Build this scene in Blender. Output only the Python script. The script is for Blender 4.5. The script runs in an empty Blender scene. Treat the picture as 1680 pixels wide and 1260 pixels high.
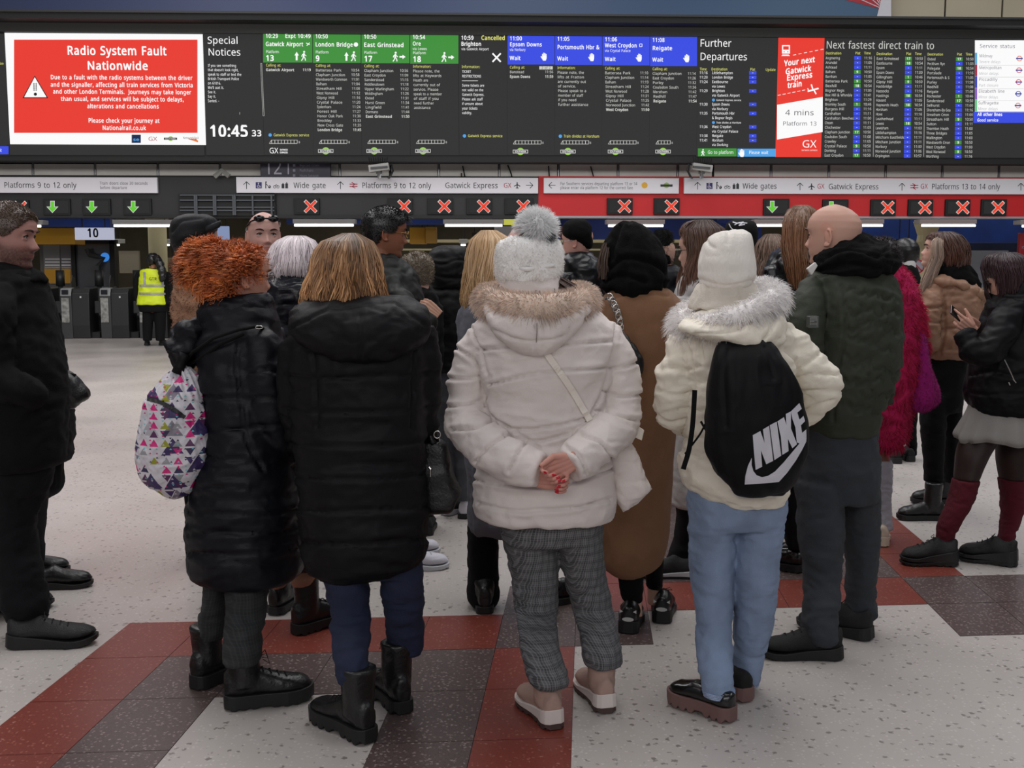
import bpy, bmesh, math, random
import numpy as np
from mathutils import Vector, Matrix
from mathutils.bvhtree import BVHTree
random.seed(7); RNG = np.random.default_rng(7)
C = bpy.context.scene.collection
# ---------------------------------------------------------------- camera, world, lights, exposure
F = 1800.0; CX, CY = 840.0, 630.0; H = 1.5
PITCH = math.atan(200.0 / F); YAW = math.radians(2.0)
cam_d = bpy.data.cameras.new('camera'); cam = bpy.data.objects.new('camera', cam_d); C.objects.link(cam)
cam_d.sensor_width = 36.0; cam_d.lens = 36.0 * F / 1680.0; cam_d.clip_end = 200
cam.location = (0, 0, H); cam.rotation_euler = (math.pi/2 - PITCH, 0, -YAW)
bpy.context.scene.camera = cam
sc = bpy.context.scene
sc.view_settings.view_transform = 'Standard'; sc.view_settings.look = 'None'
sc.view_settings.gamma = 1.0; sc.view_settings.use_curve_mapping = False
sc.view_settings.exposure = 0.0
w = bpy.data.worlds.new('world'); sc.world = w; w.use_nodes = True
bg = w.node_tree.nodes['Background']; bg.inputs[0].default_value = (0.80, 0.86, 1.0, 1); bg.inputs[1].default_value = 0.20
def area_light(name, loc, rot, sx, sy, power, col=(1, 1, 1)):
    l = bpy.data.lights.new(name, 'AREA'); l.shape = 'RECTANGLE'; l.size = sx; l.size_y = sy
    l.energy = power; l.color = col
    o = bpy.data.objects.new(name, l); C.objects.link(o); o.location = loc; o.rotation_euler = rot
    return o
# roof glazing over the concourse: three long bays of daylight high above the crowd
area_light('roof_light', (-5.5, 9.0, 8.5), (0, math.radians(14), 0), 3.5, 15, 690, (1.0, .96, .96))
area_light('roof_light', (1.0, 8.5, 9.0), (0, 0, 0), 4.0, 14, 610, (1.0, .98, .97))
area_light('roof_light', (8.0, 8.0, 8.5), (0, math.radians(-14), 0), 3.5, 15, 460, (.97, .98, 1.0))
# added lamp, unseen, that brightens the signs and panels under the board
area_light('wall_fill', (0, 10.0, 4.4), (math.radians(84), 0, 0), 26, .8, 560, (1.0, .98, .96))
area_light('platform_fill', (2, 27, 2.95), (0, 0, 0), 30, 6, 330, (1.0, .96, .86))  # added light without a fitting, lifts the dark area behind the gates
area_light('gate_fill', (0, 21.3, 2.75), (0, 0, 0), 26, .4, 40, (1.0, .97, .92))  # second added light, just inside the header, brightens the gate row
area_light('hall_light', (-2.0, -6.5, 5.5), (math.radians(62), 0, 0), 12, 3, 330, (1.0, .97, .95))  # soft light of the hall behind the photographer
# ---------------------------------------------------------------- pixel <-> world helpers
_c, _s = math.cos(YAW), math.sin(YAW)
def ray(px, py):
    u = (px - CX) / F; v = (CY - py) / F
    x, y, z = u, math.cos(PITCH) + v*math.sin(PITCH), -math.sin(PITCH) + v*math.cos(PITCH)
    return x, y, z
def rot(x, y, z): return Vector((x*_c + y*_s, -x*_s + y*_c, z))
def W(px, py, d):                       # point of a pixel at horizontal forward distance d
    x, y, z = ray(px, py); k = d / y
    return rot(x*k, d, H + z*k)
def G(px, py, z0=0.0):                  # point of a pixel on the floor
    x, y, z = ray(px, py); k = (z0 - H) / z
    return rot(x*k, y*k, z0)
def P(px, py, Y):                       # point of a pixel on the wall plane Y
    r = rot(*ray(px, py)); k = Y / r.y
    return Vector((r.x*k, Y, H + r.z*k))
FWD = rot(0, 1, 0); RGT = rot(1, 0, 0)
def sc_at(d): return F / d * 1.0
# ---------------------------------------------------------------- materials
def lin(c):
    return tuple(((v/255.0)/12.92 if v <= 10 else (((v/255.0)+.055)/1.055)**2.4) for v in c) + (1.0,)
MC = {}
def mat(name, col, rough=.7, metal=0, emit=0, bump=0, bscale=200, var=0, vscale=6, attr=False, spec=.5, sheen=0, coat=0, alpha=1, stretch=(1,1,1)):
    if name in MC: return MC[name]
    m = bpy.data.materials.new(name); m.use_nodes = True; nt = m.node_tree; b = nt.nodes['Principled BSDF']
    L = nt.links.new; MC[name] = m; c = lin(col)
    b.inputs['Base Color'].default_value = c; b.inputs['Roughness'].default_value = rough
    b.inputs['Metallic'].default_value = metal; b.inputs['Specular IOR Level'].default_value = spec
    if sheen: b.inputs['Sheen Weight'].default_value = sheen; b.inputs['Sheen Roughness'].default_value = .5
    if coat: b.inputs['Coat Weight'].default_value = coat; b.inputs['Coat Roughness'].default_value = .15
    if emit:
        b.inputs['Emission Color'].default_value = c; b.inputs['Emission Strength'].default_value = emit
        b.inputs['Base Color'].default_value = (.01, .01, .01, 1); b.inputs['Specular IOR Level'].default_value = .1
    if alpha < 1: b.inputs['Alpha'].default_value = alpha
    src = None
    if attr:
        a = nt.nodes.new('ShaderNodeAttribute'); a.attribute_name = 'tint'
        mx = nt.nodes.new('ShaderNodeMix'); mx.data_type = 'RGBA'; mx.blend_type = 'MULTIPLY'; mx.inputs[0].default_value = 1
        mx.inputs[6].default_value = c; L(a.outputs['Color'], mx.inputs[7]); src = mx.outputs[2]
    if bump or var:
        tc = nt.nodes.new('ShaderNodeTexCoord'); mp = nt.nodes.new('ShaderNodeMapping'); mp.inputs['Scale'].default_value = stretch
        L(tc.outputs['Object'], mp.inputs[0])
    if var:
        n = nt.nodes.new('ShaderNodeTexNoise'); n.inputs['Scale'].default_value = vscale; n.inputs['Detail'].default_value = 5
        L(mp.outputs[0], n.inputs[0])
        r = nt.nodes.new('ShaderNodeMapRange'); r.inputs[1].default_value = .3; r.inputs[2].default_value = .7
        r.inputs[3].default_value = 1-var; r.inputs[4].default_value = 1+var; L(n.outputs[0], r.inputs[0])
        mx = nt.nodes.new('ShaderNodeMix'); mx.data_type = 'RGBA'; mx.blend_type = 'MULTIPLY'; mx.inputs[0].default_value = 1
        if src: L(src, mx.inputs[6])
        else: mx.inputs[6].default_value = c
        L(r.outputs[0], mx.inputs[7]); src = mx.outputs[2]
    if bump:
        n = nt.nodes.new('ShaderNodeTexNoise'); n.inputs['Scale'].default_value = bscale; n.inputs['Detail'].default_value = 3
        L(mp.outputs[0], n.inputs[0])
        bp = nt.nodes.new('ShaderNodeBump'); bp.inputs['Strength'].default_value = bump; bp.inputs['Distance'].default_value = .004
        L(n.outputs[0], bp.inputs['Height']); L(bp.outputs[0], b.inputs['Normal'])
    if src: L(src, b.inputs['Base Color'])
    return m
# ---------------------------------------------------------------- mesh helpers
class MB:
    def __init__(s): s.v = []; s.f = []; s.n = 0
    def add(s, v, f):
        v = np.asarray(v, float).reshape(-1, 3); s.v.append(v)
        s.f.extend([tuple(i + s.n for i in q) for q in f]); s.n += len(v); return s
    def box(s, a, b, R=None):
        (x0, y0, z0), (x1, y1, z1) = a, b
        v = np.array([(x, y, z) for z in (z0, z1) for y in (y0, y1) for x in (x0, x1)], float)
        if R is not None: v = np.array([tuple(R @ Vector(p)) for p in v])
        return s.add(v, [(0,2,3,1), (4,5,7,6), (0,1,5,4), (2,6,7,3), (0,4,6,2), (1,3,7,5)])
    def prism(s, poly, fn, depth):      # poly of 2D points mapped by fn(x, y, off) -> 3D, extruded from off 0 to depth
        n = len(poly); v = [fn(x, y, 0) for x, y in poly] + [fn(x, y, depth) for x, y in poly]
        f = [tuple(range(n)), tuple(range(2*n-1, n-1, -1))] + [(i, i+n, (i+1) % n + n, (i+1) % n) for i in range(n)]
        return s.add(v, f)
    def tube(s, pts, r, n=8, cap=True):
        pts = [Vector(p) for p in pts]; m = len(pts)
        rr = [r]*m if np.isscalar(r) else r
        V = []; prev = None
        for i, p in enumerate(pts):
            t = (pts[min(i+1, m-1)] - pts[max(i-1, 0)]).normalized()
            if prev is None:
                u = t.cross(Vector((0, 0, 1)) if abs(t.z) < .9 else Vector((1, 0, 0))).normalized()
            else: u = (prev - t*prev.dot(t)).normalized()
            prev = u; q = t.cross(u)
            for k in range(n):
                a = 2*math.pi*k/n; V.append(tuple(p + (u*math.cos(a) + q*math.sin(a))*rr[i]))
        Fc = [(i*n+k, i*n+(k+1) % n, (i+1)*n+(k+1) % n, (i+1)*n+k) for i in range(m-1) for k in range(n)]
        if cap: Fc += [tuple(range(n-1, -1, -1)), tuple((m-1)*n+k for k in range(n))]
        return s.add(V, Fc)
    def ball(s, c, r, nu=16, nv=10, R=None):
        rx, ry, rz = (r, r, r) if np.isscalar(r) else r
        V = []
        for j in range(1, nv):
            t = math.pi*j/nv
            for i in range(nu):
                a = 2*math.pi*i/nu; V.append(Vector((rx*math.sin(t)*math.cos(a), ry*math.sin(t)*math.sin(a), rz*math.cos(t))))
        V += [Vector((0, 0, rz)), Vector((0, 0, -rz))]
        if R is not None: V = [R @ p for p in V]
        c = Vector(c); V = [tuple(p + c) for p in V]; N = (nv-1)*nu
        f = [(j*nu+i, (j+1)*nu+i, (j+1)*nu+(i+1) % nu, j*nu+(i+1) % nu) for j in range(nv-2) for i in range(nu)]
        f += [(N, i, (i+1) % nu) for i in range(nu)] + [(N+1, (nv-2)*nu+(i+1) % nu, (nv-2)*nu+i) for i in range(nu)]
        return s.add(V, f)
    def arr(s): return (np.concatenate(s.v) if s.v else np.zeros((0, 3))), s.f
    def build(s, name, m, parent=None, smooth=False, bevel=0, col=None):
        v, f = s.arr(); return mkobj(name, v, f, m, parent, smooth, bevel, col)
def mkobj(name, v, f, m, parent=None, smooth=False, bevel=0, col=None):
    me = bpy.data.meshes.new(name)
    if isinstance(f, np.ndarray):
        nv, nf, k = len(v), len(f), f.shape[1]
        me.vertices.add(nv); me.vertices.foreach_set('co', np.asarray(v, np.float32).ravel())
        me.loops.add(nf*k); me.loops.foreach_set('vertex_index', f.astype(np.int32).ravel())
        me.polygons.add(nf); me.polygons.foreach_set('loop_start', np.arange(0, nf*k, k, dtype=np.int32))
        me.update(calc_edges=True); me.validate()
    else:
        me.from_pydata([tuple(p) for p in v], [], f); me.update()
    if smooth: me.polygons.foreach_set('use_smooth', [True]*len(me.polygons))
    if col is not None:
        ca = me.color_attributes.new('tint', 'FLOAT_COLOR', 'POINT')
        c4 = np.ones((len(v), 4), np.float32); c4[:, :3] = np.asarray(col).reshape(len(v), -1); ca.data.foreach_set('color', c4.ravel())
    o = bpy.data.objects.new(name, me); C.objects.link(o)
    if m is not None: me.materials.append(m)
    if bevel:
        b = o.modifiers.new('bevel', 'BEVEL'); b.width = bevel; b.segments = 2; b.limit_method = 'ANGLE'
    if parent is not None: o.parent = parent; o.matrix_parent_inverse = parent.matrix_world.inverted()
    return o
def empty(name, loc=(0, 0, 0)):
    o = bpy.data.objects.new(name, None); C.objects.link(o); o.location = loc; o.empty_display_size = .1
    o.matrix_world = Matrix.Translation(Vector(loc)); return o
def tag(o, label=None, cat=None, group=None, kind=None):
    if label: o['label'] = label
    if cat: o['category'] = cat
    if group: o['group'] = group
    if kind: o['kind'] = kind
    return o
# ---------------------------------------------------------------- text as mesh, glyph by glyph
GL = {}
import os
FONT = None; RESU = 1
try: FONT = bpy.data.fonts.load(os.path.join(bpy.utils.resource_path('LOCAL'), 'datafiles', 'fonts', 'NotoSansHebrew-Regular.woff2'))   # a font that ships inside Blender
except Exception: FONT = None
def _measure(body, bold):
    cu = bpy.data.curves.new('t', 'FONT'); cu.body = body; cu.resolution_u = RESU
    if FONT: cu.font = FONT
    o = bpy.data.objects.new('t', cu); C.objects.link(o)
    bpy.context.view_layer.update()
    dg = bpy.context.evaluated_depsgraph_get(); me = bpy.data.meshes.new_from_object(o.evaluated_get(dg))
    v = np.array([p.co[:2] for p in me.vertices]) if len(me.vertices) else np.zeros((0, 2))
    f = [tuple(p.vertices) for p in me.polygons]
    bpy.data.objects.remove(o); bpy.data.curves.remove(cu); bpy.data.meshes.remove(me); return v, f
def glyph(ch, bold):
    k = (ch, bold)
    if 0 < bold < .013: return glyph(ch, 0)
    if k in GL: return GL[k]
    if ch == ' ': GL[k] = (np.zeros((0, 2)), [], .30); return GL[k]
    v, f = _measure(ch, 0)
    if bold:                               # heavier strokes: the glyph laid over itself, slightly shifted
        n = len(v); b_ = bold*1.15; V = [v + np.array(d)*b_ for d in ((-1, -.6), (1, -.6), (0, .8))]
        f = [tuple(i+k*n for i in q) for k in range(3) for q in f]; v = np.concatenate(V)
    a, _ = _measure('H'+ch+'H', 0); b, _ = _measure('HH', 0)
    adv = (a[:, 0].max()-a[:, 0].min()) - (b[:, 0].max()-b[:, 0].min())
    if bold: adv *= 1.05
    GL[k] = (v, f, adv + (0.02 if bold else 0)); return GL[k]
CAPH = None
def text_geo(s, bold=0):
    global CAPH
    if CAPH is None:
        v, _ = _measure('H', 0); CAPH = v[:, 1].max()-v[:, 1].min()
    x = 0; V = []; Fc = []; n = 0
    for ch in s:
        v, f, adv = glyph(ch, bold)
        if len(v):
            vv = v.copy(); vv[:, 0] += x; V.append(vv); Fc += [tuple(i+n for i in q) for q in f]; n += len(v)
        x += adv
    return (np.concatenate(V) if V else np.zeros((0, 2))), Fc, x
class Txt:                                # collects lines lying on a wall plane Y into one mesh
    def __init__(s, Y): s.Y = Y; s.m = MB()
    def line(s, t, x0, yb, cap, x1=None, bold=0, align='l'):
        v, f, wd = text_geo(t, bold)
        if not len(v): return s
        p = P(x0, yb, s.Y); q = P(x0, yb-cap, s.Y); k = (q.z-p.z)/CAPH; kx = k
        if x1 is not None and align != 'c': kx = abs(P(x1, yb, s.Y).x - p.x) / wd
        off = 0
        if align == 'c':
            if x1: kx = x1*(P(x0+1, yb, s.Y).x-p.x)/wd
            off = -wd*kx/2
        if align == 'r': off = -wd*kx
        V = np.zeros((len(v), 3)); V[:, 0] = p.x + off + v[:, 0]*kx; V[:, 1] = s.Y; V[:, 2] = p.z + v[:, 1]*k
        s.m.add(V, f); return s
    def lines(s, L, x0, yb, dy, cap, bold=0, align='l', sx=None):
        for i, t in enumerate(L):
            if t: s.line(t, x0, yb+i*dy, cap, None if sx is None else x0+sx*text_geo(t, bold)[2], bold, align)
        return s
    def poly(s, pts):
        V = [tuple(P(x, y, s.Y)) for x, y in pts]; s.m.add(V, [tuple(range(len(V)))]); return s
    def rect(s, x0, y0, x1, y1): return s.poly([(x0, y1), (x1, y1), (x1, y0), (x0, y0)])
    def disc(s, cx, cy, r, n=20): return s.poly([(cx+r*math.cos(-2*math.pi*i/n), cy+r*math.sin(-2*math.pi*i/n)) for i in range(n)])
    def seg(s, pts, wd):
        for (x0, y0), (x1, y1) in zip(pts[:-1], pts[1:]):
            L = math.hypot(x1-x0, y1-y0) or 1; nx, ny = -(y1-y0)/L*wd/2, (x1-x0)/L*wd/2
            s.poly([(x0+nx, y0+ny), (x1+nx, y1+ny), (x1-nx, y1-ny), (x0-nx, y0-ny)])
        return s
    def build(s, name, m, parent):
        o = s.m.build(name, m, parent)
        if o and len(s.m.v) > 3: o['kind'] = 'stuff'
        return o
def slab(name, x0, y0, x1, y1, Y, th, m, parent=None, bevel=0):   # upright board whose front face lies on plane Y
    xm, ym = (x0+x1)/2, (y0+y1)/2
    X0, X1 = P(x0, ym, Y).x, P(x1, ym, Y).x; Z1, Z0 = P(xm, y0, Y).z, P(xm, y1, Y).z
    b = MB().box((X0, Y, Z0), (X1, Y+th, Z1)); return b.build(name, m, parent, bevel=bevel)
# ================================================================ SETTING: floor
def floor_mat(name, base, chip, rough, dens, cs):
    m = bpy.data.materials.new(name); m.use_nodes = True; nt = m.node_tree; b = nt.nodes['Principled BSDF']; L = nt.links.new
    tc = nt.nodes.new('ShaderNodeTexCoord')
    def chips(scale, lo, hi, col, prev, strength=1):
        mp = nt.nodes.new('ShaderNodeMapping'); mp.inputs['Scale'].default_value = (scale, scale, scale); L(tc.outputs['Object'], mp.inputs[0])
        nz = nt.nodes.new('ShaderNodeTexNoise'); nz.inputs['Scale'].default_value = 2.2; L(mp.outputs[0], nz.inputs[0])
        ad = nt.nodes.new('ShaderNodeVectorMath'); ad.operation = 'MULTIPLY_ADD'; ad.inputs[1].default_value = (.9, .9, .9)
        L(nz.outputs['Color'], ad.inputs[0]); L(mp.outputs[0], ad.inputs[2])
        vo = nt.nodes.new('ShaderNodeTexVoronoi'); vo.inputs['Scale'].default_value = 1; vo.inputs['Randomness'].default_value = 1; L(ad.outputs[0], vo.inputs['Vector'])
        r = nt.nodes.new('ShaderNodeMapRange'); r.inputs[1].default_value = hi; r.inputs[2].default_value = lo; r.inputs[3].default_value = 0; r.inputs[4].default_value = strength
        L(vo.outputs['Distance'], r.inputs[0])
        # only some of the cells carry a chip
        sx = nt.nodes.new('ShaderNodeSeparateColor'); L(vo.outputs['Color'], sx.inputs[0])
        g = nt.nodes.new('ShaderNodeMath'); g.operation = 'GREATER_THAN'; g.inputs[1].default_value = 1-dens; L(sx.outputs[0], g.inputs[0])
        mu = nt.nodes.new('ShaderNodeMath'); mu.operation = 'MULTIPLY'; L(g.outputs[0], mu.inputs[0]); L(r.outputs[0], mu.inputs[1])
        mx = nt.nodes.new('ShaderNodeMix'); mx.data_type = 'RGBA'; L(mu.outputs[0], mx.inputs[0])
        if isinstance(prev, tuple): mx.inputs[6].default_value = prev
        else: L(prev, mx.inputs[6])
        mx.inputs[7].default_value = col; return mx.outputs[2]
    o = chips(cs, .22, .34, lin(chip[0]), lin(base))
    o = chips(cs*2.1, .2, .4, lin(chip[1]), o, .7)
    o = chips(cs*.6, .12, .2, lin(chip[2]), o, .8)
    n = nt.nodes.new('ShaderNodeTexNoise'); n.inputs['Scale'].default_value = .9; n.inputs['Detail'].default_value = 6; L(tc.outputs['Object'], n.inputs[0])
    r = nt.nodes.new('ShaderNodeMapRange'); r.inputs[1].default_value = .3; r.inputs[2].default_value = .7; r.inputs[3].default_value = .9; r.inputs[4].default_value = 1.08; L(n.outputs[0], r.inputs[0])
    mx = nt.nodes.new('ShaderNodeMix'); mx.data_type = 'RGBA'; mx.blend_type = 'MULTIPLY'; mx.inputs[0].default_value = 1; L(o, mx.inputs[6]); L(r.outputs[0], mx.inputs[7])
    L(mx.outputs[2], b.inputs['Base Color'])
    r2 = nt.nodes.new('ShaderNodeMapRange'); r2.inputs[1].default_value = .3; r2.inputs[2].default_value = .7; r2.inputs[3].default_value = rough-.05; r2.inputs[4].default_value = rough+.1; L(n.outputs[0], r2.inputs[0])
    L(r2.outputs[0], b.inputs['Roughness']); b.inputs['Specular IOR Level'].default_value = .45
    return m
M_cream = floor_mat('cream_terrazzo', (178, 171, 166), [(124, 118, 114), (204, 198, 192), (100, 92, 86)], .33, .3, 34)
M_red = floor_mat('red_terrazzo', (118, 54, 44), [(150, 90, 76), (92, 42, 36), (164, 120, 104)], .36, .4, 70)
M_pur = floor_mat('purple_terrazzo', (84, 70, 68), [(140, 126, 122), (52, 42, 42), (136, 116, 110)], .36, .75, 62)
M_grout = mat('grout', (38, 30, 28), .9)
fl = MB().box((-16, -8, -.12), (20, 34, 0)).build('floor', M_cream); tag(fl, kind='structure')
tag(MB().box((-16.3, -8, 0), (-16, 34, 9)).build('wall_left', mat('side_wall', (150, 146, 138), .7, var=.08, vscale=.7)), kind='structure')
tag(MB().box((20, -8, 0), (20.3, 34, 9)).build('wall_right', mat('side_wall', (150, 146, 138), .7)), kind='structure')
# inlaid bands: cells of a slanted grid, each its own tile
def gridpt(i, r):                       # i columns counted to the left from the stripe beside the cream boots, r rows towards the camera
    xl = 943 - 130*i
    yrow = {-3: 921, -2: 958, -1: 1005, 0: 1062}
    d0 = 1.5*F/(1062-430.); d = d0 - .41*r
    y0 = 430 + 1.5*F/d
    vx = 963
    x = vx + (xl-vx)*(y0-430)/(1062-430.)
    y = y0 + (900-x)*.024*(y0-430)/585.
    x = vx + (xl-vx)*(y-430)/(1062-430.)
    return G(x, y)
cells = {}
for i in range(1, 6): cells[(i, -1)] = 'r'
for r in range(0, 4): cells[(5, r)] = 'r'; cells[(0, r)] = 'r'
for i in range(1, 5): cells[(i, 0)] = 'p'
for r in range(1, 4): cells[(4, r)] = 'p'; cells[(1, r)] = 'p'
for r in (-1, -2): cells[(0, r)] = 'p'
cells[(-1, -1)] = 'p'
for i in range(-5, 0): cells[(i, -2)] = 'r'
for i in range(-5, -1): cells[(i, -3)] = 'p'
for r in range(-7, -2): cells[(-1, r)] = 'r'; cells[(-6, r)] = 'r'
for r in range(-7, -3): cells[(-2, r)] = 'p'; cells[(-5, r)] = 'p'
for i in range(-11, -5):
    for r in (-2, -1): cells[(i, r)] = 'p'
g = MB()
for (i, r), c in sorted(cells.items()):
    q = [gridpt(i+1, r+1), gridpt(i, r+1), gridpt(i, r), gridpt(i+1, r)]
    ce = sum(q, Vector())/4
    g.add([tuple(p + Vector((0, 0, .0004))) for p in q], [(0, 1, 2, 3)])
    qq = [p + (ce-p).normalized()*.0022 for p in q]
    b = MB(); b.add([(p.x, p.y, -.01) for p in qq] + [(p.x, p.y, .0016) for p in qq], [(4,5,6,7), (0,1,5,4), (1,2,6,5), (2,3,7,6), (3,0,4,7)])
    b.build('floor_tile', M_red if c == 'r' else M_pur, fl)
tag(g.build('grout', M_grout, fl), kind='stuff')
# ================================================================ wall behind the gates, header, panels
YB, YH, YP = 20.0, 20.5, 20.95
M_black = mat('soot_black', (10, 10, 10), .7); M_dark = mat('dark_grey_panel', (28, 27, 28), .6, var=.06, vscale=1.5)
M_darker = mat('deep_grey', (28, 28, 29), .7); M_steel = mat('brushed_steel', (120, 120, 122), .35, metal=.9)  # flat dark grey for back wall, edges and plinths; brushed steel
M_panel = mat('stone_panel', (214, 210, 204), .6, var=.08, vscale=1.2); M_beige = mat('beige_panel', (186, 176, 152), .6, var=.06, vscale=1)
M_hred = mat('header_red', (186, 14, 22), .6, var=.04, vscale=1); M_white = mat('sign_white', (214, 212, 218), .5)
M_blueb = mat('blue_structure', (20, 58, 140), .5, var=.3, vscale=1.5); M_cable = mat('black_cable', (12, 12, 12), .5)
M_yel = mat('yellow_box', (196, 142, 12), .5); M_cream2 = mat('cream_paint', (196, 186, 150), .6, var=.1, vscale=2)
wl = slab('wall_back', -600, -120, 2350, 268, 21.15, .15, M_darker); tag(wl, kind='structure')
jx = [-46, 54, 156, 259, 361, 459, 557.5, 640, 720, 819, 916, 1014, 1112, 1170, 1265, 1360, 1453, 1546, 1639, 1735]
pw = slab('wall_panelling', -46, 264, 1735, 292, YP+.04, .05, M_black); tag(pw, kind='structure')
for a, b_ in zip(jx[:-1], jx[1:]): slab('panel', a+2, 269, b_-2, 291, YP, .04, M_panel, pw, bevel=.004)
for x in (54, 156, 259, 361, 557.5, 720, 819, 916, 1014, 1112, 1265, 1360, 1453, 1546, 1639):
    slab('joint_strip', x-1, 267, x+1, 292, YP-.02, .02, M_steel, pw)
tp = slab('upper_panelling', 1440, -90, 1990, 31, 20.75, .1, M_black); tag(tp, kind='structure')
for a, b_ in [(1462, 1551), (1554, 1645), (1648, 1740), (1743, 1835)]: slab('panel', a, -80, b_, 29, 20.7, .04, M_beige, tp, bevel=.004)
# advertising banner along the top
M_navy = bpy.data.materials.new('banner_blue'); M_navy.use_nodes = True
nt = M_navy.node_tree; bs = nt.nodes['Principled BSDF']; tc = nt.nodes.new('ShaderNodeTexCoord'); sx = nt.nodes.new('ShaderNodeSeparateXYZ')
nt.links.new(tc.outputs['Generated'], sx.inputs[0]); cr = nt.nodes.new('ShaderNodeValToRGB'); nt.links.new(sx.outputs[0], cr.inputs[0])
cr.color_ramp.elements[0].position = .1; cr.color_ramp.elements[0].color = lin((40, 43, 62)); cr.color_ramp.elements[1].position = 1; cr.color_ramp.elements[1].color = lin((62, 96, 126))
e = cr.color_ramp.elements.new(.55); e.color = lin((48, 66, 112)); nt.links.new(cr.outputs[0], bs.inputs['Base Color']); bs.inputs['Roughness'].default_value = .4
bn = empty('advertising_banner', P(700, 25, 20.4)); tag(bn, 'long blue advertising banner with a red fan corner, above the departure board', 'banner')
slab('banner_sheet', -600, -95, 1462, 22, 20.42, .06, M_navy, bn)
t = Txt(20.415); t.poly([(1446, -90), (1462, -90), (1462, 30), (1438, 30), (1442, 14)]); t.build('white_margin', M_white, bn)
t = Txt(20.41); t.poly([(1388, 0), (1400, -90), (1452, -90), (1446, -4), (1442, 14)]); t.build('red_fan', mat('fan_red', (172, 26, 44), .4), bn)
t = Txt(20.405)
for k in range(4): t.seg([(1442+k*.5, 12-k*3), (1392+k*12, -10-k*14)], 1.3)
t.build('fan_line', M_white, bn)
sf = empty('board_canopy', P(840, 40, 20.2)); tag(sf, kind='structure')
slab('canopy_edge', -600, 23, 2350, 36, 19.6, 1.2, M_black, sf)
slab('fascia', -600, 35, 2350, 58, 19.95, .5, mat('fascia', (27, 27, 25), .6), sf)
slab('canopy_lip', -600, 22, 2350, 25.5, 19.55, .05, mat('lip', (38, 38, 40), .5), sf)
# ================================================================ departure board
E_bg = mat('led_off', (43, 43, 43), emit=1); E_w = mat('led_white', (250, 250, 250), emit=1); E_w2 = mat('led_soft_white', (205, 205, 200), emit=1)
E_red = mat('led_red', (231, 58, 46), emit=1); E_gr = mat('led_green', (62, 142, 58), emit=1); E_bl = mat('led_blue', (56, 76, 226), emit=1)
E_ye = mat('led_yellow', (226, 226, 120), emit=1); E_dk = mat('led_dark', (20, 20, 28), emit=1); E_lb = mat('led_light_blue', (80, 160, 228), emit=1)
E_grey = mat('led_grey_text', (90, 90, 96), emit=1); E_gr2 = mat('led_lime', (150, 200, 90), emit=1); E_x = mat('led_cross_red', (236, 66, 44), emit=1)
E_gx = mat('led_gx_red', (170, 60, 80), emit=1); E_pale = mat('led_pale_text', (176, 176, 184), emit=1); E_mid = mat('led_mid_text', (110, 106, 124), emit=1)
E_ar = mat('led_arrow_green', (96, 200, 50), emit=1); E_panel = mat('led_glass', (36, 36, 37), emit=1)
bd = empty('departure_board', P(840, 266, YB)); tag(bd, 'very long black electronic departure board above the ticket gates', 'departure board')
slab('housing', -600, 54, 2350, 266, YB+.03, .45, M_black, bd)
def screen(name, x0, y0, x1, y1, m): return slab(name, x0, y0, x1, y1, YB, .03, m, bd)
Y1, Y2, Y3, Y4 = YB-.004, YB-.008, YB-.012, YB-.016
# notice screen
ns = screen('notice_screen', 12, 55, 335, 237, E_w)
t = Txt(Y1); t.rect(23, 65, 324, 218); t.build('red_field', E_red, ns)
t = Txt(Y2); t.line('Radio System Fault', 110, 89.5, 14, 274, bold=.022); t.line('Nationwide', 143, 114, 13.5, 244, bold=.022)
for s_, x0, x1, y in [('Due to a fault with the radio systems between the driver', 83, 316, 130), ('and the signaller, affecting all train services from Victoria', 83, 317, 142),
                     ('and other London Terminals.  Journeys may take longer', 87, 314, 153.5), ('than usual, and services will be subject to delays,', 100, 302, 165.5),
                     ('alterations and cancellations', 143, 261, 177.5), ('Please check your journey at', 145, 262, 201), ('Nationalrail.co.uk', 168, 240, 213)]:
    t.line(s_, x0, y, 7, x1, bold=.018)
t.build('lettering', E_w, ns)
t = Txt(Y2); t.poly([(37, 161), (79, 161), (57, 124)]); t.build('warning_triangle', E_dk, ns)
t = Txt(Y3); t.poly([(39.5, 159.6), (76.5, 159.6), (57, 126.5)]); t.build('warning_triangle_inside', E_w, ns)
t = Txt(Y4); t.disc(58, 154.5, 2.6); t.seg([(55.5, 136), (56, 149)], .7); t.seg([(59.5, 136), (59.8, 149)], .7)
for k in range(6): t.seg([(54.3, 137+k*2.2), (60.8, 137+k*2.2)], .7)
t.build('track_mark', E_dk, ns)
t = Txt(Y1); t.rect(216, 221, 231, 234.5); t.build('se_badge', mat('led_navy', (18, 32, 74), emit=1), ns)
t = Txt(Y2); t.line('se', 218.5, 231, 4.5, 229, bold=.03); t.build('se_lettering', E_lb, ns)
t = Txt(Y1); t.line('GX', 243, 231, 6.5, 258); t.build('gx_lettering', E_gx, ns)
t = Txt(Y1); t.disc(280, 227.5, 4); t.build('green_disc', E_gr2, ns)
t = Txt(Y2); t.rect(269, 225.7, 290.5, 229.3); t.build('black_bar', E_dk, ns)
t = Txt(Y3); t.line('SOUTHERN', 271, 228.6, 2.2, 288.5); t.build('bar_lettering', E_w, ns)
t = Txt(Y1); t.line('NetworkRail', 300, 228, 3.6, 326); t.build('rail_lettering', E_grey, ns)
t = Txt(Y1)
for k in range(3): t.poly([(308+k*5, 228), (325, 233.5-k*.6), (325, 232.3-k*.6), (311+k*5, 227.3)])
t.build('rail_mark', mat('led_orange', (226, 120, 60), emit=1), ns)
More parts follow.
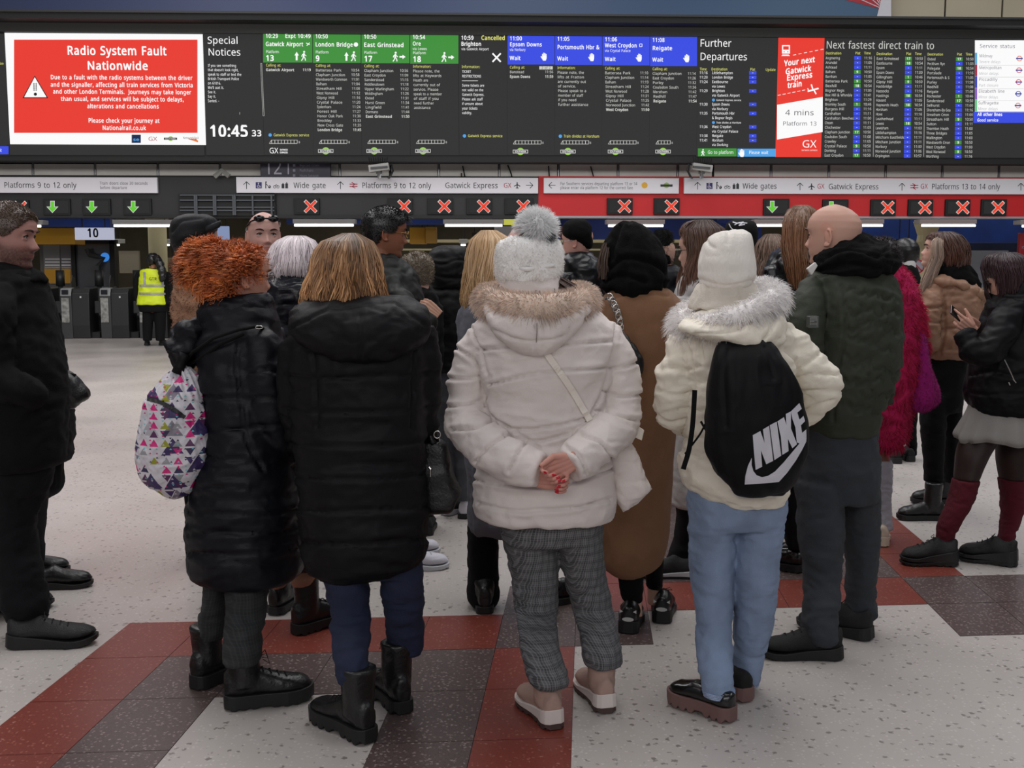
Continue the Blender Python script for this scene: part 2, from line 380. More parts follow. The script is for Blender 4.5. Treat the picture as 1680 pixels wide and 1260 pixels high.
# special notices and clock
sn = screen('special_notices_screen', 335.5, 55, 430.6, 254.5, E_bg)
t = Txt(Y1); t.line('Special', 340, 71.5, 11.5, 391); t.line('Notices', 341, 91, 11.5, 395)
t.lines(["If you see something", "that doesn't look right,", "speak to staff or text the", "British Transport Police", "on 61016.", "We'll sort it.", "See it.", "Say it.", "Sorted. -"], 341, 109.5, 7.25, 4.3, sx=5.7, bold=.008)
t.line('10:45', 344, 223.5, 18, 408.5, bold=.03); t.line('33', 413, 223.5, 10, 430, bold=.02); t.build('lettering', E_w, sn)
t = Txt(Y1); t.seg([(427.5, 104), (429.5, 104), (433.5, 190), (431.5, 190), (427.5, 104)], .5); t.seg([(393.3, 184), (393.3, 188)], .5); t.build('stray_line', E_w2, sn)
sl = screen('left_edge_screen', -140, 55, 11.5, 254.5, E_bg)
t = Txt(Y1); t.line('Update', -6, 106, 4, 6); t.build('update_lettering', E_ye, sl)
t = Txt(Y1); t.rect(-60, 240, 14, 253); t.build('please_wait_bar', E_bl, sl)
t = Txt(Y2); t.line('Please wait', -26, 249, 5.5, 3); t.build('wait_lettering', E_w, sl)
bs2 = screen('bottom_strip_screen', 11.5, 238, 335, 254.5, E_bg)
def walker(t, x, y, h, mir=1):          # little walking figure, x = centre, y = top
    k = h/17.0; X = lambda v: x+v*k*mir
    t.disc(x+.8*k, y+1.7*k, 1.8*k, 10)
    t.seg([(X(.5), y+4*k), (X(-.3), y+10*k)], 3*k); t.seg([(X(0), y+9.5*k), (X(2.5), y+13*k), (X(3.2), y+17*k)], 1.7*k); t.seg([(X(-.3), y+9.5*k), (X(-1.4), y+13.5*k), (X(-4), y+17*k)], 1.7*k)
    t.seg([(X(.5), y+5*k), (X(3), y+8*k), (X(4.6), y+9*k)], 1.4*k); t.seg([(X(.2), y+5*k), (X(-2.8), y+7*k), (X(-3.4), y+10*k)], 1.4*k)
def uparrow(t, x, y): t.poly([(x-3.6, y+6), (x+3.6, y+6), (x, y)][::1]); t.rect(x-1.6, y+6, x+1.6, y+14)
def rtarrow(t, x, y): t.rect(x-5, y-1.3, x+.5, y+1.3); t.poly([(x, y+3.6), (x+5, y), (x, y-3.6)])
def train(t, x, y, n, wd=46, brk=None):
    h = 5.5; t.poly([(x, y+h), (x+.7, y+h), (x+4.2, y+.6), (x+wd, y+.6), (x+wd, y), (x+3.5, y)])
    t.rect(x, y+h, x+wd, y+h+.8)
    for i in range(n+1): xx = x+4+(wd-4)*i/n; t.rect(xx-.4, y, xx+.4, y+h)
def southern(par, x, y):
    a = Txt(Y1); a.disc(x+12.5, y+3.5, 6); a.build('green_disc', E_gr2, par)
    a = Txt(Y2); a.rect(x, y+.7, x+25, y+6.6); a.build('white_bar', E_w2, par)
    a = Txt(Y3); a.rect(x+1, y+1.6, x+24, y+5.7); a.build('black_bar', E_dk, par)
    a = Txt(Y4); a.line('SOUTHERN', x+3, y+5.1, 2.8, x+22, bold=.02); a.build('bar_lettering', E_w, par)
def hand(t, x, y):
    t.poly([(x-3.5, y+10), (x-1.8, y+13), (x+2.6, y+13), (x+4, y+9), (x+4, y+5), (x-3.4, y+5)])
    for k, (dx, h0) in enumerate([(-2.6, 2), (-.7, 0), (1.2, .6), (3.1, 2.2)]): t.rect(x+dx-.8, y+h0, x+dx+.8, y+6)
    t.seg([(x-3, y+9.5), (x-5.3, y+6)], 1.6)
def info(par, x, y, s_, x1):
    a = Txt(Y1); a.disc(x, y, 2.8); a.build('info_dot', E_lb, par)
    a = Txt(Y1); a.line(s_, x+5.5, y+2, 4.3, x1); a.build('info_lettering', E_ye, par)
cols = [(431.2, 512.6, 53), (512.9, 592, 53.6), (592.4, 672, 54.3), (672.4, 752.4, 55)]
data = [
 dict(tm='10:29', rt='Expt 10:49', ds='Gatwick Airport', pl='13', head='Calling at:', rows=[('Gatwick Airport', '11:19')], bold=1, n=8, ic='up'),
 dict(tm='10:50', ds='London Bridge', pl='9', head='Calling at:', rows=[('Battersea Park', '10:54'), ('Clapham Junction', '10:58'), ('Wandsworth Common', '11:01'), ('Balham', '11:04'), ('Streatham Hill', '11:08'), ('West Norwood', '11:12'), ('Gipsy Hill', '11:16'), ('Crystal Palace', '11:20'), ('Sydenham', '11:24'), ('Forest Hill', '11:27'), ('Honor Oak Park', '11:30'), ('Brockley', '11:33'), ('New Cross Gate', '11:35'), ('London Bridge', '11:45')], n=8, ic='up'),
 dict(tm='10:50', ds='East Grinstead', pl='17', head='Calling at:', rows=[('Clapham Junction', '10:56'), ('East Croydon', '11:09'), ('Sanderstead', '11:15'), ('Riddlesdown', '11:18'), ('Upper Warlingham', '11:22'), ('Woldingham', '11:26'), ('Oxted', '11:31'), ('Hurst Green', '11:34'), ('Lingfield', '11:41'), ('Dormans', '11:44'), ('East Grinstead', '11:50')], n=8, ic='rt'),
 dict(tm='10:54', ds='Ore', via='via Lewes', pl='18', head='Information:', info=['Please note, the', 'lifts at Haywards', 'Heath are', 'currently out of', 'service. Please', 'speak to a member', 'of staff if you', 'need further', 'assistance'], n=8, ic='rt')]
def bodycol(par, x, xr, y0, dct):
    a = Txt(Y1); a.line(dct['head'], x+5, y0, 4.3, x+5+25*(1 if dct['head'][0] == 'C' else 1.2)); a.build('heading_lettering', E_ye, par)
    a = Txt(Y1)
    for k, (s_, tt) in enumerate(dct.get('rows', [])):
        last = k == len(dct['rows'])-1; y = y0+7.6+k*7.52; dx = k*.25
        a.line(s_, x+5+dx, y, 4.3, x+5+dx+(3.05 if last else 2.95)*len(s_)*(1.02 if len(s_) > 12 else 1.0), bold=.03 if last else .006)
        a.line(tt, xr-16+dx, y, 4.3, xr-2.4+dx, bold=.03 if last else .006)
    for k, s_ in enumerate(dct.get('info', [])): a.line(s_, x+5+k*.2, y0+7.6+k*7.52, 4.3, x+5+k*.2+2.75*len(s_), bold=.006)
    a.build('calling_points_lettering', E_w2, par)
for (x0, x1, y0), dct in zip(cols, data):
    gs = screen('departure_column', x0, y0, x1, 254.5, E_bg)
    t = Txt(Y1); t.rect(x0+.6, y0, x1-.3, y0+49.5); t.build('green_header', E_gr, gs)
    t = Txt(Y2); t.line(dct['tm'], x0+4.5, y0+9, 6.4, x0+25.5, bold=.02)
    if 'rt' in dct: t.line(dct['rt'], x0+36.5, y0+9, 6.4, x0+79, bold=.02)
    if 'via' in dct:
        t.line(dct['ds'], x0+4.5, y0+19.5, 6.2, x0+18.5, bold=.02); t.line(dct['via'], x0+4.5, y0+27, 4.3, x0+28)
    else: t.line(dct['ds'], x0+4.5, y0+22.5, 6.8, x0+4.5+{'Gatwick Airport': 62, 'London Bridge': 62, 'East Grinstead': 66}[dct['ds']], bold=.022)
    t.line('Platform', x0+4.8, y0+34, 4.5, x0+26.5); t.line(dct['pl'], x0+5, y0+46.5, 9, x0+5+(14 if len(dct['pl']) > 1 else 7), bold=.03)
    if dct['ic'] == 'up': uparrow(t, x0+55.5, y0+32); walker(t, x0+67, y0+30.5, 16)
    else: walker(t, x0+56, y0+30.5, 16); rtarrow(t, x0+68, y0+39)
    if dct['ds'][0] == 'G': t.seg([(x0+72, y0+22), (x0+77, y0+17)], 1.2); t.seg([(x0+71, y0+17.5), (x0+77, y0+20.5)], 1.2)
    if dct['ds'][0] == 'L': t.disc(x0+71, y0+19.5, 3.6)
    t.build('header_lettering', E_w, gs)
    bodycol(gs, x0, x1, y0+56, dct)
    t = Txt(Y1); train(t, x0+10.5, 229.5, 8); t.line('8', x0+58.5, 235, 3.4); t.build('train_diagram', E_w2, gs)
    if dct['ds'][0] == 'G':
        info(gs, x0+12, 221.5, 'Gatwick Express service', x0+76)
        t = Txt(Y1); t.line('GX', x0+10.5, 251.5, 9, x0+25.5); t.line('GATWICK', x0+28, 247, 2.6, x0+41, bold=.03); t.line('EXPRESS', x0+28, 251.5, 2.6, x0+41, bold=.03); t.build('operator_lettering', E_w, gs)
    else: southern(gs, x0+9, 244)
# cancelled column
cs_ = screen('cancelled_column', 752.8, 56, 832, 254.5, E_bg)
t = Txt(Y1); t.line('10:59', 756.5, 65, 6.4, 777.5, bold=.02); t.line('Brighton', 756.5, 75, 6.4, 790, bold=.02); t.line('via Gatwick Airport', 757, 82.3, 4.2, 802)
t.seg([(808, 87.5), (821.5, 101.5)], 2.6); t.seg([(821.5, 87.5), (808, 101.5)], 2.6)
t.lines(['TICKET', 'RESTRICTIONS', '', 'Some tickets are', 'not valid on the', 'Gatwick Express.', 'Please ask staff', 'if unsure about', 'your tickets', 'validity.'], 758, 119.5, 7.52, 4.2, sx=5.7, bold=.006); t.rect(758, 132.3, 784, 132.9); t.build('lettering', E_w, cs_)
t = Txt(Y1); t.line('Cancelled', 789.5, 65.3, 6.8, 829, bold=.02); t.line('Information:', 757.5, 111.5, 4.3, 787.5); t.build('yellow_lettering', E_ye, cs_)
info(cs_, 762, 223, 'Gatwick Express service', 824.5)
cols = [(832.3, 910, 57), (910.3, 988, 57.8), (988.3, 1066, 58.6), (1066.3, 1144, 59.6)]
data = [dict(tm='11:00', ds='Epsom Downs', via='via Norbury', w=53, head='Calling at:', rows=[('Banstead', '11:56'), ('Epsom Downs', '11:59')], n=8),
 dict(tm='11:05', ds='Portsmouth Hbr &', w=69.5, head='Information:', info=['Please note, the', 'lifts at Fratton', 'are currently out', 'of service.', 'Please speak to a', 'member of staff', 'if you need', 'further assistance'], n=8),
 dict(tm='11:06', ds='West Croydon', via='via Crystal Palace', w=53, head='Calling at:', rows=[('Battersea Park', '11:10'), ('Clapham Junction', '11:14'), ('Balham', '11:19'), ('Streatham Hill', '11:24'), ('West Norwood', '11:28'), ('Gipsy Hill', '11:31'), ('Crystal Palace', '11:35'), ('Norwood Junction', '11:42'), ('West Croydon', '11:50')], n=8),
 dict(tm='11:08', ds='Reigate', w=33, head='Calling at:', rows=[('Clapham Junction', '11:14'), ('East Croydon', '11:26'), ('Purley', '11:32'), ('Coulsdon South', '11:36'), ('Merstham', '11:42'), ('Redhill', '11:47'), ('Reigate', '11:54')], n=4)]
for (x0, x1, y0), dct in zip(cols, data):
    gs = screen('departure_column', x0, y0, x1, 254.5, E_bg)
    t = Txt(Y1); t.rect(x0+.3, y0, x1-.4, y0+48.8); t.build('blue_header', E_bl, gs)
    t = Txt(Y2); t.line(dct['tm'], x0+4, y0+9, 6.4, x0+24.5, bold=.02)
    if 'via' in dct: t.line(dct['ds'], x0+4, y0+18.8, 6.4, x0+4+dct['w'], bold=.02); t.line(dct['via'], x0+4, y0+26.5, 4.3, x0+4+2.35*len(dct['via']))
    else: t.line(dct['ds'], x0+4, y0+22.5, 6.6, x0+4+dct['w'], bold=.02)
    t.line('Wait', x0+4, y0+41.3, 6.4, x0+22, bold=.02); hand(t, x0+60.5, y0+29.5)
    if dct['ds'][0] == 'W': t.seg([(x0+61, y0+13.5), (x0+65, y0+13.5), (x0+65, y0+18), (x0+61, y0+18), (x0+61, y0+13.5)], .9)
    t.build('header_lettering', E_w, gs)
    bodycol(gs, x0-1, x1, y0+55.5, dct)
    t = Txt(Y1); train(t, x0+9.5, 230.5, dct['n'], 46 if dct['n'] == 8 else 24); t.line(str(dct['n']), x0+(57 if dct['n'] == 8 else 35), 236, 3.4); t.build('train_diagram', E_w2, gs)
    southern(gs, x0+9, 245)
    if dct['ds'][0] == 'P': info(gs, x0+9, 223.5, 'Train divides at Horsham', x0+73)
    if dct['ds'][0] == 'E':
        t = Txt(Y1); t.rect(x0+52.5, y0+51.7, x0+74.5, y0+57); t.build('page_box', E_w2, gs)
        t = Txt(Y2); t.line('2 of 2', x0+56, y0+56.3, 4, x0+71); t.build('page_lettering', E_dk, gs)
# further departures
fs = screen('further_departures_screen', 1144.4, 60, 1274.5, 257, E_bg)
t = Txt(Y1); t.line('Further', 1148, 76.5, 12, 1200); t.line('Departures', 1148, 98.5, 12, 1226)
y = 121.5; bars = []
for tm, a, b_ in [('11:16', 'Littlehampton', 0), ('11:20', 'London Bridge', 0), ('11:24', 'Eastbourne', 'via Lewes'), ('11:29', 'Brighton', 'via Gatwick Airport*'), ('11:30', 'Epsom Downs', 'via Norbury'), ('11:35', 'Portsmouth Hbr', '& Bognor Regis*'), ('11:36', 'West Croydon', 'via Crystal Palace'), ('11:38', 'Reigate', 0), ('11:41', 'Horsham', 'via Dorking')]:
    t.line(tm, 1147.5, y, 4.4, 1161, bold=.006); t.line(a, 1168, y, 4.4, 1168+2.65*len(a), bold=.012); bars.append(y)
    y += 7.38
    if b_:
        t.line(b_.rstrip('*'), 1168, y, 4.2, 1168+2.4*len(b_.rstrip('*'))); y += 7.38
        if b_.endswith('*'): t.line('Gatwick Express service' if 'G' in b_ else 'Train divides at Horsham', 1175, y, 3, 1216); bars.append(-y); y += 7.38
t.build('lettering', E_w, fs)
t = Txt(Y1); [t.rect(1229, b_-4.8, 1241, b_+1) for b_ in bars if b_ > 0]; t.build('platform_bar', E_bl, fs)
t = Txt(Y2); [t.rect(1234, b_-2.1, 1236, b_-1.5) for b_ in bars if b_ > 0]; t.build('platform_dash', E_w, fs)
t = Txt(Y1); [t.disc(1170.5, -b_-1.7, 2.4) for b_ in bars if b_ < 0]; t.build('info_dot', E_lb, fs)
t = Txt(Y1); t.line('Time', 1148, 115.5, 4.4, 1159.5); t.line('Destination', 1167, 115.5, 4.4, 1193.5); t.line('Plat', 1230.5, 116, 4.4, 1239); t.line('Update', 1256, 116.5, 4.4, 1272.5); t.build('heading_lettering', E_ye, fs)
t = Txt(Y1); t.rect(1145, 243.5, 1208.5, 256.5); t.build('go_to_platform_bar', E_gr, fs)
t = Txt(Y1); t.rect(1210, 244, 1272.5, 257); t.build('please_wait_bar', E_lb, fs)
t = Txt(Y2); walker(t, 1153, 244.5, 11); t.line('Go to platform', 1161, 252.5, 5.6, 1203.5); hand(t, 1217, 244.5); t.line('Please wait', 1228.5, 252.8, 5.6, 1260.5); t.build('bar_lettering', E_w, fs)
# red and white airport train panel
gp = screen('airport_train_panel', 1275, 62, 1349.8, 257.6, E_red)
t = Txt(Y1); t.poly([(1274.8, 229), (1349.6, 216.5), (1349.8, 159), (1275, 172)]); t.build('white_band', E_w, gp)
t = Txt(Y2)
for s_, x, y, xe, r_ in [('Your next', 1286.5, 108.5, 1337, 0), ('Gatwick', 1288.5, 122, 1331, 0), ('Express', 1290.5, 132.5, 1333, 0), ('train', 1292, 144.5, 1316, 0)]:
    v, f, wd = text_geo(s_, .03); p = P(x, y, Y2); k = (xe-x)/wd*(P(x+1, y, Y2).x-p.x); kz = 8.6/9.4*P(0, 0, Y2).x*0 + (P(x, y-9.2, Y2).z-p.z)/CAPH; ca = .14
    t.m.add([(p.x+a*k, Y2, p.z+b_*kz+a*k*ca) for a, b_ in v], f)
t.poly([(1285, 92), (1282, 92), (1283.5, 89.5), (1294, 89.5), (1296, 92)]); t.rect(1283, 74, 1296, 88)
for k in range(6): t.seg([(1301+k*9, 90.5-k*1.8), (1306+k*9, 89.6-k*1.8)], .9); 
for k in range(6): t.seg([(1276+k*8, 156.5-k*1.6), (1281+k*8, 155.5-k*1.6)], .9)
t.seg([(1325, 150), (1343, 145)], 2.6); t.seg([(1334, 148), (1331, 138.5)], 2.2); t.seg([(1335, 147), (1339, 154.5)], 2.2); t.seg([(1327, 149), (1325, 145)], 1.6)
t.line('GX', 1315.5, 242, 12, 1339.5); t.line('GATWICK EXPRESS', 1315, 247.5, 2, 1341)
t.build('white_marks', E_w, gp)
t = Txt(Y3); t.rect(1285, 76, 1294, 81.5); t.disc(1286.5, 85, 1); t.disc(1292.5, 85, 1); t.build('train_window', E_red, gp)
t = Txt(Y2); t.line('4 mins', 1288, 189, 9, 1335.5, bold=.012); t.line('Platform 13', 1284, 206, 6.8, 1340, bold=.008); t.build('dark_lettering', E_grey, gp)
# next fastest trains
nf = screen('fastest_trains_screen', 1350.2, 62.5, 1599, 258.5, E_bg)
t = Txt(Y1); t.line('Next fastest direct train to', 1355, 79.5, 12, 1533)
A = 'Angmering 11:16 -,Arundel 11:05 -,Ashtead 11:11 -,Balham 10:50 9,Barnham 11:05 -,Battersea Park 10:50 9,Bexhill 10:54 18,Bognor Regis 11:05 -,Box Hill & Whmble 11:41 -,Brighton 11:29 -,Bromley South 10:46 1,Burgess Hill 11:16 -,Carshalton 11:11 -,Carshalton Beeches 11:00 -,Cheam 11:11 -,Chichester 11:05 -,Clapham Junction 10:50 17,Coulsdon South 11:08 -,Crawley 11:05 -,Crystal Palace 10:50 9,Dorking 11:11 -,East Croydon 10:50 17'
B = 'East Grinstead 10:50 17,Eastbourne 10:54 18,Epsom 11:11 -,Epsom Downs 11:00 -,Gillingham 10:46 1,Gipsy Hill 10:50 9,Hackbridge 11:11 -,Hassocks 11:16 -,Hastings 10:54 18,Havant 11:05 -,Haywards Heath 10:54 18,Horsham 11:05 -,Hove 11:16 -,Leatherhead 11:11 -,Lewes 10:54 18,Lewisham 11:03 -,Littlehampton 11:16 -,Mitcham Eastfields 11:11 -,Mitcham Junction 11:11 -,Norbury 11:00 -,Norwood Junction 11:06 -,Orpington 10:57 -'
D_ = 'Oxted 10:50 17,Peckham Rye 11:03 -,Polegate 10:54 18,Portslade 11:16 -,Portsmouth & S 11:05 -,Purley 11:08 -,Redhill 11:08 -,Reigate 11:08 -,Rochester 10:46 1,Sanderstead 10:50 17,Selhurst 11:00 -,Shoreham-By-Sea 11:16 -,Streatham Cmon 11:00 -,Streatham Hill 10:50 9,Sutton 11:11 -,Thornton Heath 11:00 -,Three Bridges 11:05 -,Wallington 11:00 -,Wandsworth Cmon 10:50 9,West Croydon 11:00 -,West Norwood 10:50 9,Worthing 11:16 -'
tb = Txt(Y1); tg = Txt(Y1); tn = Txt(Y2); th = Txt(Y1)
for lst, x, y0 in [(A, 1354.5, 97.2), (B, 1438, 98.2), (D_, 1521.3, 99)]:
    th.line('Destination', x, y0-8, 4.2, x+26); th.line('Plat', x+48.5, y0-8, 4.2, x+57); th.line('Time', x+63, y0-8, 4.2, x+74)
    for k, e in enumerate(lst.split(',')):
        nm, tm, pl = e.rsplit(' ', 2); y = y0+k*7.6; dx = -k*.1
        t.line(nm, x+dx, y, 4.3, x+dx+(2.62 if len(nm) > 7 else 2.7)*len(nm), bold=.008); t.line(tm, x+63+dx, y, 4.3, x+76+dx, bold=.006)
        (tb if pl == '-' else tg).rect(x+47+dx, y-5.1, x+58+dx, y+1.2)
        if pl == '-': tn.rect(x+51.8+dx, y-2.2, x+53.5+dx, y-1.6)
        else: tn.line(pl, x+52.5+dx, y-.2, 3.8, None, .02, 'c')
for x in (1434.6, 1517.4): t.seg([(x, 92), (x-1.8, 257)], .5)
t.build('lettering', E_w2, nf); th.build('heading_lettering', E_ye, nf); tb.build('blue_cell', E_bl, nf); tg.build('green_cell', E_gr, nf); tn.build('cell_lettering', E_w, nf)
# service status
ss = screen('service_status_screen', 1599.3, 65.5, 1850, 259, E_bg)
t = Txt(Y1); t.rect(1599.5, 66, 1850, 183.2); t.build('white_field', E_w, ss)
t = Txt(Y1); t.rect(1597, 183.3, 1850, 201.5); t.build('good_service_bar', E_bl, ss)
t = Txt(Y2); t.line('All other lines', 1603.5, 190, 5, 1644.5, bold=.03); t.line('Good service', 1603, 199.3, 4.8, 1638, bold=.015); t.build('bar_lettering', E_w, ss)
t = Txt(Y2); t.line('Service status', 1607, 78.5, 6.2, 1665.5, bold=.006); t.build('title_lettering', E_mid, ss)
t = Txt(Y2); u = Txt(Y2)
for k, (nm, st) in enumerate([('Mildmay', 'Severe delays'), ('Metropolitan', 'Minor delays'), ('Piccadilly', 'Part closure'), ('Elizabeth line', 'Minor delays'), ('Suffragette', 'Minor delays')]):
    y = 94+k*19.3; t.line(nm, 1606.5-k*.5, y, 5, 1606.5-k*.5+3.1*len(nm), bold=.008); u.line(st, 1606.5-k*.5, y+9.5, 4.6, 1606.5-k*.5+2.7*len(st))
    u.rect(1606, y+13, 1850, y+13.4)
    col = [(90, 170, 220), (170, 30, 60), (50, 60, 190), (140, 90, 200), (110, 200, 140)][k]
    v_ = Txt(Y2); v_.rect(1599.6, y-7.5, 1603.2, y+11.6); v_.build('line_colour', mat('led_line_%d' % k, col, emit=1), ss)
    v_ = Txt(Y2); rc = [(226, 130, 110), (220, 50, 80), (220, 40, 80), (60, 70, 170), (226, 130, 110)][k]
    cx_, cy_ = 1672.5-k*.6, y+2; n = 20
    for i in range(n): a, b_ = 2*math.pi*i/n, 2*math.pi*(i+1)/n; v_.seg([(cx_+4*math.cos(a), cy_+4*math.sin(a)), (cx_+4*math.cos(b_), cy_+4*math.sin(b_))], 1.3)
    v_.build('ring', mat('led_ring_%d' % k, rc, emit=1), ss)
    v_ = Txt(Y3); v_.rect(cx_-5.5, cy_-1, cx_+5.5, cy_+1); v_.build('ring_bar', mat('led_ringbar', (60, 64, 150), emit=1), ss)
t.build('line_name_lettering', E_mid, ss); u.build('status_lettering', E_pale, ss)
# ================================================================ header over the gates
hd = empty('gate_header', P(440, 356, YH)); tag(hd, kind='structure')
slab('grey_fascia', -600, 290, 883.5, 356, YH+.06, .5, M_dark, hd); slab('red_fascia', 883.5, 291, 2350, 356, YH+.06, .5, M_hred, hd)
slab('light_edge', 883.5, 355, 1850, 358, YH+.05, .4, mat('pale_edge', (150, 150, 156), .5), hd)
slab('dark_edge', -140, 352, 883.5, 357.5, YH+.03, .4, M_darker, hd)
slab('open_truss', 293, 318, 452, 354, YH-.02, .08, M_black, hd)
b = MB()
for y in (320, 328.5, 340, 345): 
    p, q = P(295, y, YH-.06), P(450, y, YH-.06); b.box((p.x, p.y, p.z-.012), (q.x, p.y+.03, p.z+.012))
for x in (319, 322, 350, 353, 382, 385, 414, 445): 
    p, q = P(x, 319, YH-.08), P(x, 353, YH-.08); b.box((p.x-.015, p.y, q.z), (p.x+.015, p.y+.03, p.z))
b.build('truss_rod', mat('rod', (62, 66, 72), .5), hd)
M_ink = mat('sign_ink', (34, 34, 40), .6); M_inkr = mat('sign_ink_red', (168, 30, 60), .6); M_inkb = mat('sign_ink_navy', (44, 38, 100), .6); M_inkg = mat('sign_ink_grey', (92, 92, 98), .6)
YS = YH-.03
def sign(label, x0, x1, y0, y1):
    o = slab('direction_sign', x0, y0, x1, y1, YS, .08, M_white, bevel=.008); tag(o, label, 'sign'); return o
def iup(t, x, y): t.seg([(x, y-6), (x, y+6)], 1); t.seg([(x-5, y-1), (x, y-6), (x+5, y-1)], 1)
def isd(t, x, y, s_): t.seg([(x-5.5*s_, y), (x+5.5*s_, y)], 1); t.seg([(x+.8*s_, y-5), (x+5.8*s_, y), (x+.8*s_, y+5)], 1)
def irail(t, x, y):
    t.rect(x-6.5, y-2.6, x+6.5, y-1.2); t.rect(x-6.5, y+1.2, x+6.5, y+2.6); t.seg([(x-3, y-5), (x+2, y-2), (x-2, y+2), (x+3, y+5)], 1.1)
def iplane(t, x, y): t.seg([(x, y-5), (x, y+5)], 1.6); t.seg([(x-5, y+1.6), (x, y-1.2), (x+5, y+1.6)], 1.4); t.seg([(x-2, y+5), (x, y+3.6), (x+2, y+5)], 1)
def iwheel(par, x, y):
    a = Txt(YS-.004); a.rect(x-5, y-5, x+5, y+5); a.build('wheelchair_badge', M_inkb, par)
    a = Txt(YS-.008); a.disc(x-.6, y-3.4, 1); a.seg([(x-.6, y-2), (x-.4, y+1), (x+2, y+1), (x+3, y+3.6)], .8); a.seg([(x-2, y-.2), (x-2.8, y+2), (x-1, y+3.8), (x+1.4, y+3)], .7); a.build('wheelchair_mark', M_white, par)
def iextra(t, x, y):                    # buggy, bicycle, luggage
    t.seg([(x, y-5), (x, y+5)], 1.5); t.seg([(x+1, y-2), (x+7, y+5)], 1); t.seg([(x+4, y+4), (x+8, y+3), (x+6, y)], 1.6); t.disc(x+.4, y-5.4, 1.2, 8)
    for cx_ in (x+14.5, x+20): 
        for i in range(8): a, b_ = math.pi*i/4, math.pi*(i+1)/4; t.seg([(cx_+2.2*math.cos(a), y+2.5+2.2*math.sin(a)), (cx_+2.2*math.cos(b_), y+2.5+2.2*math.sin(b_))], .7)
    t.seg([(x+14.5, y+2), (x+17, y-1.5), (x+20, y+2)], .7)
    t.rect(x+26, y-2, x+30.5, y+5); t.rect(x+32, y-3, x+36.5, y+5); t.rect(x+27.5, y-4, x+29, y-2); t.rect(x+33.5, y-5, x+35, y-3)
s1 = sign('leftmost white direction sign, reading Platforms 9 to 12 only', -140, 258, 290.5, 316.5)
t = Txt(YS-.004); t.line('Platforms 9 to 12 only', 6.5, 308, 9, 125.5); t.build('lettering', M_ink, s1)
t = Txt(YS-.004); t.line('Train doors close 30 seconds', 163.5, 302.8, 4.6, 242.5); t.line('before departure', 164, 310, 4.6, 208.5); t.build('small_lettering', M_inkg, s1)
s2 = sign('white direction sign reading Wide gate, Platforms 9 to 12 only and Gatwick Express', 387.5, 883, 291, 317)
t = Txt(YS-.004); iup(t, 404.5, 304); iextra(t, 436, 304); t.line('Wide gate', 481.5, 308.5, 9, 535); iup(t, 558.5, 304)
t.line('Platforms 9 to 12 only', 593.5, 308.5, 9, 707.5); t.line('Gatwick Express', 730, 308.5, 9, 817); iplane(t, 848.5, 304); isd(t, 868.5, 304, 1); t.build('lettering', M_ink, s2)
iwheel(s2, 424.5, 304); t = Txt(YS-.004); irail(t, 580, 304); t.line('GX', 826, 308, 8, 839); t.build('red_lettering', M_inkr, s2)
s3 = sign('white direction sign with a left arrow and a notice about platform 13 or 14 fares', 892, 1114, 292, 317.5)
t = Txt(YS-.004); isd(t, 906, 304, -1); t.rect(1083.5, 302.5, 1103.5, 306.3); t.build('dark_marks', M_ink, s3)
t = Txt(YS-.004); t.line('For Southern services departing platform 13 or 14', 919, 303.5, 4.8, 1045.5); t.line('please enter via platform 12 for the correct fare', 919, 310.2, 4.8, 1038.5); t.build('small_lettering', M_inkg, s3)
t = Txt(YS-.004); t.disc(1057.5, 304, 5); t.build('yellow_dot', mat('dot_yellow', (212, 160, 30), .5), s3)
t = Txt(YS-.003); t.disc(1093.5, 304, 4.6); t.build('green_dot', mat('dot_green', (140, 180, 60), .5), s3)
s4 = sign('white direction sign reading Wide gates, Gatwick Express and Platforms 13 to 14 only', 1122.5, 1850, 292.5, 318.5)
t = Txt(YS-.004); iup(t, 1144.5, 305); iextra(t, 1176, 305); t.line('Wide gates', 1218, 309.5, 9, 1274.5); iup(t, 1312.5, 306); iplane(t, 1331.5, 306); t.line('Gatwick Express', 1359, 310.5, 9, 1441.5)
iup(t, 1480, 306.5); t.line('Platforms 13 to 14 only', 1528, 310.5, 9, 1640.5); iup(t, 1675, 306.5); t.build('lettering', M_ink, s4)
iwheel(s4, 1164, 305); t = Txt(YS-.004); irail(t, 1500, 306); t.line('GX', 1340.5, 309.5, 8, 1352.5); t.line('GX', 1510, 309.5, 8, 1522); t.build('red_lettering', M_inkr, s4)
# lane indicators
def indicator(x0, x1, y0, y1, mx, kind, lab):
    e = empty('lane_indicator', P((x0+x1)/2, y1, YS)); tag(e, lab, 'indicator', 'lane indicators along the gate header')
    slab('casing', x0, y0, x1, y1, YH, .08, M_black, e, bevel=.006); slab('glass', x0+4, y0+3.5, x1-3, y1-3, YH-.01, .02, E_panel, e)
    my = (y0+y1)/2; a = Txt(YH-.018); b_ = Txt(YH-.024)
    if kind == 'x':
        for T_, w_, L_ in ((a, 5.4, 9.4), (b_, 4.0, 8.6)):
            T_.seg([(mx-L_, my-L_), (mx+L_, my+L_)], w_); T_.seg([(mx+L_, my-L_), (mx-L_, my+L_)], w_)
    else:
        a.poly([(mx-9.8, my-.6), (mx, my+10), (mx+9.8, my-.6)]); a.rect(mx-3.7, my-10, mx+3.7, my); b_.poly([(mx-8, my), (mx, my+8.6), (mx+8, my)]); b_.rect(mx-2.7, my-9.2, mx+2.7, my)
    a.build('rim', E_w2, e); b_.build('cross' if kind == 'x' else 'arrow', E_x if kind == 'x' else E_ar, e)
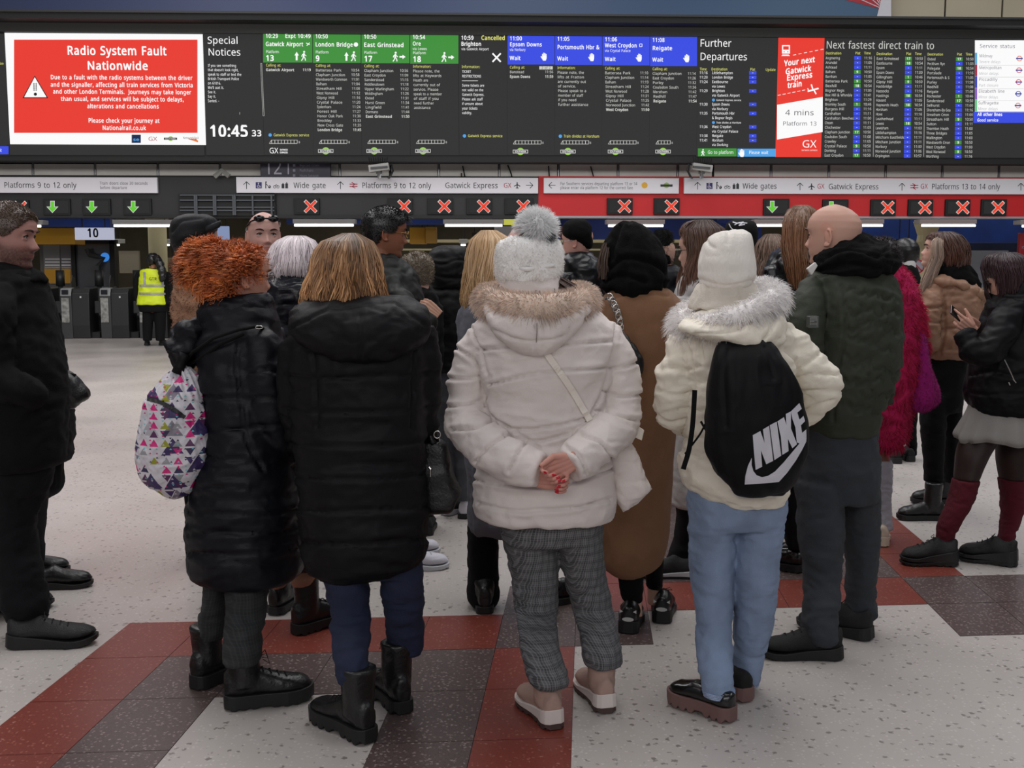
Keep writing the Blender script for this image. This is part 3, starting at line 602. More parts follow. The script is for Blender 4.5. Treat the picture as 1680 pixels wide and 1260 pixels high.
for a in [(26, 47, 328, 353, 33, 'x', 'dark lane indicator with a red cross, half hidden by the bearded man at far left'),
          (71, 115, 326, 353, 86, 'a', 'dark lane indicator with a green arrow, first one right of the bearded man'),
          (135, 181, 326, 353, 150.5, 'a', 'dark lane indicator with a green arrow, above the number 10 sign'),
          (202, 248, 326, 353, 218.5, 'a', 'dark lane indicator with a green arrow, above the left fluorescent lamp'),
          (482, 524, 325, 352, 509.5, 'x', 'dark lane indicator with a red cross, below the words Wide gate'),
          (636, 677, 325, 352, 663, 'x', 'dark lane indicator with a red cross, above the man in glasses'),
          (701, 743, 325, 352, 729, 'x', 'red cross indicator, first one right of the man in glasses'),
          (765, 807, 325, 352, 793.5, 'x', 'dark lane indicator with a red cross, left of the white pompom'),
          (828, 875, 325, 352, 858.5, 'x', 'dark lane indicator with a red cross, directly above the white pompom')]:
    indicator(*a)
for a in [(996, 1038, 325, 352, 1024.5, 'x', 'lane indicator with a red cross, leftmost on the red header'),
          (1073, 1115, 325, 352, 1101.5, 'x', 'lane indicator with a red cross, second from left on the red header'),
          (1253, 1295, 326, 353, 1267, 'a', 'lane indicator with a green arrow, fully visible on the red header'),
          (1350, 1392, 327, 354, 1364, 'a', 'lane indicator with a green arrow, half hidden behind the bald head'),
          (1429, 1470, 327, 354, 1456.5, 'x', 'lane indicator with a red cross, just right of the bald man'),
          (1490.5, 1531, 327, 354, 1517.5, 'x', 'lane indicator with a red cross, second right of the bald man'),
          (1551.5, 1592, 327, 354, 1579.5, 'x', 'lane indicator with a red cross, second from the right edge'),
          (1610.5, 1652, 327, 354, 1637.5, 'x', 'lane indicator with a red cross, nearest the right edge')]:
    indicator(*a)
# number 12 sign under the board
n12 = slab('platform_number_sign', 427, 254, 542, 290.5, 20.62, .1, mat('sign_indigo', (44, 42, 58), .5), bevel=.01); tag(n12, 'dark sign with a large 12 and a list of assistance notes, under the board', 'sign')
t = Txt(20.615); t.line('12', 433, 286, 24, 463.5, bold=.012); t.rect(472, 268, 474, 286); t.build('lettering', mat('lilac_white', (176, 174, 190), .5), n12)
t = Txt(20.615); t.lines(['Customer assistance', 'Rejected tickets', 'Pushchairs', 'Heavy luggage'], 491.5, 265, 8.3, 4.2, sx=5.5)
for k in range(4): t.rect(480.5, 261+k*8.3, 484.5, 265+k*8.3)
t.build('small_lettering', mat('lilac_grey', (130, 128, 146), .5), n12)
# flood lights on the header
def flood(x, lab, mir=1):
    e = empty('flood_light', P(x, 291, 20.3)); tag(e, lab, 'lamp', 'flood lights on the gate header')
    w_ = lambda a, b_, Y=19.8: P(x+a*mir, b_, Y)
    k = 20.2/F
    c = w_(0, 275); R = Matrix.Rotation(math.radians(-8*mir), 3, 'Y')
    m_ = MB(); m_.box((-16*k, -.12, -6*k), (16*k, .12, 5*k)); V, f = m_.arr(); V = np.array([tuple(R @ Vector(p) + c) for p in V]); mkobj('lamp_head', V, f, mat('flood_grey', (150, 150, 146), .5), e, bevel=.01)
    m_ = MB()
    m_.tube([w_(-14, 276, 19.66), w_(14, 273.5, 19.66)], .022, 6); m_.tube([w_(0, 281), w_(0, 290), w_(0, 290, 20.5)], .035, 8); m_.tube([w_(-5, 283), w_(5, 283)], .03, 6); m_.build('bracket', M_steel, e)
    m_ = MB()
    for i in range(9): m_.tube([w_(-15+i*3.4, 268.5), w_(-17+i*3.8, 258+(i % 2)*1.5)], .007, 4)
    tag(m_.build('bird_spike', M_cable, e), kind='stuff')
    m_ = MB(); m_.tube([w_(14, 270), w_(21, 270), w_(23, 280), w_(18, 290), w_(16, 292, 20.45)], .02, 6); m_.build('cable', M_cable, e)
flood(622, 'grey flood light with bird spikes, under the board left of centre'); flood(1151, 'grey flood light with bird spikes, under the words Further Departures', -1)
b = MB()
m_ = MB(); m_.tube([P(352, 290, 20.4), P(364, 280, 20.4), P(376, 289, 20.4)], .05, 6); o = m_.build('security_camera', mat('cam_grey', (130, 130, 124), .5)); tag(o, 'small grey security camera bracket above the left gap in the header signs', 'camera')
for k, pts in enumerate([[(833, 271), (838, 283), (840, 291)], [(900, 272), (901, 290)], [(969, 273), (974, 291)], [(759, 272), (763, 291)], [(835-78, 284), (757, 291)]]):
    m_ = MB(); m_.tube([P(x, y, 20.9) for x, y in pts], .012, 5); m_.build('cable', M_cable, pw)
# ================================================================ behind the gates
ce = empty('ceiling', (0, 26, 2.6)); tag(ce, kind='structure')
MB().box((-16, 20.9, 3.0), (20, 33, 3.1)).build('ceiling_slab', mat('dark_ceiling', (40, 40, 40), .8), ce)  # ceiling in one even dark grey
def beam(x0, x1, y0, y1, Y, m, n='blue_beam'): return slab(n, x0, y0, x1, y1, Y, .25, m, ce)
beam(470, 900, 357, 368, 22.5, M_blueb); beam(885, 1250, 357, 392, 23.5, M_blueb); beam(1400, 1850, 358, 398, 26, M_blueb); beam(60, 180, 357, 372, 22.6, M_blueb); beam(1180, 1420, 357, 366, 23, M_blueb)
for a_ in ((640, 1290, 393, 398, 28.5), (640, 1290, 408, 411, 30), (1200, 1420, 402, 405, 27.5)): beam(*a_, M_cream2, 'pale_beam')
bk = MB().box((-20, 32, 0), (24, 32.3, 3)).build('wall_far', mat('far_wall', (84, 78, 64), .8, var=.4, vscale=.8)); tag(bk, kind='structure')
E_tube = mat('tube_glow', (255, 252, 246), emit=3.0); E_tubeoff = mat('tube_reflector', (176, 176, 178), .4)
def hang(o, xs, y, Y, th=.1):           # thin rods up to the ceiling slab
    b = MB()
    for x in xs: q = P(x, y, Y+th/2); b.tube([q, Vector((q.x, q.y, 3.02))], .012, 6)
    b.build('hanger', M_cable, o)
def strip(x0, x1, y, lab, Y=21.7, up=True):
    e = empty('strip_lamp', P((x0+x1)/2, y-12, Y)); tag(e, lab, 'lamp', 'fluorescent strip lamps behind the gates')
    slab('reflector', x0-3, y-10, x1+3, y-3, Y, .3, E_tubeoff, e, bevel=.01)
    p, q = P(x0, y, Y+.05), P(x1, y, Y+.05); MB().tube([p, q], .024, 8).build('tube', E_tube, e); hang(e, (x0+(x1-x0)*.15, x1-(x1-x0)*.15), y-9, Y, .3)
for a in [(187, 285, 370.5, 'fluorescent strip lamp behind the staff member in the yellow vest'), (483, 580, 369.5, 'fluorescent strip lamp above the white haired woman'),
          (730, 824, 370, 'fluorescent strip lamp left of the white pompom'), (50, 67, 371, 'fluorescent strip lamp beside the bearded man'),
          (998, 1088, 370.5, 'fluorescent strip lamp above the black headscarf'), (1240, 1291, 370, 'fluorescent strip lamp left of the tall ponytail'),
          (1396, 1448, 370, 'fluorescent strip lamp beside the bald head'), (1512, 1600, 370, 'fluorescent strip lamp above the woman in the tan puffer jacket'), (1677, 1760, 371, 'fluorescent strip lamp at the right edge')]: strip(*a)
for a in [(250, 278, 402, 'small far strip lamp above the cream column'), (190, 196, 402, 'tiny far strip lamp right of the number 10 sign'), (756, 764, 402, 'tiny far strip lamp behind the quilted black hood, left one'), (785, 793, 404, 'tiny far strip lamp behind the quilted black hood, right one'), (1226, 1240, 404, 'tiny far strip lamp beside the white beanie'), (1247, 1257, 404, 'tiny far strip lamp left of the wavy hair')]: strip(*a, Y=27)
# yellow fascia boxes, number 10 sign
def thing_slab(n, lab, cat, x0, y0, x1, y1, Y, th, m, bevel=.01):
    o = tag(slab(n, x0, y0, x1, y1, Y, th, m, bevel=bevel), lab, cat)
    if y1 < 436: hang(o, (x0+(x1-x0)*.2, x1-(x1-x0)*.2), y0+1, Y, th)
    return o
thing_slab('yellow_fascia', 'yellow ochre fascia box left of the number 10 sign', 'fascia', 55, 374, 122.5, 401, 23.0, .6, M_yel)
thing_slab('yellow_fascia', 'yellow fascia box behind the man in glasses', 'fascia', 672, 373, 698, 400, 23.2, .7, M_yel)
thing_slab('yellow_fascia', 'deep yellow end box beside the man in glasses', 'fascia', 698, 372, 716, 399, 22.8, .5, mat('deep_yellow', (150, 108, 8), .5))
s10 = thing_slab('number_sign', 'white sign with a black 10 above a glass panel', 'sign', 122.5, 373.5, 185, 393.5, 22.4, .12, mat('lit_white', (190, 194, 214), emit=.8))
t = Txt(22.39); t.line('10', 143, 388.8, 14, 162.5, bold=.03); t.build('lettering', M_cable, s10)
pst = empty('poster_pillar', P(98, 465, 24.4)); tag(pst, 'pillar with a yellow and white timetable poster, left of the glass panel', 'pillar')
slab('pillar', 68, 401, 122, 556, 24.4, .5, mat('pillar_grey', (88, 86, 84), .6), pst)
slab('poster', 72, 402, 99, 466, 24.35, .03, mat('poster_grey', (120, 120, 120), .5), pst); slab('poster', 100, 402, 117, 466, 24.35, .03, mat('poster_grey2', (104, 100, 108), .5), pst)
t = Txt(24.34)
for k in range(4): t.rect(74, 424+k*5, 98, 426+k*5); t.rect(101, 424+k*5, 116, 426+k*5)
t.build('white_stripe', M_white, pst); t = Txt(24.34); t.rect(73, 440, 98, 464); t.rect(101, 440, 116, 464); t.build('yellow_field', M_yel, pst)
gl = empty('glass_screen', P(154, 470, 24.3)); tag(gl, 'dark glass panel with a glowing blue disc and a camera, under the number 10', 'glass panel')
slab('pane', 124, 400, 183, 552, 24.3, .05, mat('smoky_glass', (74, 76, 82), .12, spec=.8), gl); slab('mullion', 119, 394, 125, 556, 24.2, .2, M_black, gl); slab('mullion', 182, 394, 190, 556, 24.2, .2, M_black, gl)
slab('transom', 119, 393.5, 190, 400, 24.2, .15, M_black, gl)
t = Txt(24.25); t.disc(172, 422, 7.5, 24); t.build('blue_disc', mat('blue_glow', (60, 130, 214), emit=.9), gl)
m_ = MB(); m_.tube([P(142, 408, 24.15), P(146, 418, 24.15), P(170, 424, 24.15), P(158, 440, 24.15)], .05, 8); m_.box(tuple(P(153, 446, 24.1)), tuple(P(162, 436, 24.1) + Vector((0, .1, 0)))); m_.build('camera_arm', mat('arm_grey', (50, 50, 52), .5), gl)
thing_slab('notice_board', 'beige notice board beside the staff member in the yellow vest', 'notice board', 195, 411.5, 228, 448.5, 23.4, .1, mat('board_beige', (136, 126, 106), .6))
cl = empty('column', P(256, 470, 25)); tag(cl, 'round cream column behind the staff member in the yellow vest', 'column')
p, q = P(241, 500, 25), P(271, 500, 25); rad = (q.x-p.x)/2; MB().tube([(p.x+rad, 25.3, 0), (p.x+rad, 25.3, 2.3)], rad, 24).build('shaft', M_cream2, cl, smooth=True)
MB().tube([(p.x+rad, 25.3, 2.3), (p.x+rad, 25.3, 2.42), (p.x+rad, 25.3, 3.0)], [rad, rad*1.25, rad*1.25], 24).build('capital', mat('capital', (120, 110, 84), .6), cl)
thing_slab('ticket_machine', 'low cream counter behind the staff member', 'counter', 271, 423, 330, 434, 25.5, .3, mat('counter', (150, 146, 130), .6))
thing_slab('light_box', 'pale blue lit panel just right of the black flat cap', 'panel', 355, 371, 375, 393, 22.6, .1, mat('lit_pale', (150, 166, 206), emit=.7))
thing_slab('lit_poster', 'yellow green lit poster left of the white pompom', 'poster', 826, 357.5, 862, 369, 22.0, .1, mat('lit_lime', (206, 206, 90), emit=.8))
thing_slab('light_box', 'white wall panel beside the blonde hair under the strip lamp', 'panel', 811, 371, 860, 400, 23.4, .1, mat('wpan', (200, 200, 206), .5))
dp = thing_slab('dot_matrix', 'small black dot matrix display with red text behind the quilted hood', 'display', 774, 381, 796, 396, 25, .2, M_black)
t = Txt(24.99)
for k in range(3): t.line('STAND CLEAR', 779, 387+k*2.6, 1.6, 792)
t.build('lettering', E_x, dp)
thing_slab('maroon_panel', 'dark red panel beside the man in the black beanie', 'panel', 910, 371, 924, 388, 23, .2, mat('maroon', (104, 14, 40), .5))
thing_slab('booth', 'pale grey station booth right of the white scarf', 'booth', 1440, 412, 1530, 538, 25, 1.2, mat('booth', (150, 152, 160), .6))
thing_slab('booth', 'grey booth front behind the two women at right', 'booth', 1558, 411, 1652, 534, 26, 1.2, mat('booth2', (128, 132, 144), .6))
thing_slab('train_side', 'dark blue train side behind the women at right', 'train', 1400, 398, 1850, 500, 28, .5, mat('train_blue', (26, 34, 62), .35, var=.4, vscale=1))
ne = empty('prohibition_sign', P(1505, 437, 22.3)); tag(ne, 'round white prohibition sign with a red ring beside the tan puffer jacket', 'sign')
MB().tube([P(1505, 437, 22.33), Vector((P(1505, 437, 22.33).x, 22.33, 0))], .02, 8).build('post', M_steel, ne)
t = Txt(22.28); t.disc(1505, 437, 11.5, 24); t.build('sign_face', mat('signface', (150, 150, 160), .5), ne)
a = Txt(22.26)
for i in range(24): u_, v_ = 2*math.pi*i/24, 2*math.pi*(i+1)/24; a.seg([(1505+11*math.cos(u_), 437+11*math.sin(u_)), (1505+11*math.cos(v_), 437+11*math.sin(v_))], 2)
a.seg([(1497, 429), (1513, 445)], 2); a.build('red_ring', mat('ring_red', (168, 24, 44), .5), ne)
cl = empty('column', P(1522, 470, 24.5)); tag(cl, 'ornate cream iron column behind the woman in the tan puffer jacket', 'column')
p = P(1520, 470, 24.4); MB().tube([(p.x, 24.5, 0), (p.x, 24.5, 1.9)], .13, 16).build('shaft', M_cream2, cl, smooth=True)
MB().tube([(p.x, 24.5, 1.8), (p.x, 24.5, 1.95), (p.x, 24.5, 2.1), (p.x, 24.5, 2.4)], [.13, .22, .2, .3], 16).build('capital', M_cream2, cl)
thing_slab('display', 'small station display with orange light left of the prohibition sign', 'display', 1470, 392, 1496, 404, 24, .15, M_dark); 
rs = thing_slab('red_notice', 'dark red notice at the right edge of the picture', 'notice', 1673, 382, 1720, 431, 22.4, .12, mat('notice_red', (150, 16, 34), .5))
t = Txt(22.39); t.line('KEEP', 1676, 408, 4, 1690, bold=.02); t.build('lettering', M_white, rs)
# ---- ticket gates: one row under the header
M_gate = mat('gate_dark', (40, 41, 42), .4, metal=.2, var=.1, vscale=2); M_gate2 = mat('gate_mid', (66, 67, 68), .4, metal=.3); M_plate = mat('gate_steel_plate', (150, 150, 146), .4, metal=.5, var=.5, vscale=14)
def gate(x, lab, Y=21.9):
    c = P(x, 552, Y); c.z = 0
    k = 22.1/F; e = empty('ticket_gate', c); tag(e, lab, 'ticket gate', 'ticket gates in a row behind the crowd')
    cx = c.x; wv = 28*k
    b = MB(); prof = [(Y, 0), (Y-.02, .26), (Y+.0, .9), (Y+.06, .985), (Y+1.7, .985), (Y+1.8, .9), (Y+1.8, 0)]
    b.prism([(a, z) for a, z in prof], lambda a, z, o_: (cx-wv/2+8*k+o_, a, z), wv); b.build('cabinet', M_gate, e, bevel=.015)
    b = MB(); b.prism([(Y-.03, 0), (Y-.04, .3), (Y-.04, .9), (Y+.03, .99), (Y+.25, 1.0), (Y+.25, 0)], lambda a, z, o_: (cx-wv/2-8*k+o_, a, z), 17*k); b.build('front_column', M_gate2, e, bevel=.01)
    MB().box((cx-wv/2-6.5*k, Y-.06, .32), (cx-wv/2+5.5*k, Y-.035, .80)).build('steel_plate', M_plate, e)
    b = MB(); b.prism([(Y-.06, .84), (Y-.02, .985), (Y+.12, 1.0), (Y+.12, .84)], lambda a, z, o_: (cx-wv/2-8*k+o_, a, z), 17*k); b.build('reader_housing', mat('reader_grey', (140, 142, 144), .4), e, bevel=.008)
    MB().box((cx-wv/2-5*k, Y-.072, .87), (cx-wv/2+5*k, Y-.05, .96)).build('reader_pad', mat('reader_pad', (30, 32, 40), .2), e)
    b = MB(); b.box((cx-wv/2-17*k, Y-.03, .50), (cx-wv/2-3*k, Y+.16, .74)); b.build('card_slot_box', M_gate, e, bevel=.015)
    b = MB(); b.tube([(cx+24*k, Y+.55, .12), (cx+24*k, Y+.55, 1.02)], .05, 12); b.build('paddle_post', M_gate2, e, smooth=True)
    b = MB(); b.tube([(cx+24*k, Y+.55, 1.02), (cx+24*k, Y+.55, 1.34)], .085, 14); b.build('post_cap', M_gate, e, smooth=True)
    b = MB(); b.tube([(cx+24*k, Y+.55, .36), (cx+24*k, Y+.55, .52), (cx+24*k, Y+.55, .60)], [.07, .07, .03], 12); b.build('hinge_cone', M_steel, e, smooth=True)
    a_ = math.pi
    for s_ in (-1, 1)[:1]:
        b = MB(); pts = [(.10, .62), (.40, .55), (.44, .95), (.36, 1.18), (.2, 1.24), (.1, 1.1)]
        b.prism([(u_*.8, v_) for u_, v_ in pts], lambda u_, v_, o_: (cx+6*k+s_*.28+o_-.01, Y+.3+u_, v_), .02); b.build('paddle', mat('paddle', (52, 52, 54), .3), e)
    MB().box((cx+8*k, Y-.025, .80), (cx+10.5*k, Y-.018, .835)).build('sticker', M_white, e)
    MB().box((cx+wv/2, Y+.1, 0), (cx+34*k, Y+1.6, .12)).build('floor_plinth', M_darker, e)
for x, lab in [(61, 'dark ticket gate nearest the bearded man'), (126, 'ticket gate with steel front plate, second one left of the yellow vest'), (190, 'dark ticket gate with steel front plate, just left of the yellow vest'), (253, 'dark ticket gate behind the staff member in the yellow vest'), (316, 'ticket gate behind the teddy coat'), (380, 'ticket gate behind the red haired woman'), (444, 'ticket gate behind the white haired woman')]:
    gate(x, lab)
gb = slab('gate_backboard', -60, 497, 330, 552, 24.2, .1, M_darker); tag(gb, kind='structure')
# ================================================================ figure toolkit
_R = np.random.default_rng(11).random((64, 64, 64)).astype(np.float32)*2-1
def vnoise(p):                            # smooth value noise in [-1, 1] for an (n, 3) array
    i = np.floor(p).astype(int); f = p-i; f = f*f*(3-2*f); i &= 63; j = (i+1) & 63
    def g(a, b, c): return _R[a[:, 0], b[:, 1], c[:, 2]]
    x, y, z = f[:, 0], f[:, 1], f[:, 2]
    c00 = g(i, i, i)*(1-x)+g(j, i, i)*x; c10 = g(i, j, i)*(1-x)+g(j, j, i)*x
    c01 = g(i, i, j)*(1-x)+g(j, i, j)*x; c11 = g(i, j, j)*(1-x)+g(j, j, j)*x
    return (c00*(1-y)+c10*y)*(1-z)+(c01*(1-y)+c11*y)*z
def fbm(p, o=3):
    s = 0; a = 1; t = 0
    for k in range(o): s = s+a*vnoise(p*(2.03**k)+17.3*k); t += a; a *= .5
    return s/t
def norm(v): return v/np.maximum(np.linalg.norm(v, axis=-1, keepdims=True), 1e-9)
NF, NR = np.array(FWD), np.array(RGT); NZ = np.array((0, 0, 1.))
def smooth_table(K, m):                    # K: (n, k) keyframes with first column the parameter; Catmull-Rom resampled to m rows
    K = np.asarray(K, float); t = K[:, 0]; s = 1 if t[-1] > t[0] else -1
    T = np.linspace(t[0], t[-1], m); out = np.zeros((m, K.shape[1])); out[:, 0] = T
    d = np.zeros_like(K); n = len(K)
    for c in range(1, K.shape[1]):
        y = K[:, c]
        sl = np.diff(y)/np.diff(t); mm = np.zeros(n); mm[0] = sl[0]; mm[-1] = sl[-1]
        for i in range(1, n-1):
            mm[i] = 0 if sl[i-1]*sl[i] <= 0 else 2*sl[i-1]*sl[i]/(sl[i-1]+sl[i])
        idx = np.clip(np.searchsorted(t*s, T*s, side='right')-1, 0, n-2)
        h = t[idx+1]-t[idx]; u = (T-t[idx])/h
        out[:, c] = (2*u**3-3*u**2+1)*y[idx]+(u**3-2*u**2+u)*h*mm[idx]+(-2*u**3+3*u**2)*y[idx+1]+(u**3-u**2)*h*mm[idx+1]
    return out
def rowgeo(rows, d, m):
    """rows (y, x left, x right, half depth in m[, offset]) -> centres, half widths, half depths"""
    K = [tuple(r)+(0,)*(5-len(r)) for r in rows]; T = smooth_table(K, m)
    cen = []; hw = []
    for y, xl, xr, hd, dd in T:
        a, b = W(xl, y, d+dd), W(xr, y, d+dd); cen.append((a+b)/2); hw.append((b-a).length/2)
    return np.array([tuple(c) for c in cen]), np.array(hw), T[:, 3]
def ringfaces(m, n, cap=True):
    f = [(i*n+k, i*n+(k+1) % n, (i+1)*n+(k+1) % n, (i+1)*n+k) for i in range(m-1) for k in range(n)]
    if cap: f += [tuple(range(n-1, -1, -1)), tuple((m-1)*n+k for k in range(n))]
    return f
def puffs(ph, groove=.3): return np.abs(np.sin(np.pi*ph))**groove-1
def loft(mb, rows, d, e=2.3, n=56, step=.012, quilt=None, yaw=0, flip=False):
    y0, y1 = rows[0][0], rows[-1][0]; m = max(6, int(abs(y1-y0)*d/F/step))
    cen, hw, hd = rowgeo(rows, d, m)
    a = np.linspace(0, 2*np.pi, n, endpoint=False)
    c = np.sign(np.cos(a))*np.abs(np.cos(a))**(2/e); s = np.sign(np.sin(a))*np.abs(np.sin(a))**(2/e)
    off = np.zeros((m, n))
    if quilt:
        sp, amp, slope, curve = quilt
        z = cen[:, 2:3]; ph = (z + slope*c[None, :] + curve*(c[None, :]**2) + .01*np.sin(3*a[None, :]+z*9))/sp
        off = amp*puffs(ph)
    R, Fw = (NR, NF) if not yaw else (NR*math.cos(yaw)-NF*math.sin(yaw), NF*math.cos(yaw)+NR*math.sin(yaw))
    V = cen[:, None, :] + R*((hw[:, None]+off)*c)[..., None] + Fw*((hd[:, None]+off)*s)[..., None]
    mb.add(V.reshape(-1, 3), ringfaces(m, n)); return mb
def path(pts, d, m):
    K = [(i,)+tuple(p) for i, p in enumerate(pts)]; T = smooth_table(K, m)
    P3 = np.array([tuple(W(x, y, d+dd)) for _, x, y, dd, *r in T]); r = T[:, 4]*d/F
    return P3, r
def limb(mb, pts, d, n=28, step=.010, quilt=None, flat=1.0):
    """tube through (px, py, depth offset, radius in px)"""
    P3, r = path(pts, d, 40); L = np.concatenate([[0], np.cumsum(np.linalg.norm(np.diff(P3, axis=0), axis=1))])
    m = max(8, int(L[-1]/step)); t = np.linspace(0, L[-1], m)
    C3 = np.stack([np.interp(t, L, P3[:, k]) for k in range(3)], 1); rr = np.interp(t, L, r)
    T = norm(np.gradient(C3, axis=0)); U = norm(np.cross(T, NF+.01)); Q = np.cross(T, U)
    a = np.linspace(0, 2*np.pi, n, endpoint=False)
    off = np.zeros((m, n))
    if quilt:
        sp, amp = quilt[:2]; ph = (t[:, None]+.012*np.sin(2*a[None, :]+t[:, None]*14)+.008*np.sin(5*a[None, :]))/sp+.5
        off = amp*puffs(ph)
    V = C3[:, None, :] + U[:, None, :]*((rr[:, None]+off)*np.cos(a))[..., None] + Q[:, None, :]*((rr[:, None]*flat+off)*np.sin(a))[..., None]
    mb.add(V.reshape(-1, 3), ringfaces(m, n)); return mb
def remesh(mb, voxel, smooth=3):
    v, f = mb.arr(); me = bpy.data.meshes.new('tmp'); me.from_pydata([tuple(p) for p in v], [], f); me.update()
    o = bpy.data.objects.new('tmp', me); C.objects.link(o)
    r = o.modifiers.new('r', 'REMESH'); r.mode = 'VOXEL'; r.voxel_size = voxel
    if smooth: s = o.modifiers.new('s', 'SMOOTH'); s.iterations = smooth; s.factor = .5
    dg = bpy.context.evaluated_depsgraph_get(); ev = o.evaluated_get(dg); m2 = ev.to_mesh()
    nv = len(m2.vertices); V = np.empty(nv*3, np.float32); m2.vertices.foreach_get('co', V); V = V.reshape(-1, 3).astype(float)
    N = np.empty(nv*3, np.float32); m2.vertex_normals.foreach_get('vector', N); N = N.reshape(-1, 3)
    nl = len(m2.loops); I = np.empty(nl, np.int32); m2.loops.foreach_get('vertex_index', I); Q = I.reshape(-1, 4)
    ev.to_mesh_clear(); bpy.data.objects.remove(o); bpy.data.meshes.remove(me)
    return V, Q, N
def crumple(V, N, amp, scale, seed=0, ridge=True):
    p = V*np.asarray(scale, float)+seed*5.1
    w = np.stack([fbm(p*.6+31, 2), fbm(p*.6+57, 2), fbm(p*.6+83, 2)], 1)*.8
    q = fbm(p+w, 3); h = (1-np.abs(q)*3.2) if ridge else q*2
    return V+N*(amp*np.clip(h, -1, 1))[:, None]
def pix(V):
    q = V-np.array((0, 0, H)); r, f, z = q@NR, q@NF, q[:, 2]; cp, sp = math.cos(PITCH), math.sin(PITCH)
    dep = f*cp-z*sp; up = f*sp+z*cp; return CX+F*r/dep, CY-F*up/dep
def carve(V, N, lines, wd, depth):        # stitched seams and creases: push the cloth in along polylines
    x, y = pix(V); fac = (N@NF) < .25; best = np.full(len(V), 1e9)
    for L in lines:
        K = smooth_table([(i,)+tuple(q) for i, q in enumerate(L)], 8*len(L))[:, 1:]
        x0, x1 = K[:, 0].min()-12, K[:, 0].max()+12; y0, y1 = K[:, 1].min()-12, K[:, 1].max()+12
        i = np.where(fac & (x > x0) & (x < x1) & (y > y0) & (y < y1))[0]
        if not len(i): continue
        px, py = x[i][:, None], y[i][:, None]; a, b = K[:-1], K[1:]; ab = b-a
        t = np.clip(((px-a[:, 0])*ab[:, 0]+(py-a[:, 1])*ab[:, 1])/np.maximum((ab**2).sum(1), 1e-6), 0, 1)
        dd = np.hypot(px-a[:, 0]-t*ab[:, 0], py-a[:, 1]-t*ab[:, 1]).min(1); best[i] = np.minimum(best[i], dd)
    g = np.exp(-(best/wd)**2); bulge = np.exp(-((best-wd*3.2)/(wd*2.6))**2)*.35
    return V-N*(depth*(g-bulge*(best < 1e8)))[:, None]
def hlines(x0, x1, ys, sag=3, slope=0, jit=2, seed=0):
    r = np.random.default_rng(seed); return [[(x0, y+r.normal()*jit), (x0*.66+x1*.34, y+sag+r.normal()*jit+slope*.33), (x0*.34+x1*.66, y+sag+r.normal()*jit+slope*.66), (x1, y+slope)] for y in ys]
def cloth(name, mb, m, parent, voxel=.009, smooth=3, fold=(.004, (6, 6, 13)), fold2=None, seed=0, keep=False, seams=None, sw=2.2, sd=.008):
    V, Q, N = remesh(mb, voxel, smooth)
    if seams: V = carve(V, N, seams, sw, sd)
    if fold: V = crumple(V, N, fold[0], fold[1], seed)
    if fold2: V = crumple(V, N, fold2[0], fold2[1], seed+3)
    o = mkobj(name, V, Q, m, parent, smooth=True)
    return (o, V, Q, N) if keep else o
# ---------------------------------------------------------------- heads
def _tab(z, T): T = np.array(T); return np.interp(z, T[:, 0], T[:, 1])
ZF = [(-.121, .034), (-.116, .058), (-.108, .074), (-.096, .082), (-.083, .080), (-.076, .078), (-.066, .084), (-.056, .086), (-.046, .084), (-.03, .085), (-.012, .084), (0, .083), (.012, .088), (.026, .095), (.045, .096), (.062, .091), (.08, .080), (.095, .064), (.107, .043), (.115, .02), (.118, 0.003)]
ZB = [(-.121, -.02), (-.108, -.040), (-.09, -.054), (-.06, -.070), (-.03, -.086), (0, -.098), (.03, -.103), (.055, -.099), (.08, -.083), (.098, -.060), (.11, -.034), (.118, -.003)]
ZW = [(-.121, .018), (-.116, .028), (-.106, .040), (-.09, .052), (-.07, .0605), (-.05, .066), (-.025, .070), (0, .073), (.03, .0755), (.055, .073), (.075, .066), (.092, .054), (.105, .038), (.114, .020), (.118, .003)]
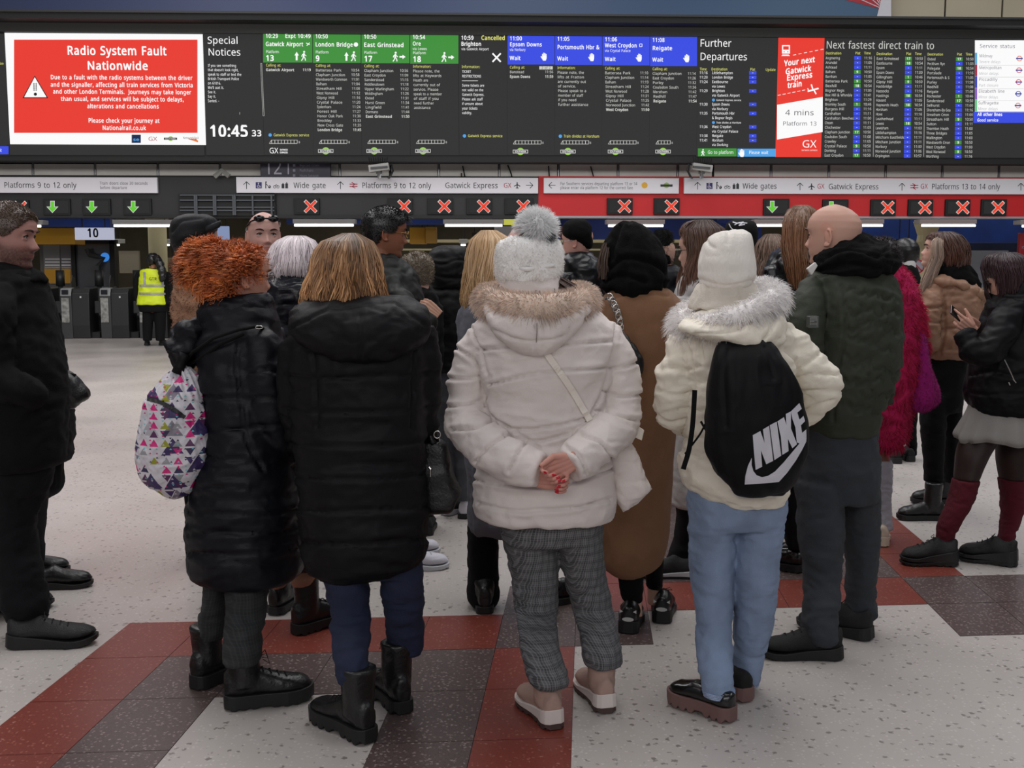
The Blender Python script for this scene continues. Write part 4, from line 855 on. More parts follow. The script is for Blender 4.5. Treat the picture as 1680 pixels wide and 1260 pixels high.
def head_grid(grow=0.0, female=False, nz=72, na=72):
    zz = -.121+.239*(1-np.cos(np.linspace(0, np.pi, nz)))/2
    zz = .5*zz+.5*np.linspace(-.121, .118, nz)
    a = np.linspace(-np.pi, np.pi, na, endpoint=False)            # 0 = straight ahead
    f, b, w_ = _tab(zz, ZF), _tab(zz, ZB), _tab(zz, ZW)
    A, Z = np.meshgrid(a, zz); Fz, Bz, Wz = f[:, None], b[:, None], w_[:, None]
    ca, sa = np.cos(A), np.sin(A); e = 2/2.25
    x = Wz*np.sign(sa)*np.abs(sa)**e
    y = np.where(ca > 0, Fz*np.abs(ca)**e, Bz*np.abs(ca)**e)
    front = np.clip(ca, 0, 1)
    # sockets, nose, cheeks, lips
    g = lambda u, s: np.exp(-(u/s)**2)
    for sx in (-1, 1):
        y -= .010*g(x-sx*.032, .016)*g(Z-.004, .0105)*front
        y += .0035*g(x-sx*.036, .02)*g(Z+.028, .016)*front
        y += .003*g(x-sx*.03, .02)*g(Z-.024, .007)*front
    nz_ = np.interp(Z, [-.052, -.046, -.040, -.034, -.026, -.01, .005, .018], [0, .006, .020, .026, .022, .013, .005, 0])
    ns = np.interp(Z, [-.046, -.034, -.02, .01], [.015, .013, .0095, .008])
    y += nz_*g(x, ns)*front*(.82 if female else 1)
    for sx in (-1, 1): y += .007*g(x-sx*.013, .006)*g(Z+.039, .007)*front
    y += .0055*g(x, .019)*g(Z+.0575, .004)*front + .006*g(x, .017)*g(Z+.0685, .0045)*front - .003*g(x, .024)*g(Z+.063, .0018)*front
    y += .004*g(x, .016)*g(Z+.098, .009)*front
    if female: k = 1-.08*g(Z+.09, .04); x = x*k
    V = np.stack([x, y, Z], -1)
    if grow: nn = norm(V-np.array([0, -.005, .0])*1.0); V = V+nn*grow
    F_ = ringfaces(nz, na)
    return V.reshape(-1, 3), F_, A.ravel(), Z.ravel(), (x.ravel(), y.ravel())
class Head:
    def __init__(s, c, yaw, pitch=0, roll=0, size=1.0, female=False):
        s.c = np.array(c); s.k = size; s.female = female
        y, p = math.radians(yaw), math.radians(pitch)
        f = NF*math.cos(y)+NR*math.sin(y); r = NR*math.cos(y)-NF*math.sin(y)
        f2 = f*math.cos(p)+NZ*math.sin(p); u = NZ*math.cos(p)-f*math.sin(p)
        q = math.radians(roll); r2 = r*math.cos(q)+u*math.sin(q); u2 = u*math.cos(q)-r*math.sin(q)
        s.M = np.stack([r2, f2, u2], 1)
    def w(s, v): return s.c+(np.asarray(v, float)*s.k)@s.M.T
    def l(s, v): return ((v-s.c)@s.M)/s.k
    def mesh(s, mb, ears=True):
        v, f, A, Z, _ = head_grid(female=s.female); mb.add(s.w(v), f)
        for sx in (-1, 1):
            for z_, q_ in ((.0105, -.0035), (-.0045, .003)):
                e = MB(); t = np.linspace(-1, 1, 7); e.tube([Vector((sx*.032+.014*q, .0775-.007*q*q+(.0015 if z_ > 0 else 0), z_+q_*q*q)) for q in t], .0034, 8); V, f = e.arr(); mb.add(s.w(V), f)
        if ears:
            for sx in (-1, 1):
                e = MB(); t = np.linspace(-2.3, 1.9, 16)
                rim = np.stack([sx*(.078+.006*np.cos(t*.8)), -.012-.014*np.cos(t)*1.0, -.006+.029*np.sin(t)*1.0], 1)
                e.tube([Vector(p) for p in rim], .0045, 8)
                e.ball((sx*.0755, -.010, -.004), (.006, .012, .025), 12, 8)
                e.ball((sx*.080, -.004, -.032), (.005, .007, .009), 10, 6)
                V, f = e.arr(); mb.add(s.w(V), f)
        return mb
    def neck(s, mb, r=.055, down=.16, back=.02):
        p0 = s.w((0, -.018, -.03)); p1 = s.w((0, -.020, -.10)); p2 = p1+np.array((0, 0, -down))-NF*0+s.M[:, 1]*(-back)
        mb.tube([Vector(p0), Vector(p1), Vector(p2)], [r*.9*s.k, r*s.k, r*1.2*s.k], 24); return mb
    def features(s, parent, brow=(40, 28, 22), glasses=None, lip=None, eyes=True):
        if eyes:
            for sx in (-1, 1):
                b = MB(); b.ball(s.w((sx*.032, .0675, .003)), .0118*s.k, 16, 12); e = b.build('eye', mat('eye_white', (168, 158, 152), .3), parent, smooth=True)
                b = MB(); b.ball(s.w((sx*.032, .0742, .003)), .0060*s.k, 12, 8); b.build('iris', mat('iris_dark', (36, 26, 22), .2), e, smooth=True)
                b = MB(); t = np.linspace(-1, 1, 9)
                b.tube([Vector(s.w((sx*(.032)+.015*q, .0805-.006*abs(q)**2, .0095-.006*q*q))) for q in t], [.0022*s.k]*9, 6); b.build('lash', mat('lash', (30, 22, 20), .8), e)
        m = mat('brow_%d_%d_%d' % brow, brow, .9)
        for sx in (-1, 1):
            b = MB(); t = np.linspace(-1, 1, 9)
            b.tube([Vector(s.w((sx*(.034+.019*q), .0955-.006*(q+.4)**2-(.004 if q > .4 else 0), .0265-.005*q*q+.002*q))) for q in t], [r*s.k for r in (.0018, .003, .0036, .0038, .0036, .0032, .0026, .002, .001)], 8)
            b.build('eyebrow', m, parent, smooth=True)
        if glasses:
            b = MB()
            for sx in (-1, 1):
                t = np.linspace(0, 2*np.pi, 21); b.tube([Vector(s.w((sx*.033+.024*math.cos(q), .102-.004*abs(math.cos(q)), .0+.017*math.sin(q)))) for q in t], .0012*s.k, 6, cap=False)
                b.tube([Vector(s.w(p)) for p in ((sx*.057, .098, .004), (sx*.074, .09, .006), (sx*.080, .0, .008), (sx*.080, -.018, -.004))], .0014*s.k, 6)
            b.tube([Vector(s.w(p)) for p in ((-.009, .103, .004), (0, .107, .006), (.009, .103, .004))], .0013*s.k, 6)
            g = b.build('glasses', glasses, parent, smooth=True)
            b = MB()
            for sx in (-1, 1):
                t = np.linspace(0, 2*np.pi, 20, endpoint=False); b.add([s.w((sx*.033+.023*math.cos(q), .1015, .0+.016*math.sin(q))) for q in t], [tuple(range(20))])
            b.build('lens', mat('lens_glass', (220, 226, 230), .05, alpha=.16), g)
def skin_tint(V, heads, base=(1, 1, 1), stubble=None, red=1.0):
    col = np.tile(np.array(base, float), (len(V), 1))
    for h in heads:
        L = h.l(V); x, y, z = L.T; near = (np.linalg.norm(L, axis=1) < .16)
        g = lambda u, s: np.exp(-(u/s)**2)
        lip = g(x, .022)*g(z+.063, .0085)*(y > .078)*near
        col = col*(1-lip[:, None]*(1-np.array([.86, .52, .52])))
        ch = (g(np.abs(x)-.04, .02)*g(z+.03, .02)*(y > .03)+g(x, .014)*g(z+.035, .012)*(y > .09))*near*.5*red
        col = col*(1-ch[:, None]*(1-np.array([1.03, .8, .78])))
        earm = ((np.abs(x) > .0735)*near*.4)[:, None]; col = col*(1-earm*(1-np.array([1.04, .78, .76])))
        if stubble:
            m = (1/(1+np.exp((z+.032+np.clip((.03-y), 0, .06)*-.35)/.006)))*(1/(1+np.exp(-(y+.008)/.006)))*near
            m = m*(1-g(x, .019)*g(z+.063, .006)); m *= (.75+.25*fbm(L*260, 2))
            col = col*(1-m[:, None]*(1-np.array(stubble)))
    return np.clip(col, 0, 1.6)
# ---------------------------------------------------------------- hair, fur
def strands(P3, R, nrm, tint=None, sides=3):
    """P3 (S,K,3) centre lines, R (S,K) radii, nrm (S,K,3) outward -> verts, quads, tint"""
    S, K, _ = P3.shape; T = norm(np.gradient(P3, axis=1)); U = norm(np.cross(T, nrm)); Q = np.cross(U, T)
    a = np.linspace(0, 2*np.pi, sides, endpoint=False)+.5
    V = P3[:, :, None, :] + R[:, :, None, None]*(U[:, :, None, :]*np.cos(a)[None, None, :, None] + Q[:, :, None, :]*np.sin(a)[None, None, :, None])
    V = V.reshape(-1, 3)
    base = (np.arange(S)*K*sides)[:, None, None]; kk = (np.arange(K-1)*sides)[None, :, None]; ss = np.arange(sides)[None, None, :]; s2 = (ss+1) % sides
    i = base+kk; F_ = np.stack([i+ss, i+s2, i+s2+sides, i+ss+sides], -1).reshape(-1, 4)
    col = None
    if tint is not None:
        if tint.ndim == 2: tint = np.repeat(tint[:, None, :], K, 1)
        col = np.repeat(tint[:, :, None, :], sides, 2).reshape(-1, 3)
    return V, F_, col
def samp(V, Q, n, rng, mask=None):
    Q = np.asarray(Q)
    if mask is not None: Q = Q[mask]
    a, b, c, d = (V[Q[:, k]] for k in range(4)); nn = np.cross(c-a, d-b); ar = np.linalg.norm(nn, axis=1); nn = norm(nn)
    i = rng.choice(len(Q), n, p=ar/ar.sum()); u, v = rng.random((2, n, 1))
    p = (a[i]*(1-u)+b[i]*u)*(1-v)+(d[i]*(1-u)+c[i]*u)*v
    return p, nn[i]
def fur(name, V, Q, n, length, m, parent, r=.0012, droop=.5, rnd=.5, comb=(0, 0, 0), var=.15, tintf=None, K=3, mask=None, seed=1, curl=0, jit=.35):
    rng = np.random.default_rng(seed); p, nn = samp(V, Q, n, rng, mask)
    L = length*(.6+.6*rng.random((n, 1))); cl = np.stack([fbm(p*18+k*9, 2) for k in range(3)], 1)
    dr = norm(nn+np.array(comb)+rnd*cl*1.6+rnd*jit*rng.normal(size=(n, 3)))
    t = np.linspace(0, 1, K); P3 = p[:, None, :]-nn[:, None, :]*.002 + dr[:, None, :]*(L*t)[..., None] - NZ*(droop*L*t**2)[..., None]
    if curl: ph = rng.random((n, 1))*6.28; P3 = P3+curl*(np.cross(dr, NZ+.1)[:, None, :]*np.sin(ph+t*(13 if K > 8 else 9))[..., None]+nn[:, None, :]*np.cos(ph+t*(13 if K > 8 else 9))[..., None])
    R = r*(1-t*.85)[None, :]*np.ones((n, 1)); N3 = np.repeat(nn[:, None, :], K, 1)+.3
    br = 1+var*rng.normal(size=(n, 1)); tint = np.repeat(br, 3, 1)
    if tintf is not None: tint = tint*tintf(p)
    v, f, c = strands(P3, R, N3, np.clip(tint, .05, 1.8)); o = mkobj(name, v, f, m, parent, smooth=True, col=c); o['kind'] = 'stuff'
    return o
def hair_mat(name, col, rough=.38): return mat(name, col, rough, attr=True, spec=.6)
def longhair(parent, rows, d, m, n=900, face=None, seed=0, tintf=None, wave=.004, r=.0028, shell_col=.5, name='hair', e=2.1, ext=.02, tips=.12, top=.0):
    """hair that falls over an envelope given by rows; face = (centre angle deg in the envelope, half opening deg, y px below which it stays open)"""
    rng = np.random.default_rng(seed+5); M_ = 40
    cen, hw, hd = rowgeo(rows, d, M_); ys = np.linspace(rows[0][0], rows[-1][0], M_)
    def env(u, ph, off):                 # u (S,K) in 0..1, ph (S,K)
        i = u*(M_-1); c = np.stack([np.interp(i, np.arange(M_), cen[:, k]) for k in range(3)], -1)
        w_ = np.interp(i, np.arange(M_), hw); q = np.interp(i, np.arange(M_), hd)
        cs = np.sign(np.cos(ph))*np.abs(np.cos(ph))**(2/e); sn = np.sign(np.sin(ph))*np.abs(np.sin(ph))**(2/e)
        out = NR*np.cos(ph)[..., None]+NF*np.sin(ph)[..., None]
        return c+NR*(w_*cs)[..., None]+NF*(q*sn)[..., None]+out*off[..., None], out
    K = 10; S = int(n*.72); r = r*1.12
    ph0 = rng.random((S, 1))*2*np.pi
    if face: fc, fo, fy = face; fc = math.radians(fc); fo = math.radians(fo); ufy = (fy-rows[0][0])/(rows[-1][0]-rows[0][0])
    t = np.linspace(0, 1, K)[None, :]
    ua = rng.random((S, 1))**2*.35; ub = 1-rng.random((S, 1))*tips+rng.random((S, 1))*ext
    if face: dA0 = np.abs((ph0-fc+np.pi) % (2*np.pi)-np.pi); ub = np.where(dA0 < fo, np.minimum(ub, ufy+.6*np.clip(dA0/fo-.45, 0, 1)**1.5), ub)
    u = top+(ub-top)*t
    sw = wave*rng.normal(size=(S, 1))*6; ph = ph0+ .10*np.sin(t*5+rng.random((S, 1))*6)*rng.normal(size=(S, 1))*.6+.05*t*rng.normal(size=(S, 1))
    gl = fbm(np.concatenate([np.cos(ph0)*2.4, np.sin(ph0)*2.4, ph0*0+seed], 1), 2)[:, None]; ph = ph+wave*9*np.sin(t*(7+5*gl)+gl*14)*t+.10*gl*t
    off = rng.random((S, 1))*.012-.003+wave*1.5*np.sin(t*10+gl*22+rng.random((S, 1))*.6)*t+.012*gl*np.clip(t*2, 0, 1)
    P3, out = env(np.clip(u, 0, 1), ph, off)
    over = np.clip(u-1, 0, 1)*abs(cen[0, 2]-cen[-1, 2]); P3[..., 2] -= over
    R = r*(.5+.8*rng.random((S, 1)))*(1-.75*t**3)*np.minimum(1, .35+t*5)
    lock = fbm(np.stack([np.cos(ph0[:, 0])*3, np.sin(ph0[:, 0])*3, ph0[:, 0]*0+seed], 1)*2.2, 2)
    br = (1+.22*lock+.07*rng.normal(size=S)); tint = np.repeat(br[:, None, None]*np.ones((1, K, 1)), 3, 2)
    if tintf: tint = tint*tintf(t[..., None]*np.ones((S, 1, 1)), np.clip(.5+1.1*lock[:, None, None]+.16*rng.normal(size=(S, 1, 1)), 0, 1))
    v, f, c = strands(P3, R, out, np.clip(tint, .03, 2))
    o = mkobj(name, v, f, m, parent, smooth=True, col=c); o['kind'] = 'stuff'
    # inner shell that keeps the scalp from showing
    nA = 40; A = np.linspace(0, 2*np.pi, nA, endpoint=False)
    uu = np.linspace(.0, .97, 30)[:, None]*np.ones((1, nA)); pp = np.ones((30, 1))*A[None, :]
    Vv, _ = env(uu, pp, np.full(uu.shape, -.006)); q = [(i*nA+k, i*nA+(k+1) % nA, (i+1)*nA+(k+1) % nA, (i+1)*nA+k) for i in range(29) for k in range(nA)]
    if face:
        def inface(k, i):
            dA = (A[k]-fc+np.pi) % (2*np.pi)-np.pi; return abs(dA) < fo+.05 and i/30 > ufy+.5*max(0, abs(dA)/fo-.45)
        q = [x for x in q if not inface(x[0] % nA, x[0]//nA)]
    colr = np.full((30*nA, 3), shell_col)
    mkobj('hair_base', Vv.reshape(-1, 3), q, m, o, smooth=True, col=colr)
    return o
def cap_hair(head, parent, m, length=.02, n=5000, thick=.006, hairline=None, seed=0, comb=(0, 0, 0), r=.0009, shell=.6, droop=.3, side=1.0, rnd=.25, curl=0):
    """short hair grown on the skull of a Head"""
    v, f, A, Z, _ = head_grid(grow=thick); 
    if hairline is None: hairline = lambda a, z: z > np.interp(np.abs(a), [0, .55, .8, 1.15, 1.35, 1.75, 2.0, 3.2], [.072, .066, .045, .030, -.005, .0, -.045, -.07])
    ok = hairline(A, Z); 
    F4 = [q for q in f if len(q) == 4 and all(ok[i] for i in q)]
    Vw = head.w(v); o_ = mkobj('hair_base', Vw, F4, m, None, smooth=True, col=np.full((len(Vw), 3), shell))
    h = fur('hair', Vw, np.array(F4), n, length, m, parent, r=r, droop=droop, rnd=rnd, comb=comb, var=.18, seed=seed, curl=curl)
    o_.parent = h; o_.matrix_parent_inverse = h.matrix_world.inverted(); return h
# ---------------------------------------------------------------- hands
def hand_mb(mb, wrist, fdir, back, size=1.0, curl=(20, 25, 30, 35), thumb=(40, 20), mirror=1, spread=4):
    """wrist point, direction of the fingers, direction of the back of the hand; mirror=+1 puts the thumb on side = fdir x back"""
    f = norm(np.asarray(fdir, float)); b = np.asarray(back, float); b = norm(b-f*(b@f)); s = np.cross(f, b)*mirror; k = size; w0 = np.asarray(wrist, float)
    for q, off in ((.0, 0), (.33, 0), (.66, 0), (1, 0)):
        pass
    for j, sx in enumerate((-.030, -.010, .010, .030)):        # palm as four merging rays
        mb.tube([Vector(w0-f*.02*k+s*sx*.6*k), Vector(w0+f*.03*k+s*sx*.85*k), Vector(w0+f*(.085-.006*abs(j-2))*k+s*sx*k)], [.014*k, .0145*k, .0115*k], 12)
    tips = []
    for j, (sx, ln) in enumerate(((.030, .072), (.010, .080), (-.010, .074), (-.029, .058))):
        p = w0+f*.082*k+s*sx*k; d = norm(f+s*(sx/.03)*math.tan(math.radians(spread))); a = 0; pts = [p-d*.01*k, p]; rr = [.0088*k, .0088*k]
        for seg, fr in enumerate((.45, .30, .25)):
            a += math.radians(curl[j])*(1.0, 1.2, .8)[seg]; dd = d*math.cos(a)-b*math.sin(a); p = p+dd*ln*fr*k; pts.append(p); rr.append((.0083, .0074, .0060)[seg]*k)
        pts.append(p+dd*.004*k); rr.append(.003*k)
        mb.tube([Vector(q) for q in pts], rr, 12); tips.append((p, dd, b*math.cos(a)+d*math.sin(a)))
    a1, a2 = (math.radians(x) for x in thumb)
    p = w0+f*.018*k+s*.030*k; d1 = norm(f*math.cos(a1)+s*math.sin(a1)*.9-b*.25); p1 = p+d1*.042*k; d2 = norm(f*math.cos(a1-a2)+s*math.sin(a1-a2)-b*.3); p2 = p1+d2*.032*k; p3 = p2+d2*.024*k
    mb.tube([Vector(q) for q in (p-d1*.01*k, p, p1, p2, p3, p3+d2*.003*k)], [.013*k, .014*k, .0115*k, .0098*k, .0075*k, .004*k], 12); tips.append((p3, d2, b))
    return tips
def nails(tips, m, parent, k=1.0, n='fingernail'):
    for p, d, b in tips:
        q = MB(); s = np.cross(d, b); c = p+b*.0052*k-d*.001; V = []
        for i in range(5):
            for j in range(5):
                x, y = (j-2)/2, (i-2)/2; rr = math.sqrt(max(0, 1-abs(y)**2.5)) if y > 0 else 1
                V.append(c+s*x*.0052*k*rr+d*y*.0075*k-b*(.0022*x*x)*k+b*.0006)
        q.add(V, [(i*5+j, i*5+j+1, (i+1)*5+j+1, (i+1)*5+j) for i in range(4) for j in range(4)]); q.build(n, m, parent, smooth=True)
# ---------------------------------------------------------------- shoes
def shoe(parent, heel_px, yaw, L=.28, wd=.10, style='sneaker', upper=None, sole=None, sole_h=.03, collar=.075, shaft=None, lug=0, name=None, mid=None, laces=None, z0=0.002, rocker=.01, toe_h=.055):
    """heel_px = pixel where the back of the sole meets the floor; yaw 0 points away from the camera, 90 to the right"""
    a = math.radians(yaw); f = NF*math.cos(a)+NR*math.sin(a); s = NR*math.cos(a)-NF*math.sin(a); h = np.array(G(*heel_px)); h[2] = z0
    u = np.linspace(0, 1, 22)
    w_ = wd/2*np.interp(u, [0, .04, .12, .3, .45, .7, .85, .95, 1], [.42, .62, .74, .76, .78, 1.0, .92, .62, .25])
    curve = .012*np.interp(u, [0, .4, .7, 1], [0, 0, -.3, -1.0])
    top = np.interp(u, [0, .08, .25, .42, .6, .75, .88, .96, 1], [collar*.9, collar, collar*1.0, collar*.92, max(toe_h*1.3, collar*.62), toe_h*1.05, toe_h*.95, toe_h*.7, toe_h*.35])
    if style == 'sneaker' and not shaft: top = np.interp(u, [0, .05, .14, .26, .37, .50, .64, .75, .88, .96, 1], [collar*.95, collar*1.05, collar*.86, collar*.88, collar*1.12, collar*.88, toe_h*1.12, toe_h, toe_h*.88, toe_h*.62, toe_h*.3])
    bot = rocker*np.clip((u-.75)/.25, 0, 1)**2+rocker*.3*np.clip((.1-u)/.1, 0, 1)
    def at(uu, x, z, cv): return h+f*uu*L+s*(x+cv)+NZ*z
    n = 20; an = np.linspace(0, 2*np.pi, n, endpoint=False); mb = MB(); V = []
    for i in range(22):
        z0_, z1_ = bot[i]+sole_h*.7, sole_h*.7+top[i]; zc, hz = (z0_+z1_)/2, (z1_-z0_)/2
        for q in an:
            cz = math.sin(q); x = math.cos(q); x = math.copysign(abs(x)**.75, x); zz = math.copysign(abs(cz)**.8, cz)
            nar = 1-.30*max(zz, 0)*(1 if style != 'block' else .5)
            V.append(at(u[i]*.985+.008, x*w_[i]*.96*nar, zc+zz*hz, curve[i]))
    mb.add(V, ringfaces(22, n))
    if shaft:
        sh, r0, r1 = shaft; c0 = h+f*.235*L*(.28/L)*1.02
        mb.tube([Vector(c0+NZ*(sole_h+.03)), Vector(c0+NZ*(sole_h+.09)), Vector(c0-f*.004+NZ*(sole_h+.09+(sh-.09)*.5)), Vector(c0-f*.004+NZ*sh)], [r0*.95, r0, (r0+r1)/2, r1], 24)
    Vv, Q, N = remesh(mb, .0075, 2); Vv = crumple(Vv, N, .0015, (22, 22, 30), seed=heel_px[0])
    o = mkobj(name or ('boot' if shaft else 'shoe'), Vv, Q, upper, parent, smooth=True)
    # sole with side wall
    def slab_(z_lo, z_hi, grow, m, nm, lugs=0):
        b = MB(); uu = np.linspace(0, 1, 27); ww = wd/2*np.interp(uu, [0, .015, .05, .12, .3, .45, .7, .85, .95, .99, 1], [.30, .50, .66, .76, .76, .80, 1.02, .95, .68, .40, .22])+grow
        cv = .012*np.interp(uu, [0, .4, .7, 1], [0, 0, -.3, -1.0]); bt = rocker*np.clip((uu-.75)/.25, 0, 1)**2+rocker*.3*np.clip((.1-uu)/.1, 0, 1)
        prof = []
        for i, q in enumerate(uu):
            zl = z_lo+bt[i]+(lugs if (lugs and (i % 3 == 1 or .36 < q < .5)) else 0)
            hk = (1.45-.75*min(q*1.4, 1)) if style == 'sneaker' else 1; fl_ = .004*max(0, 1-q*4)-.012*max(0, 1-q*8)*0; qq = q*1.01-.004-(.012*(1-q*8) if (style == 'sneaker' and q < .125) else 0)
            row = [at(qq, ww[i]+fl_, zl, cv[i]), at(q*1.01-.004, ww[i]+.002, z_hi*hk+bt[i]*.6, cv[i]), at(q*1.01-.004, -ww[i]-.002, z_hi*hk+bt[i]*.6, cv[i]), at(qq, -ww[i]-fl_, zl, cv[i])]
            prof += row
        b.add(prof, ringfaces(27, 4)); return b.build(nm, m, o, bevel=.002)
    if mid is not None: slab_(sole_h*.5, sole_h*1.25, .001, mid, 'midsole'); slab_(0, sole_h*.5, .0, sole, 'sole', lug)
    else: slab_(0, sole_h, .001, sole, 'sole', lug)
    if laces is not None:
        b = MB()
        for k in range(4):
            q = .42+.085*k; zz = sole_h*.7+np.interp(q, u, top)+.002; x = .022
            b.tube([Vector(at(q, -x, zz-.006, 0)), Vector(at(q+.01, 0, zz+.003, 0)), Vector(at(q+.02, x, zz-.006, 0))], .0022, 6)
        zz = sole_h*.7+np.interp(.44, u, top)
        if shaft:
            for k in range(4):
                z_ = sole_h+.10+k*(shaft[0]-.12)/4; c0 = h+f*.235*L*(.28/L)*1.02+f*(shaft[1]*.98)
                b.tube([Vector(c0-s*.02-f*.008+NZ*z_), Vector(c0+f*.002+NZ*(z_+.008)), Vector(c0+s*.02-f*.008+NZ*(z_+.014))], .002, 6)
            zz = shaft[0]-.03; 
            c1 = h+f*.235*L*(.28/L)*1.02+f*(shaft[1])
            for sx in (-1, 1): b.tube([Vector(c1+NZ*zz), Vector(c1+f*.02+s*sx*.02+NZ*(zz+.012)), Vector(c1+f*.03+s*sx*.03+NZ*(zz-.02)), Vector(c1+f*.01+s*sx*.01+NZ*(zz-.01))], .0016, 5)
        else:
            for sx in (-1, 1): b.tube([Vector(at(.42, 0, zz+.004, 0)), Vector(at(.40, sx*.025, zz+.016, 0)), Vector(at(.44, sx*.035, zz+.002, 0)), Vector(at(.45, sx*.01, zz+.002, 0))], .0017, 5)
        b.build('laces', laces, o)
    return o
def sock_band(parent, pts, d, m, name='sock', fold=(.002, (20, 20, 40)), voxel=.006):
    b = MB(); limb(b, pts, d); return cloth(name, b, m, parent, voxel, 2, fold)
# ---------------------------------------------------------------- a person
class Person:
    handtint = (1, .88, .86)
    def __init__(s, d, px, label, group=None, finev=None):
        p = W(px, 600, d); s.root = empty('person', (p.x, p.y, 0)); tag(s.root, label, 'person', group); s.d = d
        s.fine = MB(); s.coarse = MB(); s.hands = MB(); s.heads = []; s.finev = .0036 if finev is None else finev
    def head(s, px, py, dd, yaw, pitch=0, roll=0, size=1.0, female=False, neck=.055, ears=True, down=.16, back=.02):
        h = Head(tuple(W(px, py, s.d+dd)), yaw, pitch, roll, size, female); h.mesh(s.fine, ears); h.neck(s.fine, neck, down, back); s.heads.append(h); return h
    def body(s, m, torso=None, legs=(), arms=(), **kw):
        if torso: loft(s.coarse, [(y, xl+(xr-xl)*.13, xr-(xr-xl)*.13, hd*.72, *r) for y, xl, xr, hd, *r in torso], s.d, step=.03, n=28)
        for L in legs: loft(s.coarse, [(y, xl+(xr-xl)*.16, xr-(xr-xl)*.16, hd*.66, *r) for y, xl, xr, hd, *r in L], s.d, step=.03, n=20)
        for A in arms: limb(s.coarse, [(x, y, dd, r*.48) for x, y, dd, r in A], s.d, n=16, step=.02)
        V1, Q1, N1 = remesh(s.fine, s.finev, 2) if s.fine.n else (np.zeros((0, 3)), np.zeros((0, 4), int), None)
        if s.hands.n: Vh, Qh, Nh = remesh(s.hands, .0024, 1)
        else: Vh, Qh = np.zeros((0, 3)), np.zeros((0, 4), int)
        c1 = skin_tint(V1, s.heads, **kw) if len(V1) else np.zeros((0, 3))
        if s.coarse.n: V2, Q2, N2 = remesh(s.coarse, .030, 1)
        else: V2, Q2 = np.zeros((0, 3)), np.zeros((0, 4), int)
        s.o = mkobj('body', np.concatenate([V1, V2, Vh]), np.concatenate([Q1, Q2+len(V1), Qh+len(V1)+len(V2)]), m, s.root, smooth=True, col=np.concatenate([c1, np.ones((len(V2), 3)), np.ones((len(Vh), 3))*s.handtint]))
        return s.o
    def legs_cloth(s, name, hips, legs, m, voxel=.008, fold=(.005, (7, 7, 16)), fold2=(.002, (16, 16, 40)), seed=0, smooth=2):
        b = MB()
        if hips: loft(b, hips, s.d)
        for L in legs: loft(b, L, s.d, e=2.05, n=40)
        return cloth(name, b, m, s.root, voxel, smooth, fold, fold2, seed)
def skin(name, c): return mat(name, c, .5, attr=True, spec=.35)

def fur_material(name, tr=.5):
    m = bpy.data.materials.new(name); m.use_nodes = True; nt = m.node_tree; nt.nodes.remove(nt.nodes['Principled BSDF']); L = nt.links.new
    a = nt.nodes.new('ShaderNodeAttribute'); a.attribute_name = 'tint'; d_ = nt.nodes.new('ShaderNodeBsdfDiffuse'); t = nt.nodes.new('ShaderNodeBsdfTranslucent'); x = nt.nodes.new('ShaderNodeMixShader'); x.inputs[0].default_value = tr
    L(a.outputs['Color'], d_.inputs[0]); L(a.outputs['Color'], t.inputs[0]); L(d_.outputs[0], x.inputs[1]); L(t.outputs[0], x.inputs[2]); L(x.outputs[0], nt.nodes['Material Output'].inputs[0]); return m
M_furm = fur_material('fur_strand')
# ================================================================ materials for clothes
M_skin = skin('skin_fair', (196, 146, 128)); M_skin2 = skin('skin_tan', (150, 98, 74)); M_skin3 = skin('skin_pink', (200, 152, 138)); M_skinf = skin('skin_pale', (206, 164, 146))
M_creamj = mat('cream_puffer', (220, 210, 205), .62, bump=.25, bscale=240, var=.03, vscale=9); M_ivory = mat('ivory_puffer', (228, 220, 204), .6, bump=.25, bscale=240, var=.03, vscale=9)
M_blk = mat('black_nylon', (11, 11, 14), .55, bump=.2, bscale=300, spec=.18); M_navy2 = mat('navy_nylon', (12, 13, 20), .45, bump=.2, bscale=300, spec=.22)
M_shiny = mat('shiny_black', (11, 12, 16), .28, bump=.15, bscale=200, spec=.4); M_wool = mat('black_wool', (13, 13, 14), .95, bump=.8, bscale=260, spec=.15)
M_blkc = mat('black_cloth', (11, 11, 13), .85, bump=.4, bscale=320, spec=.2); M_leather = mat('black_leather', (11, 11, 12), .4, bump=.5, bscale=140)
M_rub = mat('black_rubber', (18, 18, 18), .6); M_lace = mat('black_lace', (12, 12, 12), .8); M_silver = mat('silver_metal', (190, 188, 184), .22, metal=1); M_jean_d = mat('dark_blue_denim', (25, 33, 60), .85, bump=.5, bscale=420, var=.22, vscale=7)
M_jean_l = mat('light_blue_denim', (124, 141, 168), .85, bump=.5, bscale=420, var=.2, vscale=9, stretch=(1, 1, .5)); M_jean_b = mat('charcoal_denim', (44, 48, 54), .85, bump=.5, bscale=420, var=.1, vscale=7)
